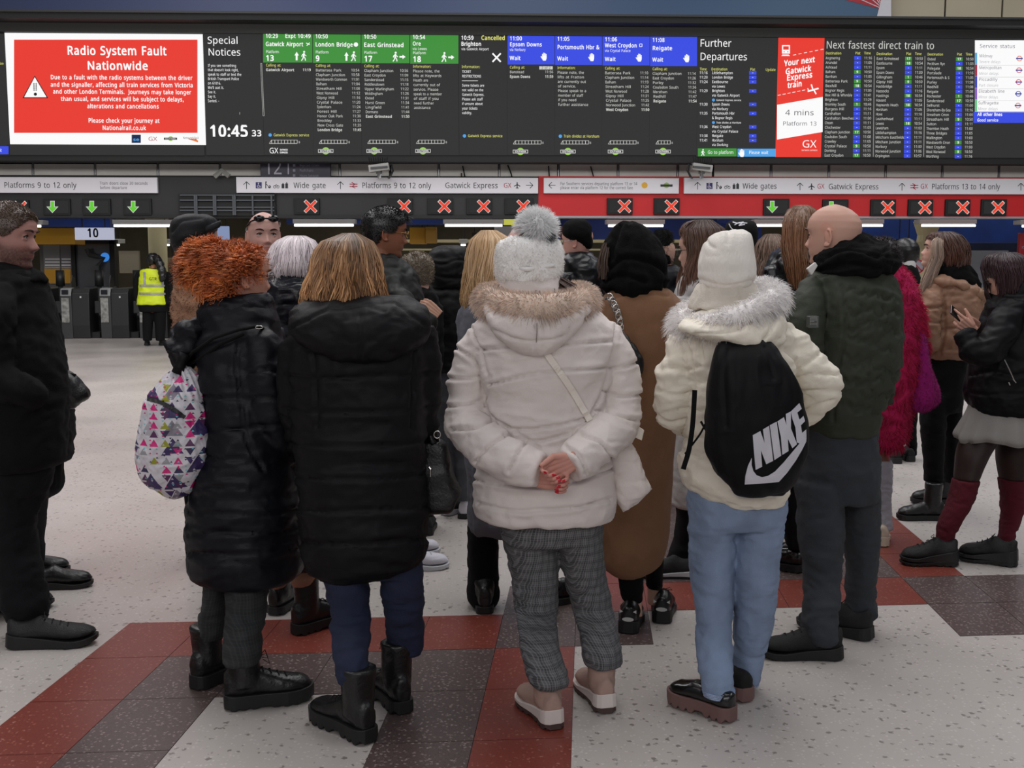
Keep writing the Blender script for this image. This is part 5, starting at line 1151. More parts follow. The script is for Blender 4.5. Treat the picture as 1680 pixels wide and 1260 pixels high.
def plaid(name, base, dark, light, k=1.0, contrast=1.0):
    m = bpy.data.materials.new(name); m.use_nodes = True; nt = m.node_tree; b = nt.nodes['Principled BSDF']; L = nt.links.new
    tc = nt.nodes.new('ShaderNodeTexCoord'); sx = nt.nodes.new('ShaderNodeSeparateXYZ'); 
    nz = nt.nodes.new('ShaderNodeTexNoise'); nz.inputs['Scale'].default_value = 5; L(tc.outputs['Object'], nz.inputs[0])
    ad = nt.nodes.new('ShaderNodeVectorMath'); ad.operation = 'MULTIPLY_ADD'; ad.inputs[1].default_value = (.03, .03, .03); L(nz.outputs['Color'], ad.inputs[0]); L(tc.outputs['Object'], ad.inputs[2]); L(ad.outputs[0], sx.inputs[0])
    def wave(out, freq, lo, hi):
        mu = nt.nodes.new('ShaderNodeMath'); mu.operation = 'MULTIPLY'; mu.inputs[1].default_value = freq; L(out, mu.inputs[0])
        sn = nt.nodes.new('ShaderNodeMath'); sn.operation = 'SINE'; L(mu.outputs[0], sn.inputs[0])
        r = nt.nodes.new('ShaderNodeMapRange'); r.inputs[1].default_value = lo; r.inputs[2].default_value = hi; L(sn.outputs[0], r.inputs[0]); return r.outputs[0]
    xa = nt.nodes.new('ShaderNodeMath'); xa.operation = 'ADD'; L(sx.outputs[0], xa.inputs[0]); ym = nt.nodes.new('ShaderNodeMath'); ym.operation = 'MULTIPLY'; ym.inputs[1].default_value = .8; L(sx.outputs[1], ym.inputs[0]); L(ym.outputs[0], xa.inputs[1])
    def mixc(f, a, c, fac):
        mm = nt.nodes.new('ShaderNodeMath'); mm.operation = 'MULTIPLY'; mm.inputs[1].default_value = fac*contrast; L(f, mm.inputs[0])
        mx = nt.nodes.new('ShaderNodeMix'); mx.data_type = 'RGBA'; L(mm.outputs[0], mx.inputs[0])
        if isinstance(a, tuple): mx.inputs[6].default_value = a
        else: L(a, mx.inputs[6])
        mx.inputs[7].default_value = c; return mx.outputs[2]
    o = mixc(wave(sx.outputs[2], 2*math.pi/(.030*k), -.2, .8), lin(base), lin(dark), .55)
    o = mixc(wave(xa.outputs[0], 2*math.pi/(.034*k), -.2, .8), o, lin(dark), .55)
    o = mixc(wave(xa.outputs[0], 2*math.pi/(.0085*k), .3, .9), o, lin(light), .45)
    o = mixc(wave(sx.outputs[2], 2*math.pi/(.0075*k), .5, 1), o, lin(light), .3)
    L(o, b.inputs['Base Color']); b.inputs['Roughness'].default_value = .9; return m
M_plaid = plaid('grey_plaid', (92, 92, 94), (46, 47, 50), (140, 140, 142)); M_plaid_d = plaid('dark_plaid', (44, 46, 48), (26, 28, 30), (62, 64, 62), 1.6, .8)
# ================================================================ woman in the cream jacket, centre
p = Person(3.66, 895, 'person in cream padded jacket and fluffy white pompom hat, hands clasped behind', finev=0.006)
R_, d = p.root, p.d
torso = [(494, 835, 930, .10), (502, 812, 955, .13), (515, 793, 985, .15), (535, 782, 1003, .165), (565, 778, 1010, .18), (610, 786, 1003, .185), (660, 795, 994, .175), (705, 797, 990, .17), (745, 787, 999, .18), (785, 781, 1007, .195), (820, 779, 1009, .20), (838, 781, 1006, .20), (847, 786, 1002, .185)]
b = MB(); loft(b, torso, d, n=96, step=.01)
limb(b, [(800, 548, .0, 26), (778, 585, 0, 31), (767, 640, .0, 33), (766, 690, -.03, 35), (790, 725, -.14, 35), (832, 752, -.21, 33), (884, 773, -.25, 27)], d, n=48, step=.006, quilt=(.10, .006))
limb(b, [(985, 545, .0, 26), (1006, 580, 0, 31), (1019, 640, .0, 32), (1015, 690, -.03, 35), (990, 718, -.14, 34), (962, 742, -.21, 32), (936, 764, -.25, 27)], d, n=48, step=.006, quilt=(.10, .006))
seams = [[(776, 540), (790, 580), (801, 612)], [(1007, 536), (1003, 582), (990, 641), (969, 679)], [(784, 574), (850, 568), (910, 566), (1000, 560)], [(805, 630), (890, 611), (950, 607), (1001, 604)], [(826, 702), (860, 704), (900, 700), (961, 686)],
 [(780, 787), (830, 795), (881, 799), (936, 793), (1003, 770)], [(750, 572), (784, 599), (795, 658), (809, 683), (835, 700), (886, 736)], [(732, 620), (760, 622), (790, 617)], [(734, 667), (765, 664), (797, 654)], [(742, 705), (775, 705), (812, 690)], [(782, 757), (801, 734), (839, 713)], [(836, 772), (848, 748), (862, 728)],
 [(1003, 604), (1025, 602), (1046, 594)], [(992, 642), (1020, 650), (1050, 648)], [(975, 672), (1010, 680), (1048, 690)], [(952, 713), (986, 728), (1004, 752)], [(930, 735), (950, 750), (962, 775)], [(826, 715), (880, 724), (930, 712)], [(786, 826), (850, 838), (930, 834), (1000, 818)]]
coat, cv, cq, cn = cloth('jacket', b, M_creamj, R_, .0066, 1, (.0055, (5, 5, 11)), (.0028, (14, 14, 26)), 2, keep=True, seams=seams, sw=1.9, sd=.013)
coatbvh = BVHTree.FromPolygons([Vector(x) for x in cv], [tuple(q) for q in cq])
# cuffs
for x, y, dd, ax, ay, r in ((886, 774, -.25, .42, .17, 25), (934, 766, -.25, -.42, .2, 25)):
    c0 = np.array(W(x, y, d+dd)); dx = norm(NR*ax*1.0-NZ*ay)
    b = MB(); b.tube([Vector(c0-dx*.012), Vector(c0+dx*.008)], r*d/F*.93, 24, cap=False); 
# hood lying on the back
b = MB(); loft(b, [(492, 800, 968, .05, -.10), (508, 795, 970, .08, -.14), (525, 799, 957, .085, -.165), (543, 810, 943, .08, -.175), (558, 824, 928, .07, -.18), (570, 842, 914, .055, -.18), (578, 860, 898, .035, -.18), (582, 872, 886, .02, -.175)], d, e=2.1, n=64, quilt=None)
cloth('hood', b, M_creamj, R_, .006, 3, (.006, (8, 8, 11)), (.002, (20, 20, 30)), 5, seams=[[(812, 540), (845, 556), (880, 560), (925, 552)], [(880, 535), (881, 578)]], sw=2, sd=.006)
b = MB(); pts = [Vector(W(x, y, d+dd)) for x, y, dd in ((881, 530, -.268), (881, 545, -.262), (880, 560, -.245), (879, 576, -.215))]; b.tube(pts, .0015, 5); b.build('hood_seam', mat('seam_grey', (150, 140, 136), .8), R_)
# stand-up inner collar under the hat
b = MB(); loft(b, [(446, 838, 906, .07, -.03), (456, 826, 918, .085, -.03), (470, 820, 922, .095, -.03), (500, 812, 932, .10, -.03)], d, e=2.2, n=48)
cloth('inner_collar', b, M_creamj, R_, .006, 3, (.004, (14, 14, 20)), None, 8)
# fur trim ring
ang = np.linspace(0, 2*np.pi, 41); cen = np.array(W(880, 490, d+.0)); b = MB(); tr = []
for a in ang: tr.append(Vector(cen+NR*(.158*math.cos(a))+NF*(.245*math.sin(a)+.03)+NZ*(.012*math.sin(a)-.012+.012*abs(math.cos(a))**3)))
b.tube(tr, .047, 16, cap=False); V, Q, N = remesh(b, .01, 2)
trim = mkobj('fur_trim', V, Q, mat('fur_backing', (214, 194, 178), .9), R_, smooth=True)
fur('fur', V, Q, 12000, .026, M_furm, trim, r=.0011, droop=.4, rnd=.6, jit=.2, var=.13, seed=3, tintf=lambda q: np.array([.82, .70, .62])*(1+.25*fbm(q*30, 2))[:, None]*(1-.0*q[:, :1]))
# hair escaping under the hat
hm = hair_mat('hair_dark_brown', (74, 50, 40))
longhair(R_, [(440, 838, 900, .06), (462, 824, 930, .09), (478, 812, 958, .11), (500, 790, 975, .12)], d, hm, 260, seed=2, wave=.010, r=.0022, shell_col=.8)
# hat
h = p.head(866, 425, .0, 5, 0, 0, 1.0, True)
b = MB(); loft(b, [(384, 848, 890, .04), (387, 836, 903, .075), (393, 826, 912, .10), (404, 818, 919, .118), (420, 815, 922, .125), (440, 814, 921, .125), (455, 816, 917, .12), (464, 822, 911, .112), (467, 832, 900, .10)], d, e=2.3, n=64)
hat, V, Q, N = cloth('hat', b, mat('hat_backing', (244, 242, 240), .9), R_, .006, 3, (.006, (11, 11, 9)), None, 4, keep=True)
fur('hat_pile', V, Q, 11000, .009, M_furm, hat, r=.0010, droop=.5, rnd=.6, jit=.2, var=.05, seed=4, tintf=lambda q: np.array([1.0, .985, .97])*np.ones((len(q), 1)))
b = MB(); b.tube([Vector(W(x, y, d+dd)) for x, y, dd in ((816, 430, -.02), (828, 437, -.09), (866, 442, -.128), (905, 436, -.10), (921, 426, -.02))], .007, 8); 
b.build('fold_edge', mat('hat_fold', (232, 230, 228), .9), hat, smooth=True)
b = MB(); b.ball(tuple(W(880, 375, d-.045)), .054, 24, 16); V, f = b.arr(); pm = b.build('pompom', mat('pom_core', (246, 246, 246), .9), R_, smooth=True)
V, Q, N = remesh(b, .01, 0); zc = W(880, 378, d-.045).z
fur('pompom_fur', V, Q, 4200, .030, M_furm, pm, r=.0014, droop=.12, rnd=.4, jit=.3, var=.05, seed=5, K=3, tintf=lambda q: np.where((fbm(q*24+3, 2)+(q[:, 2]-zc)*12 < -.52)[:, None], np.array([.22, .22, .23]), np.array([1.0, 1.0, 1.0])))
# trousers
hips = [(790, 800, 990, .14), (835, 815, 988, .15), (860, 818, 987, .145), (885, 822, 984, .13)]
Ll = [(850, 819, 905, .12), (887, 823, 912, .105), (937, 838, 915, .088, .01), (987, 845, 914, .078, .01), (1037, 852, 913, .074, -.12), (1087, 860, 922, .072, -.19), (1110, 866, 931, .070, -.21), (1121, 870, 932, .068, -.21)]
Lr = [(850, 900, 988, .12), (887, 911, 987, .105), (937, 925, 991, .088, .02), (987, 937, 1003, .078, .04), (1037, 951, 1012, .068, -.05), (1070, 957, 1018, .070, -.08), (1088, 959, 1019, .068, -.08)]
p.legs_cloth('trousers', hips, [Ll, Lr], M_plaid, .0082, (.006, (8, 8, 15)), (.002, (18, 18, 44)), 3)
hs = MB()
back = -NF
t1 = hand_mb(p.hands, W(884, 786, d-.235), NR*.98-NZ*.02-NF*.12, NF+NZ*.35, .90, (46, 54, 60, 64), (30, 45), mirror=1, spread=1)
t2 = hand_mb(p.hands, W(938, 757, d-.27), -NR*.86-NZ*.40-NF*.10, NF+NZ*.25, .90, (40, 52, 58, 62), (35, 40), mirror=-1, spread=1)
bo = p.body(M_skin3, torso, [Ll, Lr], [[(800, 548, .0, 26), (767, 640, .0, 33), (766, 690, -.03, 35), (790, 725, -.14, 35), (832, 752, -.21, 33), (884, 775, -.25, 27)], [(985, 545, .0, 26), (1019, 640, .0, 32), (1015, 690, -.03, 35), (990, 718, -.14, 34), (962, 742, -.21, 32), (936, 764, -.25, 27)]])
nails(t1, mat('red_nail', (196, 26, 48), .25), R_, .95); nails(t2, mat('red_nail', (196, 26, 48), .25), R_, .95)
bup = mat('boot_dusty_pink', (172, 142, 130), .75, bump=.3, bscale=120); bw_ = mat('boot_white', (214, 204, 198), .6); bso = mat('boot_sole_brown', (70, 52, 48), .7)
shoe(R_, (911, 1199), -20, .265, .098, upper=bup, sole=bso, mid=bw_, sole_h=.036, collar=.10, shaft=(.175, .047, .049), lug=.008)
shoe(R_, (996, 1172), -12, .265, .098, upper=bup, sole=bso, mid=bw_, sole_h=.036, collar=.10, shaft=(.175, .047, .049), lug=.008)
# strap across the back and the little padded bag it carries
def ribbon(name, pts, d, wpx, m, parent, bvh=None, th=.003, lift=.003, n=40):
    K = smooth_table([(i,)+tuple(q) for i, q in enumerate(pts)], n); V = []; cam0 = Vector((0, 0, H))
    P2 = K[:, 1:3]; tg = np.gradient(P2, axis=0); tg /= np.linalg.norm(tg, axis=1)[:, None]; nm = np.stack([-tg[:, 1], tg[:, 0]], 1)
    for (x, y), nn, row in zip(P2, nm, K):
        for s_ in (-1, 1):
            px, py = x+nn[0]*wpx/2*s_, y+nn[1]*wpx/2*s_; q = W(px, py, d+row[3])
            if bvh is not None:
                dr = (W(px, py, d)-cam0).normalized(); hit = bvh.ray_cast(cam0, dr)
                if hit[0] is not None: q = hit[0]-dr*lift
            V.append(q)
    V2 = [q+FWD*th for q in V]; n_ = len(V)//2; A = [tuple(q) for q in V]+[tuple(q) for q in V2]; o = len(V); f = []
    for i in range(n_-1):
        a, b_, c, e = 2*i, 2*i+1, 2*i+3, 2*i+2; f += [(a, b_, c, e), (a+o, e+o, c+o, b_+o), (a, e, e+o, a+o), (b_, b_+o, c+o, c)]
    return mkobj(name, A, f, m, parent, smooth=False)
M_strapc = mat('cream_webbing', (230, 221, 210), .7, bump=.4, bscale=500)
bg_ = empty('shoulder_bag', tuple(W(1030, 838, d-.05))); tag(bg_, 'small cream padded shoulder bag hanging at the cream jacket hip', 'bag')
ribbon('strap', [(884, 562, -.3), (905, 592, -.2), (935, 635, -.19), (968, 690, -.18)], d, 10.5, M_strapc, bg_, coatbvh, th=.004, lift=.009)
b = MB(); loft(b, [(722, 1000, 1030, .03, -.02), (735, 996, 1041, .045, -.02), (760, 1000, 1051, .05, -.02), (785, 1003, 1060, .05, -.02), (799, 1004, 1067, .05, -.02), (812, 1006, 1056, .045, -.02), (825, 1013, 1041, .03, -.02), (836, 1020, 1028, .015, -.02)], d, e=2.6, n=56, quilt=(.06, .006, .02, 0), step=.005)
cloth('pouch', b, M_creamj, bg_, .005, 2, (.004, (16, 16, 16)), None, 3)
b = MB(); b.tube([Vector(W(x, y, d+.0)) for x, y in ((1021, 838), (1045, 824), (1068, 800))], .006, 8); b.build('piping', M_strapc, bg_, smooth=True)
b = MB(); q = [W(x, y, d-.02) for x, y in ((1034, 706), (1042, 696), (1057, 706), (1053, 723), (1030, 712))]
b.add([tuple(v) for v in q]+[tuple(v+FWD*.01) for v in q], [(0, 1, 2, 3, 4), (9, 8, 7, 6, 5)]+[(i, i+5, (i+1) % 5+5, (i+1) % 5) for i in range(5)]); b.build('strap_tab', M_strapc, bg_, bevel=.002)
b = MB(); b.tube([Vector(W(x, y, d-.01)) for x, y in ((1040, 708), (1028, 716), (1015, 730))], .008, 8); b.build('strap_loop', M_strapc, bg_, smooth=True)
# ================================================================ blonde woman in the long black coat
M_bboot = mat('boot_black_leather', (20, 20, 21), .35, bump=.35, bscale=120)
p = Person(3.52, 590, 'person with long golden brown hair in a long black quilted coat and blue jeans', finev=0.011)
R_, d = p.root, p.d
torso = [(500, 555, 635, .10), (512, 525, 665, .13), (526, 498, 688, .15), (545, 484, 700, .16), (590, 478, 704, .17), (650, 478, 702, .165), (710, 482, 699, .17), (770, 489, 699, .18), (840, 493, 700, .185), (890, 496, 700, .19), (915, 500, 694, .18), (932, 508, 660, .15), (941, 525, 630, .12)]
arms = [[(505, 540, .0, 24), (485, 580, 0, 27), (481, 640, .0, 25), (487, 690, .02, 25), (498, 735, .08, 23), (515, 765, .15, 20)], [(688, 540, .0, 24), (697, 580, 0, 26), (700, 640, .02, 23), (698, 690, .06, 22), (690, 740, .14, 20)]]
b = MB(); loft(b, torso, d, quilt=(.125, .012, .0, .025), n=96, step=.008)
for A in arms: limb(b, A, d, quilt=(.11, .007))
seams = hlines(470, 715, [615, 672, 728, 782, 836, 888], 5, -6, 2, 1)+[[(512, 560), (520, 620), (522, 700)], [(680, 560), (676, 620), (675, 700)]]
coat = cloth('coat', b, M_blk, R_, .0095, 1, (.006, (5, 5, 12)), (.002, (18, 18, 30)), 12, seams=seams, sw=2.6, sd=.009)
b = MB(); loft(b, [(486, 520, 668, .07, -.02), (498, 497, 690, .11, -.05), (515, 478, 702, .12, -.08), (533, 474, 704, .12, -.10), (552, 485, 700, .11, -.12), (570, 505, 688, .09, -.13), (584, 535, 660, .07, -.135), (592, 565, 630, .04, -.14)], d, e=2.2, n=72)
cloth('hood', b, M_blk, R_, .0075, 2, (.007, (7, 7, 9)), (.002, (20, 20, 30)), 6, seams=[[(482, 538), (560, 505), (640, 500), (700, 535)], [(592, 515), (592, 588)]], sw=2.2, sd=.005)
h = p.head(575, 450, .0, 10, 0, 0, .97, True)
hair_b = hair_mat('hair_golden', (166, 126, 88))
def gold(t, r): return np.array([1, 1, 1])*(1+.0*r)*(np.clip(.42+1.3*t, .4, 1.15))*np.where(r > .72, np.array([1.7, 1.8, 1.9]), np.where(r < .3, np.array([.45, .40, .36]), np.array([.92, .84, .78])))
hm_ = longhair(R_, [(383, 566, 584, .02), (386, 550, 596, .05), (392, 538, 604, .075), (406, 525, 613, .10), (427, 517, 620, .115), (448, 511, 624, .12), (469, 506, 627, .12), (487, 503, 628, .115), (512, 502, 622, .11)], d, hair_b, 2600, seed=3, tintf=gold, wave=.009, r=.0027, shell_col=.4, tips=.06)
hips = [(880, 520, 690, .13), (915, 530, 688, .125), (935, 532, 688, .12)]
Ll = [(915, 532, 606, .10), (950, 535, 604, .095, -.02), (989, 540, 605, .082, -.03), (1033, 544, 606, .075, -.10), (1078, 549, 606, .066, -.16), (1100, 553, 605, .054, -.18), (1118, 556, 600, .047, -.18)]
Lr = [(915, 618, 690, .10), (950, 624, 692, .09, .0), (985, 629, 694, .082, .02), (1011, 634, 694, .078, .04), (1040, 636, 693, .066, .06), (1062, 638, 692, .055, .07), (1072, 640, 690, .05, .07)]
p.legs_cloth('jeans', hips, [Ll, Lr], M_jean_d, .009, (.006, (8, 8, 18)), (.002, (20, 20, 50)), 7)
p.body(M_skin, torso, [Ll, Lr], arms)
shoe(R_, (608, 1222), -42, .30, .108, 'block', M_bboot, M_rub, sole_h=.048, collar=.10, shaft=(.235, .052, .058), lug=.014, laces=M_lace, toe_h=.05)
shoe(R_, (664, 1174), -28, .29, .105, 'block', M_bboot, M_rub, sole_h=.045, collar=.10, shaft=(.235, .050, .056), lug=.014, laces=M_lace, toe_h=.05)
# her black handbag
bg_ = empty('handbag', tuple(W(722, 838, d+.12))); tag(bg_, 'black tote handbag hanging between the long black coat and the cream jacket', 'bag')
dd = d+.10
b = MB(); loft(b, [(722, 690, 722, .05), (730, 690, 733, .055), (760, 689, 739, .065), (790, 688, 748, .07), (808, 688, 756, .07), (824, 690, 748, .07), (834, 692, 746, .065), (838, 696, 740, .05)], dd, e=4, n=48)
cloth('pouch', b, M_leather, bg_, .006, 1, (.004, (10, 10, 14)), None, 3)
b = MB(); b.tube([W(702, 690, dd-.04), W(707, 720, dd-.05), W(712, 728, dd-.06)], .010, 8); b.tube([W(700, 600, dd-.02), W(702, 650, dd-.03), W(712, 700, dd-.04), W(718, 728, dd-.03)], .007, 8); b.build('handle', M_leather, bg_, smooth=True)
b = MB(); t = np.linspace(0, 2*np.pi, 17); b.tube([W(717+5.5*math.cos(q), 713+6*math.sin(q), dd-.06) for q in t], .003, 6, cap=False); b.build('ring', M_silver, bg_, smooth=True)
b = MB(); b.tube([W(704, 766, dd-.075), W(707, 770, dd-.078)], .004, 6); b.tube([W(706, 768, dd-.075), W(706, 782, dd-.075)], .002, 6); b.build('zip_pull', M_silver, bg_)
# ================================================================ red haired woman
p = Person(3.74, 400, 'person with curly orange red hair, glasses and long black coat', finev=0.0045)
R_, d = p.root, p.d
torso = [(486, 338, 442, .09), (500, 332, 447, .11), (518, 330, 452, .13), (540, 326, 458, .15), (570, 324, 466, .17), (609, 326, 470, .18), (660, 338, 474, .18), (720, 338, 480, .19), (770, 325, 488, .20), (815, 314, 494, .21), (860, 309, 496, .21), (905, 314, 496, .215), (932, 317, 494, .21), (943, 330, 488, .19), (948, 345, 470, .16)]
arms = [[(418, 540, -.05, 26), (428, 575, -.11, 31), (436, 630, -.13, 32), (450, 690, -.11, 30), (468, 735, -.04, 27), (486, 765, .06, 23)], [(440, 545, .1, 24), (460, 640, .15, 24), (470, 740, .15, 22)]]
b = MB(); loft(b, torso, d, quilt=(.105, .012, .01, .02), n=96, step=.008)
for A in arms: limb(b, A, d, quilt=(.095, .008))
seams = [[(388, 600), (396, 660), (405, 720), (430, 770)], [(392, 560), (387, 610)]]+hlines(310, 500, [842, 876, 908], 4, -8, 2, 4)+hlines(330, 400, [650, 700, 748, 796], 2, 3, 2, 5)+[[(405, 612), (435, 606), (465, 612)], [(408, 655), (440, 652), (470, 652)], [(412, 700), (440, 698), (478, 690)]]
cloth('coat', b, M_navy2, R_, .0095, 1, (.006, (5, 5, 12)), (.002, (18, 18, 30)), 22, seams=seams, sw=2.4, sd=.009)
b = MB(); loft(b, [(482, 338, 440, .09), (490, 333, 446, .105), (505, 328, 449, .115), (520, 326, 450, .12), (530, 330, 450, .12)], d, e=2.1, n=56, quilt=(.05, .006, 0, 0)); cloth('collar', b, M_navy2, R_, .0065, 2, (.005, (12, 12, 30)), (.002, (22, 22, 22)), 3)
b = MB(); loft(b, [(522, 320, 345, .06, -.02), (532, 298, 350, .09, -.02), (548, 282, 348, .10, -.02), (562, 279, 340, .10, -.02), (580, 284, 330, .09, -.02), (596, 288, 320, .07, -.02), (606, 292, 312, .05, -.02)], d, e=2.1, n=48); cloth('hood', b, M_navy2, R_, .0065, 1, (.012, (9, 9, 12)), (.003, (18, 18, 22)), 9)
h = p.head(396, 455, .0, 58, 0, 0, .98, True, ears=True)
hred = hair_mat('hair_orange_red', (204, 116, 62), .5)
rg = lambda q: (1+.45*fbm(q*30+3, 2))[:, None]*np.array([1, 1, 1])*np.where((fbm(q*19, 2) > .22)[:, None], np.array([1.4, 1.55, 1.5]), np.array([.9, .78, .7]))
# crown, temples and nape; the curls pile up and out
b = MB(); loft(b, [(404, 378, 412, .05), (410, 356, 422, .08), (420, 342, 427, .10), (434, 336, 428, .105), (447, 336, 420, .11), (458, 338, 404, .105), (472, 340, 394, .10), (484, 348, 390, .085)], d, e=2.1, n=48)
b.ball(tuple(W(332, 424, d-.0)), (.062, .07, .056), 18, 12); b.ball(tuple(W(318, 440, d)), (.042, .05, .045), 16, 10); b.ball(tuple(W(345, 412, d-.03)), (.04, .05, .035), 14, 10)
V, Q, N = remesh(b, .009, 2); V = crumple(V, N, .008, (16, 16, 16), 3)
hb = mkobj('hair', V, Q, hred, R_, smooth=True, col=np.clip((np.array([.55, .45, .4])*(1+.4*fbm(V*30, 2))[:, None]), 0, 2)); 
fur('curls', V, Q, 2000, .032, hred, hb, r=.0027, droop=.5, rnd=.9, jit=.12, var=.15, K=11, seed=9, tintf=rg, curl=.010)
fur('frizz', V, Q, 2600, .038, hred, hb, r=.0005, droop=.3, rnd=1.0, jit=.25, var=.2, K=6, seed=10, tintf=rg, curl=.009)
rng = np.random.default_rng(3); S = 26; P3 = []; 
for k in range(S):
    x0, y0 = 336+rng.normal()*7, 455+rng.normal()*6; t = np.linspace(0, 1, 14); a = rng.random()*6
    P3.append([tuple(W(x0+4*math.sin(a+q*9)-3*q, y0+q*(22+rng.random()*22), d-.07+.02*math.cos(a+q*9))) for q in t])
P3 = np.array(P3); v, f, c = strands(P3, np.ones((S, 14))*.0035*np.linspace(1, .3, 14)[None], np.tile(-NF, (S, 14, 1)), np.tile([1.3, 1.25, 1.1], (S, 1))*(1+.2*rng.normal(size=(S, 1)))); tag(mkobj('loose_curl', v, f, hred, hb, smooth=True, col=c), kind='stuff')
h.features(R_, (120, 70, 40), glasses=mat('dark_frame', (30, 28, 30), .3))
hips = [(900, 335, 470, .14), (940, 340, 450, .13), (950, 341, 445, .12)]
Ll = [(925, 338, 385, .10, .02), (950, 338, 378, .09, .02), (988, 333, 373, .08, .03), (1020, 328, 370, .072, .04), (1045, 325, 368, .062, .05)]
Lr = [(925, 375, 450, .105, -.05), (950, 374, 440, .095, -.06), (993, 371, 436, .082, -.08), (1035, 370, 431, .074, -.13), (1065, 369, 427, .07, -.15), (1085, 369, 426, .066, -.16)]
p.legs_cloth('trousers', hips, [Ll, Lr], M_plaid_d, .0095, (.006, (8, 8, 18)), (.002, (20, 20, 50)), 9)
p.body(M_skin, torso, [Ll, Lr], arms)
shoe(R_, (318, 1133), 32, .29, .105, 'block', M_bboot, M_rub, sole_h=.05, collar=.10, shaft=(.22, .052, .058), lug=.006, laces=M_lace)
shoe(R_, (368, 1163), 72, .30, .108, 'block', M_bboot, M_rub, sole_h=.05, collar=.10, shaft=(.20, .054, .058), lug=.006, laces=M_lace)
# printed drawstring bag
def print_mat():
    m = bpy.data.materials.new('geometric_print'); m.use_nodes = True; nt = m.node_tree; b = nt.nodes['Principled BSDF']; L = nt.links.new
    tc = nt.nodes.new('ShaderNodeTexCoord'); cur = lin((206, 202, 208))
    def layer(prev, sc_, ofs, thr, cols):
        mp = nt.nodes.new('ShaderNodeMapping'); mp.inputs['Scale'].default_value = (sc_[0], 0, sc_[1]); mp.inputs['Location'].default_value = (ofs[0], 0, ofs[1]); L(tc.outputs['Object'], mp.inputs[0])
        fr = nt.nodes.new('ShaderNodeVectorMath'); fr.operation = 'FRACTION'; L(mp.outputs[0], fr.inputs[0]); fl_ = nt.nodes.new('ShaderNodeVectorMath'); fl_.operation = 'FLOOR'; L(mp.outputs[0], fl_.inputs[0])
        s = nt.nodes.new('ShaderNodeSeparateXYZ'); L(fr.outputs[0], s.inputs[0])
        def M_(op, a, c=None):
            n = nt.nodes.new('ShaderNodeMath'); n.operation = op
            for i, q in enumerate((a, c)):
                if q is None: continue
                if isinstance(q, (int, float)): n.inputs[i].default_value = q
                else: L(q, n.inputs[i])
            return n.outputs[0]
        ax = M_('MULTIPLY', M_('ABSOLUTE', M_('SUBTRACT', s.outputs[0], .5)), 2)
        wn = nt.nodes.new('ShaderNodeTexWhiteNoise'); wn.noise_dimensions = '3D'; L(fl_.outputs[0], wn.inputs['Vector'])
        up = M_('GREATER_THAN', wn.outputs['Value'], .35)     # some triangles point down
        zz = M_('ADD', M_('MULTIPLY', s.outputs[2], M_('SUBTRACT', M_('MULTIPLY', up, 2), 1)), M_('SUBTRACT', 1, up))
        ins = M_('MULTIPLY', M_('LESS_THAN', M_('ADD', ax, zz), thr), M_('GREATER_THAN', zz, .1))
        sel = M_('GREATER_THAN', M_('FRACT', M_('MULTIPLY', wn.outputs['Value'], 7.3)), .14); f = M_('MULTIPLY', ins, sel)
        cr = nt.nodes.new('ShaderNodeValToRGB'); cr.color_ramp.interpolation = 'CONSTANT'; e = cr.color_ramp.elements
        e[0].position = 0; e[0].color = lin(cols[0]); e[1].position = 1/len(cols); e[1].color = lin(cols[1])
        for k in range(2, len(cols)): q = e.new(k/len(cols)); q.color = lin(cols[k])
        L(M_('FRACT', M_('MULTIPLY', wn.outputs['Value'], 13.7)), cr.inputs[0])
        mx = nt.nodes.new('ShaderNodeMix'); mx.data_type = 'RGBA'; L(f, mx.inputs[0])
        if isinstance(prev, tuple): mx.inputs[6].default_value = prev
        else: L(prev, mx.inputs[6])
        L(cr.outputs[0], mx.inputs[7]); return mx.outputs[2]
    o = layer(cur, (13, 17), (.3, .2), .99, [(58, 44, 92), (170, 168, 176), (58, 44, 92), (214, 210, 216), (128, 122, 134)])
    o = layer(o, (26, 34), (.7, .5), .92, [(206, 34, 120), (150, 152, 34), (200, 196, 204), (60, 46, 96), (86, 40, 84), (146, 146, 150), (52, 44, 80)])
    o = layer(o, (44, 70), (.1, .8), .5, [(110, 190, 196), (40, 36, 60), (200, 196, 204), (200, 196, 204), (206, 34, 120)])
    L(o, b.inputs['Base Color']); b.inputs['Roughness'].default_value = .55; return m
bg_ = empty('drawstring_bag', tuple(W(290, 815, d-.1))); tag(bg_, 'white drawstring bag with purple, pink and olive triangle print on the black coat back', 'bag')
dd = d-.10
b = MB(); loft(b, [(605, 292, 306, .015), (610, 285, 314, .03), (620, 272, 324, .045), (639, 254, 331, .07), (658, 241, 336, .085), (685, 236, 342, .095), (715, 230, 348, .10), (746, 227, 348, .10), (772, 231, 338, .095), (790, 243, 326, .08), (803, 262, 318, .06), (812, 274, 302, .035), (815, 282, 292, .015)], dd, e=2.3, n=96, step=.005)
V, Q, N = remesh(b, .0042, 1); x_, y_ = pix(V); gather = np.clip((665-y_)/60, 0, 1); ang_ = np.arctan2((V-np.array(W(292, 700, dd)))@NF, (V-np.array(W(292, 700, dd)))@NR)
V = V+N*(.006*gather*np.sin(ang_*22))[:, None]; V = carve(V, N, [[(241, 653), (270, 662), (302, 684)]], 2.4, .005); V = crumple(V, N, .005, (12, 12, 12), 6); V = crumple(V, N, .002, (40, 40, 30), 9)
sack = mkobj('sack', V, Q, print_mat(), bg_, smooth=True); sbvh = BVHTree.FromPolygons([Vector(x) for x in V], [tuple(q) for q in Q])
ribbon('zip', [(241, 654, 0), (262, 660, 0), (284, 671, 0), (303, 685, 0)], dd, 6, mat('zip_black', (20, 20, 22), .5), bg_, sbvh, lift=.004)
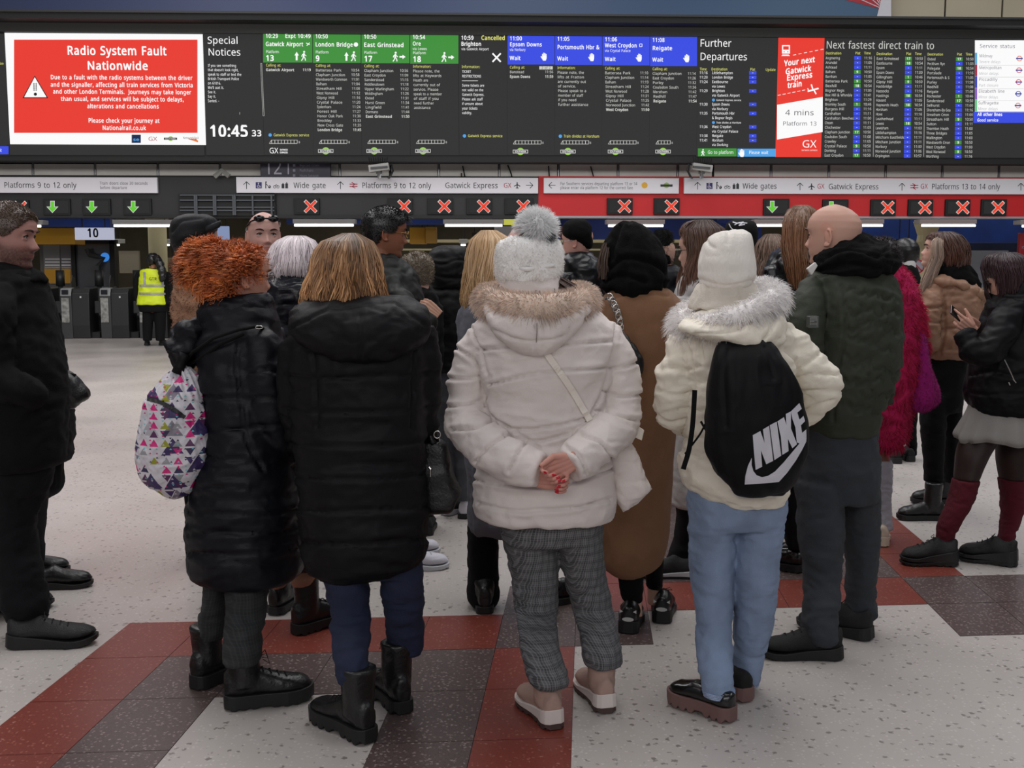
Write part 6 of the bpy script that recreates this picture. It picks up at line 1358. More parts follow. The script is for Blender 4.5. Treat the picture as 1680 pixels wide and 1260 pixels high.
b = MB(); b.tube([W(x, y, dd-.02) for x, y in ((292, 612), (296, 600), (300, 590), (304, 580))], [.022, .018, .014, .02], 12); b.build('cord_knot', M_blk, bg_, smooth=True)
b = MB()
for pts in ([(300, 600, -.04), (316, 578, -.14), (350, 555, -.19), (392, 541, -.2), (424, 535, -.16), (442, 545, -.05)], [(305, 602, -.02), (328, 588, -.13), (360, 566, -.185), (400, 548, -.19)]): b.tube([W(x, y, d+q) for x, y, q in pts], .0055, 8)
b.build('cord', M_blkc, bg_, smooth=True)
b = MB(); t = np.linspace(0, 2*np.pi, 15); b.tube([W(425+6*math.cos(q), 537+2.5*math.sin(q), d-.19) for q in t], .0016, 6, cap=False); b.build('ring', M_silver, bg_, smooth=True)
# ================================================================ girl with the white beanie
p = Person(3.68, 1200, 'person in white beanie, ivory puffer jacket and pale blue jeans, carrying the backpack', finev=0.011)
R_, d = p.root, p.d
torso = [(500, 1165, 1250, .10), (515, 1135, 1275, .14), (535, 1115, 1292, .165), (565, 1112, 1300, .18), (610, 1120, 1300, .18), (660, 1128, 1298, .18), (705, 1128, 1292, .18), (740, 1120, 1290, .19), (770, 1117, 1289, .195), (790, 1124, 1288, .19), (806, 1142, 1288, .18), (818, 1168, 1286, .16)]
arms = [[(1136, 545, .0, 26), (1122, 580, 0, 31), (1111, 625, .0, 35), (1109, 662, .03, 35), (1122, 686, .14, 28), (1150, 690, .24, 22)], [(1275, 545, .0, 26), (1300, 575, 0, 32), (1330, 610, .0, 34), (1346, 638, .0, 32), (1336, 664, .03, 29), (1315, 680, .08, 25), (1295, 692, .16, 22)]]
b = MB(); loft(b, torso, d, n=96, step=.008)
for A in arms: limb(b, A, d, quilt=(.075, .010), step=.006, n=40)
seams = [[(1098, 601), (1125, 606), (1150, 600)], [(1080, 640), (1110, 648), (1142, 640)], [(1076, 676), (1100, 690), (1130, 684)], [(1128, 560), (1139, 600), (1140, 640), (1137, 700)], [(1290, 575), (1305, 600), (1306, 640)], [(1306, 607), (1330, 592), (1345, 580)], [(1305, 620), (1340, 612), (1368, 616)], [(1308, 640), (1345, 640), (1376, 640)], [(1318, 672), (1345, 662), (1366, 655)]]+hlines(1115, 1165, [620, 668, 715, 735], 3, 3, 2, 4)+[[(1118, 738), (1150, 752), (1172, 762)], [(1150, 560), (1155, 590)], [(1105, 548), (1150, 556), (1190, 552)]]
cloth('jacket', b, M_ivory, R_, .0068, 1, (.008, (5, 5, 12)), (.0035, (15, 15, 26)), 32, seams=seams, sw=2.4, sd=.010)
b = MB(); loft(b, [(512, 1150, 1275, .07, -.07), (526, 1118, 1285, .10, -.12), (540, 1112, 1286, .11, -.15), (553, 1140, 1285, .10, -.17), (563, 1172, 1279, .08, -.18), (572, 1194, 1268, .06, -.18), (578, 1212, 1250, .035, -.18)], d, e=2.2, n=72)
cloth('hood', b, M_ivory, R_, .0068, 1, (.009, (7, 7, 9)), (.003, (18, 18, 22)), 16, seams=[[(1140, 548), (1190, 545), (1235, 530), (1275, 505)], [(1245, 570), (1262, 545), (1270, 520)]], sw=2.4, sd=.008)
b = MB(); loft(b, [(462, 1153, 1230, .085, .0), (472, 1143, 1240, .095), (485, 1137, 1248, .10), (505, 1130, 1256, .11)], d, e=2.2, n=48); cloth('inner_collar', b, mat('white_fleece', (208, 200, 188), .85, bump=.5, bscale=200), R_, .006, 1, (.006, (12, 12, 14)), None, 8, seams=[[(1160, 468), (1162, 500)], [(1212, 470), (1214, 492)]], sw=1.6, sd=.004)
ang = np.linspace(0, 2*np.pi, 41); cen = np.array(W(1193, 503, d+.02)); b = MB(); tr = []
for a in ang: tr.append(Vector(cen+NR*(.146*math.cos(a))+NF*(.235*math.sin(a))+NZ*(.056*math.cos(a)+.018*math.sin(a))))
b.tube(tr, .032, 14, cap=False); V, Q, N = remesh(b, .01, 2)
trim = mkobj('fur_trim', V, Q, mat('fur_backing_white', (240, 236, 234), .9), R_, smooth=True)
fur('fur', V, Q, 6500, .042, M_furm, trim, r=.0013, droop=.55, rnd=.7, var=.05, seed=13, K=3, tintf=lambda q: np.array([.97, .95, .945])*(1+.12*fbm(q*40, 2))[:, None])
h = p.head(1192, 447, .0, -5, 0, 0, .96, True, ears=False)
b = MB(); loft(b, [(378, 1196, 1222, .02), (380, 1184, 1226, .045), (386, 1171, 1230, .07), (397, 1160, 1232, .09), (414, 1152, 1234, .105), (438, 1148, 1237, .118), (456, 1149, 1235, .116), (466, 1151, 1231, .108), (472, 1157, 1226, .095)], d, e=2.35, n=72)
cloth('beanie', b, mat('white_knit', (226, 220, 212), .95, bump=.7, bscale=170, stretch=(1, 1, .25)), R_, .0052, 2, (.004, (9, 9, 7)), None, 12, seams=[[(1158, 392), (1164, 402), (1172, 407)], [(1150, 458), (1190, 468), (1233, 460)], [(1196, 380), (1194, 400)]], sw=2.4, sd=.005)
hb_ = hair_mat('hair_brown', (100, 68, 50)); longhair(R_, [(456, 1152, 1172, .03, .04), (480, 1142, 1160, .02, .04), (498, 1138, 1150, .02, .04)], d, hb_, 60, seed=6, r=.0018)
hips = [(780, 1128, 1288, .14), (812, 1129, 1288, .145), (840, 1130, 1286, .14), (860, 1131, 1284, .12)]
Ll = [(830, 1130, 1206, .12), (870, 1131, 1205, .105), (940, 1134, 1202, .090), (1009, 1141, 1200, .08, -.02), (1079, 1146, 1201, .074, -.10), (1118, 1150, 1203, .068, -.15), (1134, 1152, 1203, .065, -.16)]
Lr = [(830, 1205, 1288, .12), (870, 1206, 1283, .105), (940, 1205, 1275, .092), (1009, 1206, 1268, .08, .02), (1062, 1205, 1255, .072, .04), (1100, 1204, 1246, .064, .05), (1117, 1205, 1244, .06, .05)]
p.legs_cloth('jeans', hips, [Ll, Lr], M_jean_l, .008, (.0055, (8, 8, 16)), (.002, (20, 20, 50)), 13)
b = MB(); 
for (xl, xr, y, dd_, r_) in ((1152, 1204, 1133, -.16, .068), (1205, 1243, 1115, .05, .06)):
    loft(b, [(y-4, xl-1.5, xr+1.5, r_+.004, dd_), (y+4, xl-1.5, xr+1.5, r_+.004, dd_)], d, e=2.05, n=64, step=.004)
V, f = b.arr(); rng = np.random.default_rng(3); cc = .6+.6*(np.sin(np.arange(len(V))*1.9) > 0); mkobj('frayed_hem', V, f, mat('denim_hem', (150, 166, 196), .9, attr=True), R_, col=np.repeat(cc[:, None], 3, 1))
p.body(M_skinf, torso, [Ll, Lr], arms)
brs = mat('sole_brown_pink', (112, 84, 80), .65)
shoe(R_, (1203, 1186), -42, .255, .10, 'block', mat('patent_black', (10, 10, 11), .22, coat=.3), brs, sole_h=.050, collar=.065, lug=.014, toe_h=.05)
shoe(R_, (1226, 1154), -20, .255, .10, 'block', mat('suede_black', (20, 19, 19), .9), brs, sole_h=.050, collar=.065, lug=.012, toe_h=.05)
# backpack
bg_ = empty('backpack', tuple(W(1245, 812, d-.2))); tag(bg_, 'big black drawstring backpack with a large white logo, on the ivory puffer jacket', 'backpack')
dd = d-.245
b = MB(); loft(b, [(556, 1188, 1262, .03, .03), (566, 1179, 1269, .045, .02), (599, 1169, 1292, .065), (633, 1163, 1309, .08), (666, 1160, 1317, .085), (696, 1158, 1323, .09), (734, 1158, 1323, .09), (767, 1172, 1312, .085), (788, 1188, 1303, .075), (803, 1201, 1293, .055), (810, 1206, 1287, .035), (813, 1212, 1282, .015)], dd, e=2.6, n=96, step=.006)
V, Q, N = remesh(b, .0055, 1); V = crumple(V, N, .006, (9, 9, 4), 8); V = carve(V, N, [[(1195, 572), (1188, 620), (1192, 700)], [(1255, 570), (1270, 620)]], 4, .005)
mkobj('sack', V, Q, mat('black_polyester', (10, 10, 13), .55, bump=.15, bscale=300, spec=.15), bg_, smooth=True); sbvh = BVHTree.FromPolygons([Vector(x) for x in V], [tuple(q) for q in Q])
def decal(name, poly, m, parent, bvh, k=7.0, ox=1200, oy=640, lift=.002, sub=7):
    from mathutils.geometry import tessellate_polygon
    P2 = [Vector((x/k+ox, y/k+oy, 0)) for x, y in poly]; cam0 = Vector((0, 0, H)); V = {}; out = []; f = []
    def vid(q):
        key = (round(q.x, 3), round(q.y, 3))
        if key not in V:
            dr = (W(q.x, q.y, 4)-cam0).normalized(); hit = bvh.ray_cast(cam0, dr)[0]; V[key] = len(out); out.append((q, hit, dr))
        return V[key]
    for a, b, c in tessellate_polygon([P2]):
        A, B, C_ = P2[a], P2[b], P2[c]; g = lambda i, j: vid(A+(B-A)*(i/sub)+(C_-A)*(j/sub))
        for i in range(sub):
            for j in range(sub-i):
                f.append((g(i, j), g(i+1, j), g(i, j+1)))
                if i+j < sub-1: f.append((g(i+1, j), g(i+1, j+1), g(i, j+1)))
    good = [(q, h) for q, h, _ in out if h is not None]; vv = []
    for q, h, dr in out:
        if h is None: h = min(good, key=lambda t: (t[0]-q).length)[1]
        vv.append(tuple(h-dr*lift))
    return mkobj(name, vv, f, m, parent, smooth=True)
M_print = mat('white_print', (196, 194, 202), .5)
for nm, poly in [('letter_n', [(245, 518), (332, 470), (382, 610), (362, 452), (432, 410), (480, 812), (400, 852), (338, 690), (353, 880), (278, 917), (258, 700)]),
                 ('letter_i', [(440, 403), (520, 362), (572, 752), (494, 804)]),
                 ('letter_k', [(528, 360), (603, 310), (632, 400), (624, 275), (684, 244), (684, 440), (754, 620), (700, 668), (648, 560), (656, 700), (584, 745), (568, 540)]),
                 ('letter_e', [(684, 244), (780, 148), (808, 214), (757, 258), (782, 340), (828, 296), (846, 356), (798, 404), (812, 492), (860, 450), (862, 560), (800, 620), (750, 600), (735, 430), (700, 330)]),
                 ('swoosh', [(234, 775), (232, 860), (252, 930), (290, 978), (350, 1000), (420, 985), (500, 935), (600, 830), (700, 710), (770, 626), (862, 520), (860, 590), (810, 690), (740, 810), (640, 950), (545, 1055), (400, 1070), (152, 1085), (160, 985), (190, 870)])]:
    decal(nm, poly, M_print, bg_, sbvh)
ribbon('strap', [(1140, 640, -.19), (1137, 690, -.2), (1131, 735, -.21), (1121, 770, -.21)], d, 8, M_blkc, bg_)
ribbon('strap', [(1124, 745, -.21), (1150, 710, -.2), (1160, 690, -.2)], d, 3, M_blkc, bg_)
b = MB(); b.tube([W(1150, 692, d-.2), W(1162, 712, d-.24)], .004, 6); b.build('cord', M_blkc, bg_)
# ================================================================ bald man in the green jacket
p = Person(4.2, 1380, 'person, bald, in a dark green quilted jacket with a black hood and charcoal jeans')
R_, d = p.root, p.d
M_green = mat('dark_green_nylon', (46, 50, 39), .65, bump=.25, bscale=260, spec=.3)
torso = [(438, 1345, 1440, .10), (450, 1330, 1458, .13), (470, 1322, 1468, .16), (498, 1316, 1472, .18), (540, 1314, 1474, .19), (582, 1316, 1473, .19), (624, 1320, 1463, .185), (650, 1320, 1450, .18), (675, 1320, 1440, .175), (692, 1321, 1437, .17), (706, 1322, 1432, .165), (712, 1330, 1425, .15)]
arms = [[(1338, 472, -.05, 22), (1325, 500, -.12, 28), (1318, 560, -.16, 29), (1318, 615, -.14, 27), (1310, 660, -.04, 24), (1300, 700, .05, 22)], [(1450, 490, .1, 24), (1452, 580, .12, 24), (1440, 660, .15, 22)]]
b = MB(); loft(b, torso, d, n=96, step=.008)
for A in arms: limb(b, A, d, n=36)
rr = np.random.default_rng(8); seams = [[(1342, 456), (1378, 448), (1420, 448)], [(1384, 470), (1388, 540), (1372, 620), (1368, 690)], [(1300, 562), (1325, 572), (1345, 566)]]
for i in range(9):
    for j in range(4): x0, y0 = 1388+j*21+rr.normal()*5, 476+i*24+rr.normal()*6; seams.append([(x0, y0), (x0+9, y0+11), (x0+20, y0+4), (x0+24, y0+14)])
cloth('jacket', b, M_green, R_, .0085, 1, (.006, (6, 6, 12)), (.0025, (16, 16, 26)), 42, seams=seams, sw=2.2, sd=.008)
b = MB(); loft(b, [(384, 1392, 1412, .03, .0), (390, 1372, 1424, .06, .0), (400, 1356, 1442, .09, .0), (415, 1346, 1462, .12, -.01), (430, 1340, 1470, .135, -.02), (444, 1340, 1468, .13, -.02), (456, 1352, 1452, .10, -.03)], d, e=2.1, n=64)
cloth('hood', b, M_wool, R_, .007, 1, (.012, (9, 9, 22)), (.003, (22, 22, 26)), 5, seams=[[(1350, 430), (1390, 412), (1440, 425)], [(1345, 445), (1390, 432), (1450, 440)]], sw=2.6, sd=.01)
h = p.head(1367, 388, .02, -52, 2, 0, 1.03, back=.02, neck=.062)
b = MB(); q = [W(x, y, d-.11) for x, y in ((1324, 441), (1338, 430), (1342, 436), (1332, 452))]; b.add([tuple(v) for v in q]+[tuple(v+FWD*.02) for v in q], [(0, 1, 2, 3), (7, 6, 5, 4)]+[(i, i+4, (i+1) % 4+4, (i+1) % 4) for i in range(4)]); b.build('shirt_collar', mat('white_cotton', (206, 204, 202), .8), R_, bevel=.003)
h.features(R_, (110, 90, 78))
b = MB(); q0 = W(1327, 519, d-.285); q1 = W(1343, 538, d-.285); b.box((min(q0.x, q1.x), q0.y-.004, min(q0.z, q1.z)), (max(q0.x, q1.x), q0.y+.03, max(q0.z, q1.z))); pa = b.build('badge', mat('badge_grey', (74, 78, 74), .5), R_, bevel=.002)
b = MB()
for x0, y0, x1, y1 in ((1329, 521, 1341, 522.5), (1329, 524.5, 1341, 525.5), (1329, 527, 1336, 528), (1329, 531, 1341, 532), (1329, 521, 1330, 534), (1340, 521, 1341, 536)): a_, c_ = W(x0, y1, d-.2905), W(x1, y0, d-.2905); b.add([(a_.x, a_.y, a_.z), (c_.x, a_.y, a_.z), (c_.x, a_.y, c_.z), (a_.x, a_.y, c_.z)], [(0, 1, 2, 3)])
b.build('badge_mark', mat('badge_light', (140, 142, 140), .4), pa)
hips = [(690, 1322, 1434, .14), (720, 1318, 1436, .145), (765, 1312, 1438, .145), (800, 1308, 1438, .13), (820, 1308, 1438, .11)]
Ll = [(790, 1307, 1378, .12, -.03), (870, 1311, 1381, .10, -.05), (905, 1317, 1379, .092, -.06), (940, 1322, 1376, .085, -.06), (992, 1321, 1374, .082, -.11), (1022, 1318, 1374, .085, -.13), (1044, 1322, 1373, .080, -.14), (1050, 1328, 1368, .07, -.14)]
Lr = [(790, 1374, 1438, .12, .05), (870, 1379, 1439, .10, .09), (940, 1391, 1436, .085, .12), (981, 1388, 1434, .08, .14), (1000, 1386, 1437, .08, .14), (1010, 1390, 1434, .07, .14)]
p.legs_cloth('jeans', hips, [Ll, Lr], M_jean_b, .0095, (.008, (7, 7, 9)), (.003, (16, 16, 40)), 17)
p.body(skin('skin_ruddy', (200, 156, 138)), torso, [Ll, Lr], arms)
M_run = mat('black_mesh', (19, 19, 20), .8, bump=.6, bscale=300)
shoe(R_, (1381, 1080), -84, .31, .11, 'sneaker', M_run, M_rub, sole_h=.036, collar=.095, laces=M_lace, rocker=.02, toe_h=.055)
shoe(R_, (1430, 1051), -50, .31, .108, 'sneaker', M_run, M_rub, sole_h=.036, collar=.095, laces=M_lace, rocker=.02, toe_h=.055)
# ================================================================ bearded man at far left
p = Person(4.26, 20, 'bearded person with short brown hair in black jacket at the left edge')
R_, d = p.root, p.d
torso = [(438, -28, 36, .10), (446, -45, 55, .12), (458, -62, 66, .15), (490, -75, 75, .18), (530, -80, 84, .19), (575, -82, 95, .20), (610, -82, 101, .20), (650, -80, 104, .20), (700, -78, 102, .20), (740, -76, 100, .20), (757, -74, 98, .19), (764, -66, 90, .17)]
arms = [[(0, 480, -.12, 26), (-8, 530, -.20, 30), (-12, 590, -.20, 30), (0, 628, -.22, 28), (35, 640, -.20, 25), (62, 650, -.14, 22)], [(0, 490, .15, 26), (-10, 590, .2, 28), (30, 640, .2, 24)]]
b = MB(); loft(b, torso, d, n=80); [limb(b, A, d) for A in arms]
cloth('jacket', b, M_blkc, R_, .012, 1, (.008, (5, 5, 10)), (.003, (15, 15, 24)), 52, seams=[[(20, 600), (40, 612), (60, 618)], [(5, 520), (28, 560), (34, 640)]], sw=2.5, sd=.006)
b = MB(); loft(b, [(424, -34, -4, .08, .0), (433, -38, 22, .105), (443, -44, 52, .12), (453, -52, 71, .13), (462, -58, 74, .13)], d, e=2.1, n=56, quilt=(.05, .006, 0, 0)); cloth('collar', b, M_wool, R_, .007, 1, (.008, (12, 12, 26)), None, 3)
h = p.head(12, 389, .0, 88, -3, 0, 1.12, neck=.062)
hbr = hair_mat('hair_short_brown', (84, 64, 50))
cap_hair(h, R_, hbr, length=.022, n=6000, thick=.007, seed=1, comb=tuple(h.M[:, 1]*.9+h.M[:, 2]*.2), r=.0009, shell=.75, droop=.1, rnd=.2,
         hairline=lambda a, z: z > np.interp(np.abs(a), [0, .5, .8, 1.1, 1.35, 1.8, 2.2, 3.2], [.064, .058, .042, .018, .0, .002, -.02, -.06]))
h.features(R_, (60, 44, 36))
hips = [(745, -72, 92, .15), (790, -70, 80, .15), (820, -66, 70, .14)]
Ll = [(790, -32, 66, .13, -.02), (830, -28, 62, .12, -.02), (862, -20, 54, .11, -.02), (900, -14, 58, .10, -.02), (940, -6, 67, .095, -.02), (977, 0, 75, .09, -.02), (1005, 8, 78, .085, -.01), (1018, 16, 74, .075, -.01)]
Lr = [(790, -70, 10, .12, .12), (870, -66, 6, .10, .18), (940, -62, 30, .09, .24), (985, -40, 40, .08, .28), (995, -30, 30, .08, .28)]
p.legs_cloth('jeans', hips, [Ll, Lr], mat('black_denim', (18, 19, 22), .85, bump=.4, bscale=400, spec=.2), .011, (.007, (7, 7, 10)), (.003, (16, 16, 40)), 3)
p.body(skin('skin_left_man', (178, 132, 122)), torso, [Ll, Lr], arms, stubble=(.10, .085, .08))
shoe(R_, (14, 1062), 84, .335, .112, 'sneaker', mat('black_runner', (14, 14, 15), .6, bump=.5, bscale=200), M_rub, sole_h=.040, collar=.085, laces=M_lace, rocker=.022, toe_h=.055)
shoe(R_, (-30, 1000), 86, .30, .11, 'sneaker', mat('black_runner', (14, 14, 15), .6, bump=.5, bscale=200), M_rub, sole_h=.034, collar=.085, laces=M_lace, rocker=.02)
# ---- generic bystander: coat + trousers + shoes, all from traced rows
def coat_obj(p, name, torso, arms, m, voxel=.015, fold=(.008, (6, 6, 11)), fold2=(.003, (15, 15, 24)), seed=0, quilt=None, aq=None, seams=None, sw=2.0, sd=.008, keep=False, smooth=1):
    b = MB(); loft(b, torso, p.d, n=72, quilt=quilt, step=.010)
    for A in arms: limb(b, A, p.d, quilt=aq)
    return cloth(name, b, m, p.root, voxel, smooth, fold, fold2, seed, seams=seams, sw=sw, sd=sd, keep=keep)
def floor_y(d): return 430+1.5*F/d
def stand(p, x, w_=30, top=760, m=None, gap=30, dx=0, yaw=0, up=None, so=None, L=.28, pants=True, wd=.10, dds=(0, .08), shaft=None):
    """two simple legs and shoes under a person whose legs are hidden or nearly so"""
    fy = floor_y(p.d); legs = []
    for s_, dd in ((-1, dds[0]), (1, dds[1])):
        fyy = 430+1.5*F/(p.d+dd); cx = x+s_*gap/2; legs.append([(top, cx-w_/2-3, cx+w_/2+3, .10, dd*.5), (top+(fyy-top)*.5, cx-w_*.42+dx*.5, cx+w_*.42+dx*.5, .075, dd), (fyy-9, cx-w_*.36+dx, cx+w_*.36+dx, .06, dd)])
        shoe(p.root, (cx+dx-6*math.sin(math.radians(yaw)), fyy+2), yaw, L, wd, 'sneaker', up or M_run, so or M_rub, sole_h=.03, collar=.08, laces=None, shaft=shaft)
    if pants: p.legs_cloth('trousers', [(top-30, x-gap/2-w_/2, x+gap/2+w_/2, .13), (top+10, x-gap/2-w_/2, x+gap/2+w_/2, .12)], legs, m or M_blkc, .017, (.006, (7, 7, 12)), None, 3)
    return legs
# ================================================================ person half hidden behind the bearded man, with a pouch
p = Person(5.3, 60, 'person in long black coat, mostly hidden behind the bearded man')
R_, d = p.root, p.d
torso = [(455, 0, 50, .10), (480, -20, 78, .14), (540, -25, 92, .16), (600, -25, 103, .17), (650, -25, 110, .18), (700, -25, 117, .18), (735, -25, 116, .18), (757, -22, 112, .17)]
arms = [[(70, 500, -.05, 18), (85, 560, -.08, 18), (92, 620, -.06, 17), (95, 660, .0, 15)]]
coat_obj(p, 'coat', torso, arms, M_blkc, seed=3)
coat_obj(p, 'skirt', [(740, -10, 98, .15), (790, -8, 98, .15), (805, -5, 94, .14), (817, 0, 74, .12)], [], M_blkc, seed=5, fold=(.01, (12, 12, 2)))
h = p.head(14, 400, 0, 80, 0, 0, .95); cap_hair(h, R_, hbr, n=1500); 
legs = stand(p, 40, 30, 800, M_blkc, 34, 0, 80, M_bboot, M_rub, .27, dds=(-.02, -.25)); p.body(M_skinf, torso, legs, arms)
pc = empty('pouch', tuple(W(125, 668, 5.1))); tag(pc, 'black pointed pouch jutting out beside the black coat at far left', 'bag')
b = MB(); loft(b, [(608, 100, 108, .03), (618, 100, 124, .045), (630, 101, 134, .05), (645, 103, 145, .055), (650, 104, 146, .055), (660, 106, 134, .05), (669, 112, 124, .03)], 5.05, e=3, n=40); cloth('pouch_body', b, M_leather, pc, .007, 1, (.004, (12, 12, 12)), None, 3)
b = MB(); b.tube([W(95, 560, 5.1), W(99, 585, 5.08), W(103, 612, 5.05), W(124, 617, 5.05)], .010, 8); b.tube([W(97, 588, 5.08), W(103, 592, 5.06), W(104, 598, 5.06)], .014, 8); b.build('strap', M_blkc, pc, smooth=True)
# ================================================================ white haired woman
p = Person(4.4, 490, 'person with chin length white hair, shiny dark coat and tan trousers', finev=0.011)
R_, d = p.root, p.d
torso = [(446, 458, 510, .10), (458, 438, 524, .13), (475, 428, 538, .16), (510, 422, 545, .17), (580, 424, 548, .18), (680, 428, 545, .18), (780, 430, 545, .19), (860, 434, 545, .19), (905, 438, 542, .18), (925, 446, 536, .16)]
arms = [[(440, 478, 0, 20), (428, 530, -.02, 22), (428, 600, .05, 21), (440, 650, .15, 18)], [(526, 478, 0, 20), (538, 540, 0, 22), (536, 620, .1, 19)]]
coat_obj(p, 'coat', torso, arms, mat('shiny_navy', (14, 16, 26), .3, bump=.2, bscale=120, spec=.45), .009, seed=6, quilt=(.09, .012, 0, .02), aq=(.08, .010), fold=(.008, (8, 8, 20)))
b = MB(); loft(b, [(446, 448, 514, .10), (455, 443, 520, .115), (468, 442, 524, .12)], d, n=48); cloth('collar', b, mat('shiny_navy', (14, 16, 26), .3), R_, .008, 1, (.007, (14, 14, 30)), None, 4)
h = p.head(484, 442, 0, 12, 0, 0, .95, True, ears=False)
hw_ = hair_mat('hair_white', (232, 224, 226), .4)
longhair(R_, [(387, 474, 498, .03), (391, 464, 508, .055), (399, 454, 516, .085), (412, 447, 522, .11), (428, 443, 525, .125), (444, 440, 525, .13), (456, 444, 520, .12), (465, 452, 508, .10)], d, hw_, 1600, seed=8, wave=.006, r=.0022, shell_col=.8, tips=.2, tintf=lambda t, r: np.array([1, .97, .98])*np.where(r > .5, 1.06, .88))
Ll = [(880, 444, 486, .11, .05), (930, 440, 478, .08, .05), (952, 438, 472, .065, .08), (962, 438, 470, .05, .08)]; Lr = [(880, 480, 535, .11, -.02), (925, 477, 524, .085, -.04), (945, 476, 522, .075, -.05), (958, 480, 518, .055, -.05)]
p.legs_cloth('trousers', None, [Ll, Lr], mat('tan_cotton', (168, 128, 104), .85, bump=.3), .008, (.005, (9, 9, 22)), None, 5)
p.body(M_skinf, torso, [Ll, Lr], arms)
shoe(R_, (448, 1011), 15, .27, .10, 'block', M_bboot, M_rub, sole_h=.035, collar=.1, shaft=(.20, .046, .05), lug=.008, laces=M_lace)
shoe(R_, (482, 1043), 42, .29, .105, 'block', M_bboot, M_rub, sole_h=.045, collar=.1, shaft=(.24, .050, .056), lug=.010, laces=M_lace)
# ================================================================ bald man with sunglasses
p = Person(5.2, 430, 'bald person with sunglasses on the forehead, facing the camera')
R_, d = p.root, p.d
torso = [(428, 405, 458, .10), (445, 385, 478, .14), (480, 375, 490, .15), (560, 376, 490, .16), (680, 378, 488, .16), (720, 384, 484, .15)]
arms = [[(385, 460, 0, 18), (378, 540, 0, 18), (380, 640, 0, 16)], [(482, 460, 0, 18), (490, 540, 0, 18), (488, 640, 0, 16)]]
coat_obj(p, 'jacket', torso, arms, M_blkc, .012, seed=7)
h = p.head(433, 388, 0, 158, 4, 0, .96); h.features(R_, (46, 34, 30))
b = MB(); b.tube([Vector(h.w(q)) for q in ((-.079, .0, .050), (-.070, .06, .066), (-.045, .09, .075), (0, .098, .078), (.045, .09, .075), (.070, .06, .066), (.079, .0, .050), (.079, -.04, .03))], .004, 8)
for sx in (-1, 1): b.ball(h.w((sx*.034, .088, .078)), (.026, .012, .016), 14, 10)
b.build('sunglasses', mat('sunglass_black', (12, 12, 14), .1), R_, smooth=True)
legs = stand(p, 432, 32, 700, M_blkc, 36, 0, 180); p.body(skin('skin_bald', (204, 160, 148)), torso, legs, arms, stubble=(.85, .82, .82))
# ================================================================ person in flat cap and teddy coat
p = Person(5.4, 322, 'person in dark flat cap and tan teddy fleece coat', finev=0.011)
R_, d = p.root, p.d
M_ted = mat('teddy_fleece', (158, 118, 92), .95, bump=1, bscale=160)
torso = [(415, 300, 345, .09), (424, 292, 352, .12), (440, 289, 356, .14), (470, 287, 358, .15), (520, 288, 360, .16), (580, 292, 360, .16), (660, 296, 358, .16), (740, 300, 356, .16)]
arms = [[(300, 440, -.02, 14), (297, 500, -.03, 15), (300, 570, .02, 14)], [(350, 440, 0, 16), (354, 520, 0, 16)]]
o, V, Q, N = coat_obj(p, 'teddy_coat', torso, arms, M_ted, .011, seed=9, keep=True)
fur('fleece_curl', V, Q, 5000, .012, M_furm, o, r=.0022, droop=.2, rnd=1.2, var=.12, seed=6, K=3, tintf=lambda q: np.array([.40, .245, .165])*(1+.2*fbm(q*40, 2))[:, None])
b = MB(); b.tube([W(286, 438, d-.05), W(292, 428, d-.09), W(312, 424, d-.12), W(335, 426, d-.1)], .032, 12); V, Q, N = remesh(b, .01, 1); cl_ = mkobj('collar', V, Q, M_ted, R_, smooth=True)
fur('collar_curl', V, Q, 2500, .011, M_furm, cl_, r=.0022, droop=.2, rnd=1.2, var=.12, seed=7, K=3, tintf=lambda q: np.tile([.40, .245, .165], (len(q), 1)))
h = p.head(326, 398, 0, 62, 5, 0, .98)
b = MB(); loft(b, [(352, 308, 336, .05), (355, 296, 348, .085), (362, 286, 354, .11), (373, 282, 355, .12), (386, 281, 350, .12), (398, 283, 344, .115), (408, 287, 338, .105), (414, 294, 328, .09)], d, e=2.2, n=56)
cloth('flat_cap', b, mat('cap_charcoal', (26, 27, 30), .6, bump=.4, bscale=200, spec=.3), R_, .008, 1, (.003, (9, 9, 12)), None, 3, seams=[[(283, 380), (300, 362), (330, 358)], [(286, 404), (310, 392), (344, 388)]])
b = MB(); b.prism([(335, 372), (350, 366), (362, 361), (364, 366), (361, 373), (350, 378), (336, 382)], lambda x, y, o_: tuple(W(x, y, d-.09+o_)), .16); V, Q, N = remesh(b, .007, 3); mkobj('cap_peak', V, Q, mat('cap_charcoal', (26, 27, 30), .6), R_, smooth=True)
legs = stand(p, 332, 26, 720, M_blkc, 30, 0, 60); p.body(M_skinf, torso, legs, arms)
# ================================================================ man with glasses
p = Person(5.4, 655, 'person with short black hair and thin gold glasses, in profile')
R_, d = p.root, p.d
torso = [(424, 612, 655, .09), (438, 600, 672, .12), (455, 594, 684, .15), (480, 592, 694, .16), (520, 594, 702, .17), (560, 596, 706, .17), (620, 598, 708, .17), (680, 600, 707, .17), (712, 604, 704, .16)]
arms = [[(640, 465, -.12, 20), (655, 500, -.19, 23), (672, 532, -.22, 22), (692, 534, -.22, 19), (706, 518, -.20, 15)], [(640, 470, .1, 18), (660, 520, .15, 18), (690, 510, .1, 16)]]
M_olv = mat('olive_black_nylon', (19, 20, 17), .55, bump=.2, bscale=240, spec=.3)
coat_obj(p, 'jacket', torso, arms, M_olv, .009, seed=12, fold=(.009, (6, 6, 10)))
b = MB(); loft(b, [(418, 606, 648, .08), (428, 602, 658, .10), (440, 600, 668, .11), (450, 600, 676, .12)], d, n=48); cloth('collar', b, M_olv, R_, .008, 1, (.007, (10, 10, 16)), None, 4)
h = p.head(632, 383, .0, 74, -4, 0, 1.05, neck=.06)
hblk = hair_mat('hair_black', (26, 24, 25), .35)
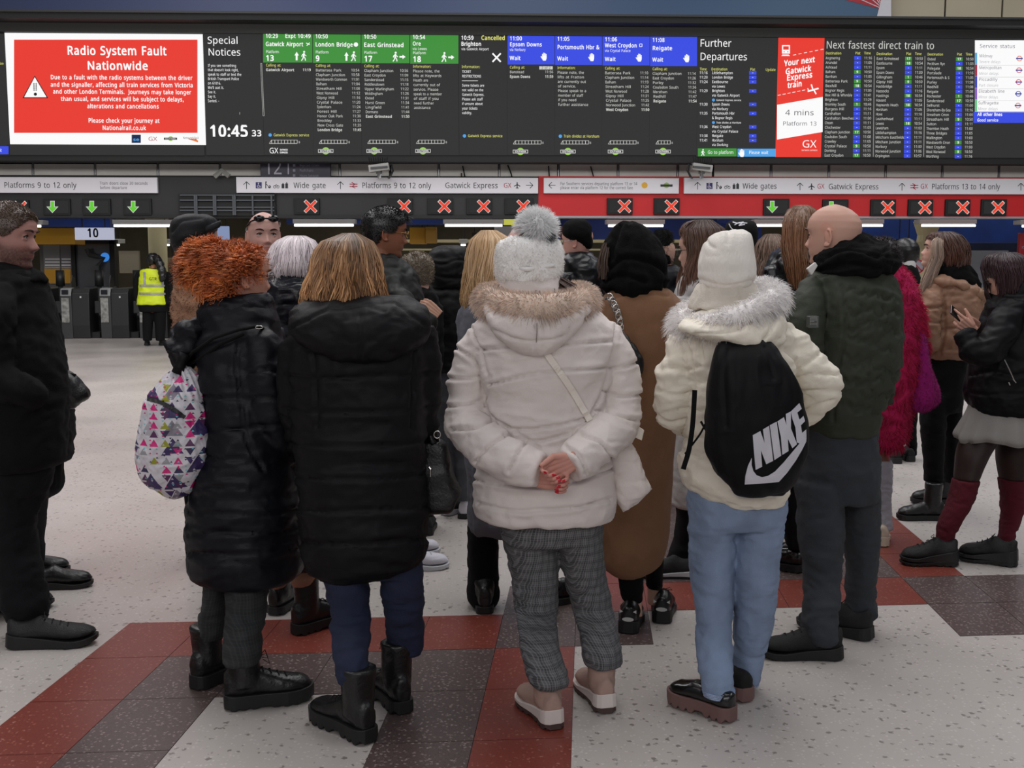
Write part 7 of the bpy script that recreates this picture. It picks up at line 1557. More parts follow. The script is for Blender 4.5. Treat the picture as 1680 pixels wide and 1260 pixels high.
cap_hair(h, R_, hblk, length=.045, n=4200, thick=.014, seed=4, comb=tuple(h.M[:, 1]*1.0+h.M[:, 2]*.6), r=.0013, shell=.8, droop=.5, rnd=.3)
h.features(R_, (26, 20, 18), glasses=mat('gold_wire', (200, 160, 100), .25, metal=1))
hs = hand_mb(p.hands, W(716, 514, d-.19), -NR*.7+NZ*.55, NZ*.7-NF, .86, (25, 35, 42, 52), (30, 20), mirror=-1, spread=3)
hips = [(700, 606, 702, .14), (760, 606, 702, .14)]
Ll = [(740, 606, 660, .11, 0), (850, 616, 660, .085, .02), (915, 622, 656, .07, .02)]; Lr = [(740, 650, 702, .11, .1), (850, 652, 698, .085, .06), (905, 655, 692, .07, .04)]
p.legs_cloth('trousers', hips, [Ll, Lr], M_blkc, .015, (.006, (7, 7, 12)), None, 5)
p.handtint = (1.3, 1.75, 2.1); p.body(M_skin2, torso, [Ll, Lr], arms, stubble=(.8, .78, .78)); 
M_wsh = mat('white_leather', (202, 200, 208), .5); M_wso = mat('white_rubber', (196, 196, 200), .6)
shoe(R_, (640, 935), 84, .29, .105, 'sneaker', M_wsh, M_wso, sole_h=.03, collar=.08, laces=M_wsh); shoe(R_, (630, 912), 80, .29, .105, 'sneaker', M_wsh, M_wso, sole_h=.03, collar=.08)
# ================================================================ curly grey haired person
p = Person(5.95, 682, 'person with short curly grey hair, between glasses wearer and quilted hood', finev=0.011)
R_, d = p.root, p.d
torso = [(470, 665, 702, .09), (482, 650, 715, .13), (520, 645, 720, .15), (640, 648, 718, .15), (700, 650, 716, .15)]
coat_obj(p, 'jacket', torso, [[(655, 500, 0, 14), (652, 600, 0, 13)], [(712, 500, 0, 14), (714, 600, 0, 13)]], M_blkc, .013, seed=3)
h = p.head(684, 450, 0, -30, -10, 0, .95); hg = hair_mat('hair_grey_brown', (138, 124, 106), .5)
cap_hair(h, R_, hg, length=.030, n=2600, thick=.014, seed=8, r=.0016, shell=.6, droop=.3, rnd=1.0, curl=.007)
legs = stand(p, 683, 28, 680, M_blkc, 32, 0, 0); p.body(M_skin3, torso, legs, [])
# ================================================================ person in black quilted hood
p = Person(6.35, 738, 'person with black quilted hood up and grey jeans', finev=0.011)
R_, d = p.root, p.d
torso = [(470, 712, 766, .10), (482, 702, 775, .14), (510, 698, 780, .16), (560, 698, 780, .16), (600, 700, 778, .16), (608, 704, 774, .14)]
arms = [[(706, 500, 0, 13), (700, 550, 0, 14), (706, 600, .05, 12)], [(772, 500, 0, 13), (779, 550, 0, 14), (772, 600, .05, 12)]]
coat_obj(p, 'jacket', torso, arms, M_blk, .010, seed=5, quilt=(.13, .009, 0, .02), aq=(.09, .006))
h = p.head(736, 448, 0, -15, 0, 0, .95, ears=False)
b = MB(); loft(b, [(404, 722, 756, .05), (408, 712, 766, .08), (418, 704, 774, .115), (434, 700, 778, .13), (452, 700, 778, .135), (468, 704, 774, .13), (480, 712, 768, .115)], d, n=64); cloth('hood', b, M_blk, R_, .008, 1, (.006, (10, 10, 14)), None, 3, seams=hlines(699, 779, [424, 446, 466], 5, 4, 2, 6), sw=1.8, sd=.006)
M_gj = mat('grey_denim', (66, 68, 74), .85, bump=.4, bscale=300, var=.1); hips = [(595, 704, 774, .14), (650, 706, 772, .14), (670, 706, 772, .12)]
Ll = [(650, 706, 742, .11), (740, 712, 742, .08), (826, 714, 744, .07)]; Lr = [(650, 736, 773, .11), (740, 745, 771, .08), (820, 750, 771, .065)]
p.legs_cloth('jeans', hips, [Ll, Lr], M_gj, .013, (.006, (7, 7, 12)), None, 5); p.body(M_skinf, torso, [Ll, Lr], arms)
shoe(R_, (728, 846), 40, .27, .10, 'sneaker', M_run, M_wso, sole_h=.025, collar=.08); shoe(R_, (760, 852), 10, .27, .10, 'sneaker', M_wsh, M_rub, sole_h=.02, collar=.10, laces=M_lace)
# ================================================================ blonde woman in the grey coat
p = Person(4.68, 800, 'person with long pale blonde hair and long grey wool coat', finev=0.011)
R_, d = p.root, p.d
torso = [(478, 785, 850, .09), (492, 766, 868, .13), (515, 757, 876, .15), (560, 755, 880, .16), (640, 757, 880, .16), (700, 760, 880, .17), (780, 767, 884, .18), (840, 769, 886, .18), (862, 770, 886, .17), (870, 776, 880, .15)]
arms = [[(770, 510, 0, 18), (765, 570, 0, 17), (768, 650, 0, 16), (772, 720, .02, 15)], [(868, 510, 0, 18), (872, 600, 0, 17), (872, 700, 0, 16)]]
coat_obj(p, 'coat', torso, arms, mat('grey_wool', (96, 98, 106), .9, bump=.5, bscale=260), .010, seed=15, fold=(.007, (8, 8, 5)))
h = p.head(800, 428, 0, 10, 0, 0, .97, True, ears=False)
hbl = hair_mat('hair_pale_blonde', (214, 180, 140), .4)
longhair(R_, [(378, 792, 812, .03), (384, 782, 826, .06), (396, 774, 838, .09), (415, 769, 842, .105), (440, 766, 840, .11), (465, 762, 838, .11), (490, 761, 836, .11), (512, 766, 830, .10)], d, hbl, 1500, seed=11, wave=.007, r=.0025, shell_col=.7, tintf=lambda t, r: np.array([1, 1, 1])*np.where(r > .6, np.array([1.12, 1.15, 1.2]), np.array([.88, .82, .72])))
Ll = [(850, 768, 822, .12), (880, 768, 818, .10), (930, 768, 816, .09), (960, 767, 819, .09), (982, 768, 818, .09, -.01), (992, 775, 812, .08, -.01)]; Lr = [(850, 830, 884, .12, .0), (900, 838, 882, .09, -.05), (965, 880, 925, .08, -.1)]
p.legs_cloth('trousers', None, [Ll, Lr], M_blkc, .012, (.006, (8, 8, 12)), None, 5); p.body(M_skinf, torso, [Ll, Lr], arms)
shoe(R_, (796, 1009), -5, .27, .095, 'block', M_bboot, M_rub, sole_h=.03, collar=.1, shaft=(.12, .045, .045)); shoe(R_, (905, 992), 60, .26, .10, 'block', M_bboot, M_rub, sole_h=.03, collar=.09)
# ================================================================ man with black beanie and glasses
p = Person(6.8, 948, 'person in black beanie, glasses and shiny black jacket, beside the pompom', finev=0.0045)
R_, d = p.root, p.d
torso = [(415, 930, 968, .09), (428, 922, 982, .13), (450, 918, 990, .16), (500, 918, 992, .16), (600, 920, 990, .16), (660, 922, 988, .15)]
coat_obj(p, 'jacket', torso, [[(930, 450, -.1, 14), (926, 520, -.12, 14), (930, 580, -.1, 12)], [(985, 450, 0, 14), (988, 540, 0, 13)]], M_shiny, .011, seed=5, aq=(.08, .008))
h = p.head(947, 397, 0, -66, -2, 0, .98); h.features(R_, (30, 24, 22), glasses=mat('steel_wire', (170, 170, 174), .25, metal=1))
b = MB(); loft(b, [(360, 938, 958, .04), (363, 930, 965, .07), (371, 924, 970, .095), (383, 923, 972, .11), (392, 930, 972, .10), (400, 946, 972, .085), (408, 956, 970, .06)], d, n=48); cloth('beanie', b, M_wool, R_, .008, 2, (.003, (14, 14, 14)), None, 3)
legs = stand(p, 955, 26, 640, M_blkc, 28, 0, -60); p.body(M_skin3, torso, legs, [])
# ================================================================ person with black fluffy hat
p = Person(6.9, 1092, 'person in tall black fluffy hat, just right of the black headscarf', finev=0.011)
R_, d = p.root, p.d
torso = [(436, 1076, 1108, .09), (446, 1066, 1118, .13), (480, 1062, 1122, .15), (600, 1062, 1122, .15), (680, 1064, 1120, .15)]
coat_obj(p, 'coat', torso, [], M_navy2, .013, seed=3); h = p.head(1089, 418, 0, 0, 0, 0, .92, ears=False)
b = MB(); loft(b, [(378, 1078, 1097, .04), (386, 1074, 1101, .07), (402, 1075, 1102, .09), (420, 1077, 1102, .09), (434, 1080, 1100, .08)], d, n=40); V, Q, N = remesh(b, .01, 1); o = mkobj('fluffy_hat', V, Q, M_wool, R_, smooth=True)
fur('hat_pile', V, Q, 2600, .022, M_furm, o, r=.0016, droop=.3, rnd=.9, var=.2, seed=8, tintf=lambda q: np.tile([.010, .010, .012], (len(q), 1)))
legs = stand(p, 1092, 24, 660, M_blkc, 26, 0, 0); p.body(M_skinf, torso, legs, [])
# ================================================================ woman in the black headscarf and camel coat
p = Person(4.45, 1045, 'person in black headscarf and long camel wool coat', finev=0.006)
R_, d = p.root, p.d
torso = [(470, 1006, 1082, .10), (482, 998, 1102, .13), (496, 984, 1116, .15), (515, 976, 1124, .16), (560, 972, 1122, .17), (620, 972, 1112, .17), (700, 972, 1106, .17), (780, 972, 1100, .18), (835, 973, 1097, .18), (880, 976, 1093, .18), (910, 982, 1085, .17), (928, 990, 1072, .15), (940, 1004, 1054, .11)]
arms = [[(992, 520, 0, 20), (982, 580, 0, 20), (980, 650, .04, 18)], [(1106, 520, 0, 19), (1112, 570, .02, 18), (1106, 640, .1, 17)]]
coat_obj(p, 'coat', torso, arms, mat('camel_wool', (128, 92, 66), .92, bump=.35, bscale=240), .009, seed=25, fold=(.007, (7, 7, 3)), fold2=(.001, (20, 20, 20)), seams=[[(1000, 492), (1050, 482), (1095, 487)]], sw=1.8, sd=.006)
h = p.head(1045, 428, 0, 5, 0, 0, 1.0, True, ears=False)
b = MB(); loft(b, [(361, 1028, 1044, .03), (364, 1018, 1054, .055), (374, 1009, 1065, .085), (393, 1000, 1079, .115), (414, 995, 1088, .13), (436, 991, 1095, .14), (456, 990, 1098, .15), (472, 993, 1094, .15), (484, 1003, 1078, .13)], d, e=2.2, n=72)
cloth('headscarf', b, M_wool, R_, .0075, 1, (.013, (8, 8, 5)), (.004, (20, 20, 12)), 6, seams=[[(1000, 440), (1030, 424), (1070, 430), (1095, 450)], [(994, 460), (1020, 452), (1060, 462)], [(1018, 372), (1010, 400), (1006, 425)]], sw=3, sd=.014)
longhair(R_, [(398, 992, 1003, .02, -.04), (430, 984, 998, .03, -.04), (460, 984, 996, .03, -.04)], d, hair_mat('hair_dim_brown', (92, 72, 60)), 50, seed=6, r=.0016)
Ll = [(900, 1008, 1050, .08), (945, 1014, 1055, .06), (972, 1018, 1055, .052), (985, 1022, 1054, .050)]; Lr = [(900, 1050, 1088, .08, .1), (938, 1059, 1088, .06, .14), (957, 1060, 1087, .05, .16), (964, 1062, 1086, .048, .16)]
p.legs_cloth('leggings', None, [Ll, Lr], M_blkc, .007, (.002, (9, 9, 20)), None, 5)
p.coarse = MB(); bl = [[(900, 1010, 1048, .06), (985, 1026, 1053, .04), (1010, 1027, 1054, .042)], [(900, 1052, 1086, .06, .1), (964, 1062, 1086, .04, .16), (990, 1062, 1087, .04, .16)]]
for L_ in bl: loft(p.fine, L_, d, n=20, step=.02)
p.body(M_skinf, torso, [], arms)
for hp, yw in (((1030, 1041), 12), ((1085, 1024), 12)):
    o = shoe(R_, hp, yw, .27, .105, 'sneaker', mat('black_patent_soft', (12, 12, 13), .35), M_rub, sole_h=.035, collar=.085, laces=M_lace)
    b = MB(); k_ = 404; 
    g0 = np.array(G(*hp)); a_ = math.radians(yw); f_ = NF*math.cos(a_)+NR*math.sin(a_); s_ = NR*math.cos(a_)-NF*math.sin(a_)
    for pts in ([(-.034, .105), (-.020, .096), (-.034, .09)], [(.034, .105), (.020, .096), (.034, .09)], [(.024*math.cos(q), .064+.009*math.sin(q)) for q in np.linspace(0, 2*np.pi, 12, endpoint=False)]):
        b.add([tuple(g0-f_*.004+s_*x+NZ*z) for x, z in pts], [tuple(range(len(pts)))])
    b.build('face_mark', mat('mark_silver', (190, 190, 188), .35), o)
bg_ = empty('chain_bag', tuple(W(1040, 612, d-.2))); tag(bg_, 'black quilted bag on a thick silver chain over the camel coat', 'bag')
dd = d-.19
for k in range(9):
    x, y = np.interp(k, [0, 8], [1001, 1018]), np.interp(k, [0, 8], [488, 536]); x += 3*math.sin(k*.4); c0 = W(x, y, dd-.01*(k % 2)+.03*(k < 2)); b = MB(); t = np.linspace(0, 2*np.pi, 15); tilt = .5 if k % 2 else -.5
    b.tube([c0+RGT*(.011*math.cos(q)+.004*tilt*math.sin(q))+Vector((0, 0, .015*math.sin(q)))+FWD*(.008*tilt*math.cos(q)) for q in t], .0034, 8, cap=False); b.build('chain_link', M_silver, bg_, smooth=True)
b = MB(); b.tube([W(1019, 538, dd), W(1026, 551, dd)], .003, 6); b.tube([W(1001, 488, dd+.02), W(992, 491, dd+.06)], .004, 6); b.build('clasp', M_silver, bg_)
b = MB(); b.tube([W(1026, 551, dd), W(1036, 572, dd), W(1045, 590, dd)], .010, 8); b.build('strap', M_leather, bg_, smooth=True)
b = MB(); loft(b, [(562, 1020, 1040, .03), (575, 1012, 1048, .04), (592, 1008, 1056, .045), (604, 1008, 1056, .045), (618, 1010, 1050, .04), (628, 1014, 1044, .03)], dd, e=3, n=40, quilt=(.03, .004, .02, 0), step=.004); cloth('pouch', b, M_leather, bg_, .005, 1, None, None)
# ================================================================ brunette in the pale coat
p = Person(5.24, 1150, 'person with long straight brown hair, glasses and pale coat, looking left', finev=0.0045)
R_, d = p.root, p.d
torso = [(448, 1128, 1176, .09), (462, 1116, 1192, .13), (490, 1108, 1202, .15), (560, 1104, 1206, .16), (660, 1102, 1204, .16), (740, 1100, 1202, .16), (800, 1098, 1202, .16), (826, 1098, 1200, .15)]
arms = [[(1122, 490, -.08, 16), (1112, 560, -.1, 16), (1114, 640, -.06, 15), (1116, 700, .0, 13)], [(1196, 490, .05, 16), (1200, 600, .05, 15)]]
coat_obj(p, 'coat', torso, arms, mat('pale_grey_wool', (176, 172, 170), .85, bump=.3), .010, seed=18, fold=(.006, (7, 7, 4)))
b = MB(); loft(b, [(446, 1130, 1172, .09), (456, 1124, 1178, .11), (470, 1118, 1182, .12), (490, 1114, 1176, .12), (502, 1118, 1160, .10)], d, n=48); cloth('scarf', b, mat('white_scarf', (206, 202, 200), .9, bump=.5), R_, .008, 1, (.010, (12, 12, 16)), None, 4)
h = p.head(1147, 412, 0, -66, -2, 0, .98, True, ears=False); h.features(R_, (50, 36, 30), glasses=mat('dark_frame', (30, 28, 30), .3))
hbn = hair_mat('hair_dark_to_tan', (96, 68, 54), .35)
longhair(R_, [(361, 1140, 1166, .03), (366, 1126, 1178, .06), (377, 1119, 1186, .085), (394, 1120, 1190, .10), (416, 1124, 1190, .11), (444, 1116, 1190, .115), (470, 1110, 1188, .12), (498, 1108, 1182, .11)], d, hbn, 1700, seed=14, wave=.005, r=.0022, shell_col=.4, face=(182, 30, 388), tintf=lambda t, r: np.array([.55, .5, .5])*(1-t)+np.array([1.75, 1.7, 1.6])*t)
Ll = [(800, 1098, 1145, .11), (850, 1110, 1148, .10), (885, 1106, 1142, .09), (915, 1096, 1138, .08, -.01), (932, 1094, 1136, .07, -.01)]; Lr = [(800, 1145, 1198, .11, .1), (870, 1150, 1190, .09, .1), (925, 1152, 1186, .08, .1)]
p.legs_cloth('trousers', None, [Ll, Lr], M_blkc, .013, (.005, (8, 8, 12)), None, 5); p.body(M_skinf, torso, [Ll, Lr], arms)
shoe(R_, (1142, 948), -84, .28, .10, 'sneaker', M_run, M_rub, mid=M_wso, sole_h=.022, collar=.085); shoe(R_, (1182, 936), -60, .28, .10, 'sneaker', M_run, M_rub, mid=M_wso, sole_h=.022, collar=.085)
# ================================================================ person in black cap with a white scribble
p = Person(6.5, 1215, 'person in black cap with white scribble, behind the white beanie', finev=0.011)
R_, d = p.root, p.d
torso = [(438, 1196, 1236, .09), (450, 1180, 1252, .13), (480, 1175, 1258, .15), (600, 1176, 1257, .15), (690, 1178, 1254, .15)]
coat_obj(p, 'jacket', torso, [], M_blkc, .013, seed=3); h = p.head(1217, 402, 0, 20, 0, 0, .96)
b = MB(); loft(b, [(360, 1204, 1228, .04), (363, 1196, 1236, .07), (370, 1191, 1241, .10), (382, 1190, 1243, .115), (398, 1192, 1242, .115), (420, 1197, 1240, .105), (436, 1202, 1238, .09)], d, n=48); V, Q, N = remesh(b, .008, 2); cp_ = mkobj('baseball_cap', V, Q, M_blkc, R_, smooth=True); cb = BVHTree.FromPolygons([Vector(x) for x in V], [tuple(q) for q in Q])
for pts, wd_ in (([(1196, 367, 0), (1199, 373, 0), (1203, 377, 0)], 1.6), ([(1202, 364, 0), (1210, 366, 0), (1220, 364, 0), (1212, 370, 0), (1222, 368, 0)], 1.8), ([(1205, 369, 0), (1214, 365, 0), (1226, 366, 0)], 1.5)): ribbon('cap_scribble', pts, d, wd_, M_print, cp_, cb, th=.001, lift=.004, n=16)
legs = stand(p, 1216, 28, 670, M_blkc, 32, 0, 0); p.body(M_skinf, torso, legs, [])
# ================================================================ wavy light brown hair
p = Person(5.9, 1262, 'person with long wavy ash brown hair, right of the white beanie', finev=0.011)
R_, d = p.root, p.d
torso = [(448, 1246, 1282, .09), (458, 1234, 1292, .13), (500, 1230, 1298, .15), (600, 1230, 1298, .15), (690, 1232, 1296, .15)]
coat_obj(p, 'jacket', torso, [], M_blkc, .013, seed=3); h = p.head(1264, 424, 0, 0, 0, 0, .92, True, ears=False)
hws = hair_mat('hair_ash_brown', (128, 104, 88), .45)
longhair(R_, [(384, 1258, 1276, .03), (391, 1250, 1284, .06), (405, 1243, 1290, .09), (425, 1240, 1294, .10), (450, 1236, 1296, .11), (480, 1236, 1292, .11)], d, hws, 900, seed=16, wave=.018, r=.0024, shell_col=.4)
legs = stand(p, 1262, 26, 670, M_blkc, 30); p.body(M_skinf, torso, legs, [])
# ================================================================ tall brown ponytail, black leather puffer
p = Person(5.2, 1306, 'person with long high brown ponytail and black leather puffer jacket', finev=0.011)
R_, d = p.root, p.d
torso = [(402, 1288, 1330, .09), (414, 1270, 1342, .13), (435, 1260, 1350, .16), (480, 1256, 1354, .17), (530, 1258, 1354, .17), (600, 1262, 1350, .17), (650, 1266, 1346, .16)]
arms = [[(1268, 440, -.05, 15), (1262, 500, -.06, 16), (1264, 560, .02, 14)], [(1346, 440, 0, 15), (1350, 520, 0, 15)]]
coat_obj(p, 'puffer_jacket', torso, arms, M_shiny, .010, seed=28, quilt=(.085, .016, 0, .02), aq=(.07, .012), fold=(.006, (9, 9, 18)))
h = p.head(1314, 382, 0, 10, 0, 0, .90, True, ears=False)
hpb = hair_mat('hair_ponytail_brown', (130, 90, 62), .35)
longhair(R_, [(337, 1306, 1324, .03), (341, 1298, 1332, .06), (352, 1292, 1338, .085), (368, 1290, 1340, .095), (384, 1289, 1338, .095), (400, 1290, 1334, .09), (408, 1295, 1328, .08)], d, hpb, 800, seed=18, r=.0022, shell_col=.45, wave=.002)
longhair(R_, [(342, 1300, 1320, .03, -.06), (352, 1292, 1326, .04, -.10), (375, 1287, 1322, .045, -.13), (400, 1287, 1320, .045, -.15), (430, 1292, 1322, .04, -.17), (455, 1296, 1320, .035, -.175), (475, 1302, 1316, .02, -.18)], d, hpb, 700, seed=19, r=.0024, wave=.006, name='ponytail', tips=.3, tintf=lambda t, r: np.array([.8, .78, .75])*(1-t)+np.array([1.3, 1.25, 1.2])*t)
hips = [(640, 1268, 1344, .13), (700, 1270, 1340, .13), (720, 1272, 1338, .11)]
Ll = [(700, 1270, 1310, .11), (800, 1278, 1318, .08), (885, 1288, 1320, .065), (898, 1290, 1318, .06)]; Lr = [(700, 1304, 1342, .11, .1), (800, 1312, 1340, .08, .1), (890, 1316, 1338, .06, .1)]
p.legs_cloth('leggings', hips, [Ll, Lr], M_blkc, .013, (.004, (8, 8, 14)), None, 5); p.body(M_skinf, torso, [Ll, Lr], arms)
shoe(R_, (1318, 940), -58, .27, .105, 'block', mat('patent_black', (10, 10, 11), .22), M_rub, sole_h=.04, collar=.09, laces=M_lace, lug=.006); shoe(R_, (1336, 930), -40, .26, .10, 'block', M_bboot, M_rub, sole_h=.035, collar=.08)
# ================================================================ woman in the pink red fur coat
p = Person(5.8, 1460, 'person in raspberry red faux fur coat and grey leg warmers', finev=0.011)
R_, d = p.root, p.d
torso = [(432, 1436, 1474, .09), (442, 1428, 1480, .11), (458, 1420, 1492, .14), (480, 1414, 1500, .16), (520, 1412, 1504, .17), (560, 1412, 1508, .17), (620, 1414, 1502, .18), (670, 1418, 1488, .18), (705, 1422, 1480, .17), (724, 1428, 1472, .15), (732, 1434, 1464, .12)]
arms = [[(1426, 480, 0, 16), (1418, 540, 0, 17), (1420, 600, .05, 16)], [(1490, 475, 0, 15), (1500, 520, -.02, 16), (1504, 570, -.02, 16), (1496, 620, .03, 14)]]
o, V, Q, N = coat_obj(p, 'fur_coat', torso, arms, mat('pink_fur_base', (176, 20, 80), .95), .012, seed=8, keep=True)
fur('fur', V, Q, 9000, .030, M_furm, o, r=.0021, droop=.6, rnd=.9, var=.15, seed=21, tintf=lambda q: np.array([.62, .02, .13])*(1+.25*fbm(q*26, 2))[:, None])
h = p.head(1444, 424, 0, -10, 0, 0, .95, True, ears=False); b = MB(); loft(b, [(392, 1432, 1456, .05), (400, 1422, 1466, .08), (416, 1418, 1471, .10), (434, 1420, 1472, .10), (448, 1428, 1466, .09)], d, n=40); V, Q, N = remesh(b, .01, 1); hcu = hair_mat('hair_dark_curly', (40, 32, 32), .5); o = mkobj('hair', V, Q, hcu, R_, smooth=True, col=np.ones((len(V), 3)))
fur('curls', V, Q, 1500, .028, hcu, o, r=.002, droop=.2, rnd=1.2, var=.2, K=6, seed=9, curl=.007)
Ll = [(715, 1420, 1445, .06, .1), (760, 1420, 1442, .05, .1), (870, 1424, 1442, .04, .1)]; Lr = [(715, 1432, 1462, .06), (745, 1433, 1458, .05), (760, 1434, 1458, .05), (870, 1440, 1460, .045)]
for L_ in (Ll, Lr): loft(p.fine, L_, d, n=20, step=.02)
p.body(mat('skin_deep', (120, 74, 62), .55, attr=True), torso, [], arms)
b = MB(); loft(b, [(755, 1432, 1461, .062), (762, 1431, 1463, .066), (800, 1434, 1462, .062), (835, 1437, 1461, .056), (852, 1436, 1463, .060), (868, 1436, 1464, .062)], d, quilt=(.045, .004, 0, 0), n=48); cloth('leg_warmer', b, mat('grey_knit', (156, 154, 162), .95, bump=.8, bscale=150, stretch=(1, 1, .3)), R_, .006, 1, (.003, (16, 16, 30)), None, 3)
b = MB(); loft(b, [(755, 1416, 1442, .06, .1), (860, 1418, 1444, .055, .1)], d, quilt=(.045, .004, 0, 0), n=40); cloth('leg_warmer', b, mat('grey_knit', (156, 154, 162), .95), R_, .007, 1, None, None)
M_crs = mat('cream_sneaker', (188, 172, 154), .6)
shoe(R_, (1446, 898), 18, .26, .10, 'sneaker', M_crs, M_crs, sole_h=.035, collar=.085, lug=.004, laces=M_crs); shoe(R_, (1424, 888), 0, .26, .10, 'sneaker', M_crs, M_crs, sole_h=.035, collar=.085)
bg_ = empty('fluffy_bag', tuple(W(1512, 672, d-.1))); tag(bg_, 'large magenta plush shoulder bag beside the raspberry fur coat', 'bag')
b = MB(); loft(b, [(540, 1496, 1510, .03), (560, 1490, 1516, .05), (590, 1486, 1523, .07), (620, 1485, 1532, .085), (645, 1485, 1538, .09), (657, 1486, 1537, .085), (667, 1488, 1526, .07), (672, 1492, 1512, .05)], d-.08, n=56); V, Q, N = remesh(b, .008, 1); V = crumple(V, N, .012, (9, 9, 3), 3); o = mkobj('sack', V, Q, mat('magenta_plush_base', (150, 20, 110), .95), bg_, smooth=True)
fur('plush', V, Q, 4500, .010, M_furm, o, r=.0016, droop=.4, rnd=.7, var=.12, seed=4, K=3, tintf=lambda q: np.array([.42, .015, .22])*(1+.15*fbm(q*20, 2))[:, None])
b = MB(); b.tube([W(1503, 545, d-.1), W(1500, 500, d-.12), W(1490, 465, d-.05)], .012, 8); b.build('handle', mat('magenta_plush_base', (150, 20, 110), .95), bg_, smooth=True)
# ================================================================ woman in the tan puffer
p = Person(6.4, 1550, 'person in short tan padded jacket looking up to the left', finev=0.0045)
R_, d = p.root, p.d
M_tan = mat('tan_nylon', (148, 112, 88), .55, bump=.2, bscale=240)
torso = [(446, 1528, 1580, .09), (458, 1516, 1592, .12), (475, 1510, 1604, .15), (510, 1510, 1606, .16), (550, 1513, 1602, .16), (578, 1517, 1598, .15), (588, 1520, 1594, .13)]
arms = [[(1534, 472, -.08, 14), (1526, 500, -.13, 17), (1523, 535, -.14, 17), (1524, 560, -.12, 16), (1514, 575, -.02, 14)], [(1596, 475, .05, 14), (1602, 540, .05, 14)]]
coat_obj(p, 'jacket', torso, arms, M_tan, .008, seed=9, quilt=(.10, .010, 0, 0), aq=(.085, .012), fold=(.006, (10, 10, 20)), seams=[[(1512, 503), (1530, 506), (1550, 500)], [(1511, 527), (1530, 530), (1550, 528)], [(1549, 490), (1550, 540), (1543, 580)], [(1545, 540), (1575, 538), (1600, 540)]], sw=1.6, sd=.009)
b = MB(); loft(b, [(452, 1522, 1560, .05, -.05), (460, 1518, 1578, .09, -.06), (470, 1524, 1598, .10, -.05), (482, 1545, 1616, .10, -.02), (492, 1562, 1622, .09, .0), (506, 1574, 1616, .08, .0), (522, 1582, 1604, .05, .0)], d, n=48); cloth('hood', b, M_tan, R_, .007, 1, (.010, (10, 10, 12)), None, 5, seams=[[(1535, 478), (1560, 470), (1590, 486), (1618, 496)], [(1590, 518), (1606, 506), (1616, 496)]], sw=1.8, sd=.008)
b = MB(); loft(b, [(432, 1530, 1582, .09), (442, 1524, 1592, .11), (455, 1520, 1600, .12), (468, 1530, 1606, .11), (478, 1560, 1610, .08)], d-.0, n=48); cloth('scarf', b, M_wool, R_, .008, 1, (.010, (10, 10, 14)), None, 7)
h = p.head(1540, 413, 0, -76, 14, 0, .90, True, ears=False); h.features(R_, (60, 40, 34))
htn = hair_mat('hair_brown_balayage', (92, 62, 50), .35)
longhair(R_, [(380, 1536, 1562, .03), (384, 1527, 1572, .06), (393, 1523, 1580, .085), (406, 1524, 1585, .10), (420, 1528, 1586, .105), (434, 1530, 1584, .10), (446, 1534, 1576, .09)], d, htn, 1300, seed=24, r=.0022, wave=.006, shell_col=.5, face=(183, 52, 393), tintf=lambda t, r: np.array([.7, .65, .65])*(1-t)+np.array([1.35, 1.3, 1.3])*t)
longhair(R_, [(385, 1541, 1545, .006, -.03), (391, 1534, 1546, .015, -.07), (402, 1530, 1545, .02, -.088), (420, 1530, 1546, .02, -.095), (440, 1522, 1540, .02, -.10), (465, 1512, 1530, .02, -.11), (490, 1506, 1518, .015, -.11)], d, hair_mat('hair_ash_blonde', (170, 146, 128), .4), 160, seed=25, r=.0018, wave=.004, name='hair_lock', tips=.3)
hips = [(578, 1520, 1590, .13), (620, 1514, 1580, .13), (656, 1511, 1576, .13), (675, 1511, 1574, .11)]
Ll = [(650, 1511, 1550, .11, -.03), (702, 1512, 1550, .09, -.04), (748, 1516, 1547, .075, -.04), (790, 1518, 1546, .065, -.04)]; Lr = [(650, 1540, 1576, .11, .1), (702, 1545, 1573, .09, .14), (748, 1546, 1571, .075, .16), (790, 1547, 1567, .065, .18)]
p.legs_cloth('jeans', hips, [Ll, Lr], M_blkc, .011, (.005, (8, 8, 14)), None, 5); p.body(M_skinf, torso, [Ll, Lr], arms)
shoe(R_, (1548, 853), -85, .27, .10, 'block', M_bboot, M_rub, sole_h=.03, collar=.09, shaft=(.22, .048, .052)); shoe(R_, (1566, 826), -85, .27, .10, 'block', M_bboot, M_rub, sole_h=.03, collar=.09, shaft=(.22, .046, .05))
# ================================================================ girl with the phone
p = Person(5.42, 1640, 'person in grey skirt and burgundy knee socks looking at a phone', finev=0.0045)
R_, d = p.root, p.d
torso = [(464, 1648, 1716, .10), (480, 1634, 1732, .13), (500, 1624, 1744, .16), (540, 1612, 1750, .17), (590, 1600, 1748, .18), (630, 1590, 1744, .185), (655, 1588, 1740, .18), (670, 1592, 1736, .17), (678, 1600, 1728, .15)]
arms = [[(1664, 505, -.10, 22), (1642, 545, -.17, 25), (1616, 578, -.19, 23), (1594, 572, -.17, 20), (1580, 548, -.13, 17)], [(1640, 510, .1, 20), (1625, 550, .12, 20), (1612, 560, .08, 18), (1600, 545, .03, 15)]]
coat_obj(p, 'jacket', torso, arms, M_blk, .009, seed=12, aq=(.09, .010), fold=(.010, (6, 6, 10)), seams=hlines(1592, 1690, [612, 645], 3, 0, 2, 3))
b = MB(); loft(b, [(450, 1668, 1720, .10), (462, 1650, 1740, .13), (480, 1636, 1750, .14), (500, 1632, 1750, .14), (518, 1640, 1740, .12), (530, 1660, 1720, .08)], d, n=56); cloth('hood', b, M_blk, R_, .009, 1, (.010, (8, 8, 10)), None, 5)
h = p.head(1650, 458, 0, -70, -22, 0, .94, True, ears=False); h.features(R_, (40, 28, 28))
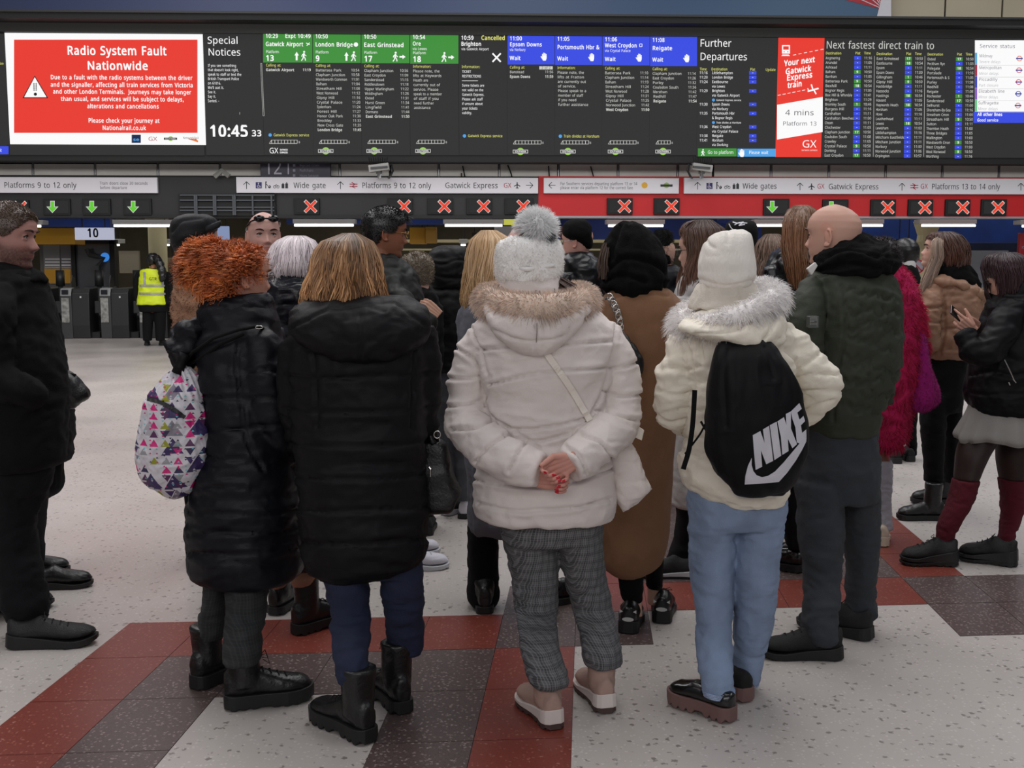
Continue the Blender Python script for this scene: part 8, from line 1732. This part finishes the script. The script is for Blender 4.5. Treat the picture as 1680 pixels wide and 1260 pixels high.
hpl = hair_mat('hair_plum', (58, 38, 42), .3)
longhair(R_, [(414, 1636, 1664, .03), (417, 1626, 1676, .06), (425, 1618, 1684, .085), (437, 1616, 1690, .10), (452, 1620, 1692, .105), (466, 1622, 1690, .105), (482, 1624, 1686, .10), (500, 1632, 1674, .09)], d, hpl, 1500, seed=31, r=.0024, wave=.003, shell_col=.6, face=(196, 24, 456))
sk = [(665, 1592, 1706, .15), (680, 1586, 1712, .16), (700, 1576, 1722, .18), (716, 1569, 1728, .19), (722, 1572, 1725, .18)]
cen_, hw_2, hd_2 = rowgeo(sk, d, 26); A_ = np.linspace(0, 2*np.pi, 160, endpoint=False); tt = np.linspace(0, 1, 26)[:, None]; pl = .024*tt*np.abs(((A_*15/np.pi) % 2)-1)[None, :]-.012*tt
V = cen_[:, None, :]+NR*((hw_2[:, None]+pl)*np.cos(A_))[..., None]+NF*((hd_2[:, None]+pl)*np.sin(A_))[..., None]; V[:, :, 2] += .010*tt*np.sin(A_*5)[None, :]; mkobj('skirt', V.reshape(-1, 3), ringfaces(26, 160, False), mat('grey_flannel', (136, 132, 128), .9, bump=.3), R_, smooth=True)
Tl = [(694, 1596, 1640, .08, .0), (718, 1578, 1637, .10, -.01), (748, 1570, 1620, .10, -.03), (770, 1568, 1610, .09, -.04), (787, 1566, 1604, .08, -.05), (817, 1559, 1596, .078, -.05), (840, 1550, 1584, .07, -.05), (863, 1540, 1571, .06, -.04), (886, 1537, 1562, .05, -.03), (905, 1535, 1560, .046, -.03)]
Tr = [(694, 1636, 1690, .09, .05), (718, 1636, 1698, .11, .05), (748, 1636, 1688, .10, .05), (785, 1641, 1682, .085, .05), (817, 1644, 1682, .08, .05), (850, 1644, 1672, .065, .04), (884, 1640, 1662, .05, .02), (905, 1640, 1660, .046, .02)]
b = MB(); [loft(b, q, d, n=36, e=2) for q in ([x for x in Tl if x[0] < 800], [x for x in Tr if x[0] < 800])]; cloth('tights', b, mat('sheer_tights', (46, 32, 30), .55, spec=.3), R_, .009, 2, None, None)
for q in (Tl, Tr):
    b = MB(); loft(b, [(y, xl-1, xr+1, hd, dd_) for y, xl, xr, hd, dd_ in q if y > 780], d, n=40, e=2); cloth('knee_sock', b, mat('burgundy_knit', (82, 10, 26), .95, bump=.7, bscale=180, stretch=(1, 1, .3)), R_, .006, 1, (.004, (14, 14, 22)), None, int(q[0][1]))
hand_mb(p.hands, W(1594, 541, d-.10), -NR*.78+NZ*.55, -NF-NZ*.5, .84, (12, 40, 50, 58), (30, 10), mirror=1, spread=1)
hand_mb(p.hands, W(1604, 538, d+.03), -NR*.75+NZ*.3, NF+NZ*.4, .82, (45, 50, 55, 60), (20, 10), mirror=-1, spread=3)
p.body(M_skinf, torso, [Tl, Tr], arms)
M_chunk = mat('black_suede', (13, 13, 14), .7, bump=.5, bscale=200)
shoe(R_, (1570, 928), -82, .275, .11, 'sneaker', M_chunk, M_rub, sole_h=.045, collar=.10, laces=M_lace, mid=mat('black_midsole', (24, 24, 25), .5), lug=.006, toe_h=.06); shoe(R_, (1668, 930), -56, .275, .11, 'sneaker', M_chunk, M_rub, sole_h=.045, collar=.10, laces=M_lace, mid=mat('black_midsole', (24, 24, 25), .5), lug=.006, toe_h=.06)
ph = empty('phone', tuple(W(1572, 530, d-.08))); tag(ph, 'dark smartphone held by the girl with plum hair', 'phone')
c0 = np.array(W(1577, 522, d-.075)); ux = norm(-NR*.78+NZ*.62-NF*.1); uy = norm(np.cross(ux, -NF*.5+NR*.4+NZ*.5)); uz = np.cross(ux, uy); b = MB(); b.box((-.072, -.036, -.004), (.072, .036, .004)); V, f = b.arr(); V = c0+V[:, :1]*ux+V[:, 1:2]*uy+V[:, 2:]*uz; mkobj('case', V, f, mat('phone_black', (16, 16, 18), .25), ph, bevel=.003)
b = MB(); b.box((-.068, -.033, .0042), (.068, .033, .0046)); V, f = b.arr(); V = c0+V[:, :1]*ux+V[:, 1:2]*uy+V[:, 2:]*uz; mkobj('screen', V, f, mat('phone_screen', (120, 122, 130), .15), ph)
b = MB(); b.tube([W(1648, 590, d-.235), W(1656, 606, d-.24), W(1664, 624, d-.235)], .003, 6); b.tube([W(1655, 627, d-.235), W(1657, 632, d-.235)], .003, 6); b.tube([W(1662, 622, d-.235), W(1667, 628, d-.235)], .003, 6); b.build('zip_pull', M_silver, R_)
# ================================================================ far persons: black hair bun with white collar, staff member
p = Person(8.2, 1484, 'person with black hair and white collar, far behind the raspberry coat', finev=0.011)
R_, d = p.root, p.d
torso = [(434, 1474, 1496, .08), (442, 1466, 1504, .12), (470, 1462, 1506, .14), (540, 1464, 1504, .14), (600, 1466, 1502, .14)]
coat_obj(p, 'jacket', torso, [], M_blkc, .014, seed=3); h = p.head(1485, 418, 0, -20, 0, 0, .95); cap_hair(h, R_, hblk, n=1500, length=.03, thick=.016)
b = MB(); loft(b, [(424, 1476, 1496, .08), (432, 1474, 1500, .10), (442, 1476, 1500, .10)], d, n=32); cloth('white_collar', b, mat('white_cotton', (206, 204, 202), .8), R_, .012, 1, None, None)
legs = stand(p, 1484, 20, 590, M_blkc, 22); p.body(M_skinf, torso, legs, [])
p = Person(19.6, 252, 'person in yellow high visibility vest by the ticket gates', finev=0.011)
R_, d = p.root, p.d; tag(R_, cat='person')
torso = [(440, 240, 264, .10), (445, 230, 272, .12), (455, 227, 276, .14), (475, 228, 275, .15), (500, 227, 276, .16), (512, 230, 274, .15)]
coat_obj(p, 'jacket', torso, [[(229, 447, 0, 5), (223, 465, 0, 5), (224, 485, 0, 4.5), (230, 500, -.05, 4)], [(273, 447, 0, 5), (281, 465, 0, 5), (281, 485, 0, 4.5), (276, 500, -.05, 4)]], M_blkc, .02, None, None)
o, V, Q, N = coat_obj(p, 'vest', [(441, 236, 268, .13), (446, 230, 273, .15), (460, 229, 273, .17), (480, 228, 273, .18), (499.5, 225, 275, .19)], [], mat('hi_vis_yellow', (206, 224, 30), .6), .016, (.01, (5, 5, 8)), None, keep=True)
vb = BVHTree.FromPolygons([Vector(x) for x in V], [tuple(q) for q in Q]); M_ref = mat('reflective_tape', (150, 150, 152), .35)
for pts in ([(229, 468.5, 0), (250, 468.5, 0), (273, 469, 0)], [(227.5, 481.5, 0), (250, 482, 0), (274, 482, 0)], [(236.5, 446, 0), (237, 467, 0)], [(267.5, 446, 0), (267, 467, 0)]): ribbon('reflective_band', pts, d, 3.4, M_ref, o, vb, th=.004, lift=.02, n=14)
vv, ff, wd = text_geo('GTR', .02); b = MB(); c0 = np.array(W(244.5, 459.8, d-.26)); k_ = 4.6/CAPH*d/F; b.add(c0+vv[:, :1]*NR*k_*.95+vv[:, 1:2]*NZ*k_, ff); b.build('lettering', M_cable, o)
h = p.head(252, 429, 0, 10, 0, 0, .95, True)
b = MB(); b.ball(tuple(W(251, 426, d)), (.11, .12, .12), 20, 12); b.tube([W(256, 420, d-.1), W(262, 432, d-.16), W(266, 445, d-.2), W(267, 456, d-.2), W(264, 462, d-.2)], [.05, .07, .07, .06, .02], 12); V, Q, N = remesh(b, .015, 1); V = crumple(V, N, .012, (14, 14, 14)); mkobj('ponytail_hair', V, Q, hblk, R_, smooth=True, col=np.ones((len(V), 3))*.6)
legs = [[(498, 234, 254, .13), (530, 234, 251, .10), (559, 235, 249, .09)], [(498, 252, 273, .13), (530, 254, 272, .10), (559, 256, 270, .09)]]
p.legs_cloth('trousers', None, legs, M_blkc, .016, None, None); p.body(M_skin2, torso, legs, [])
shoe(R_, (241, 567), -15, .28, .11, 'sneaker', M_run, M_rub, sole_h=.03, collar=.09); shoe(R_, (263, 567), 12, .28, .11, 'sneaker', M_run, M_rub, sole_h=.03, collar=.09)
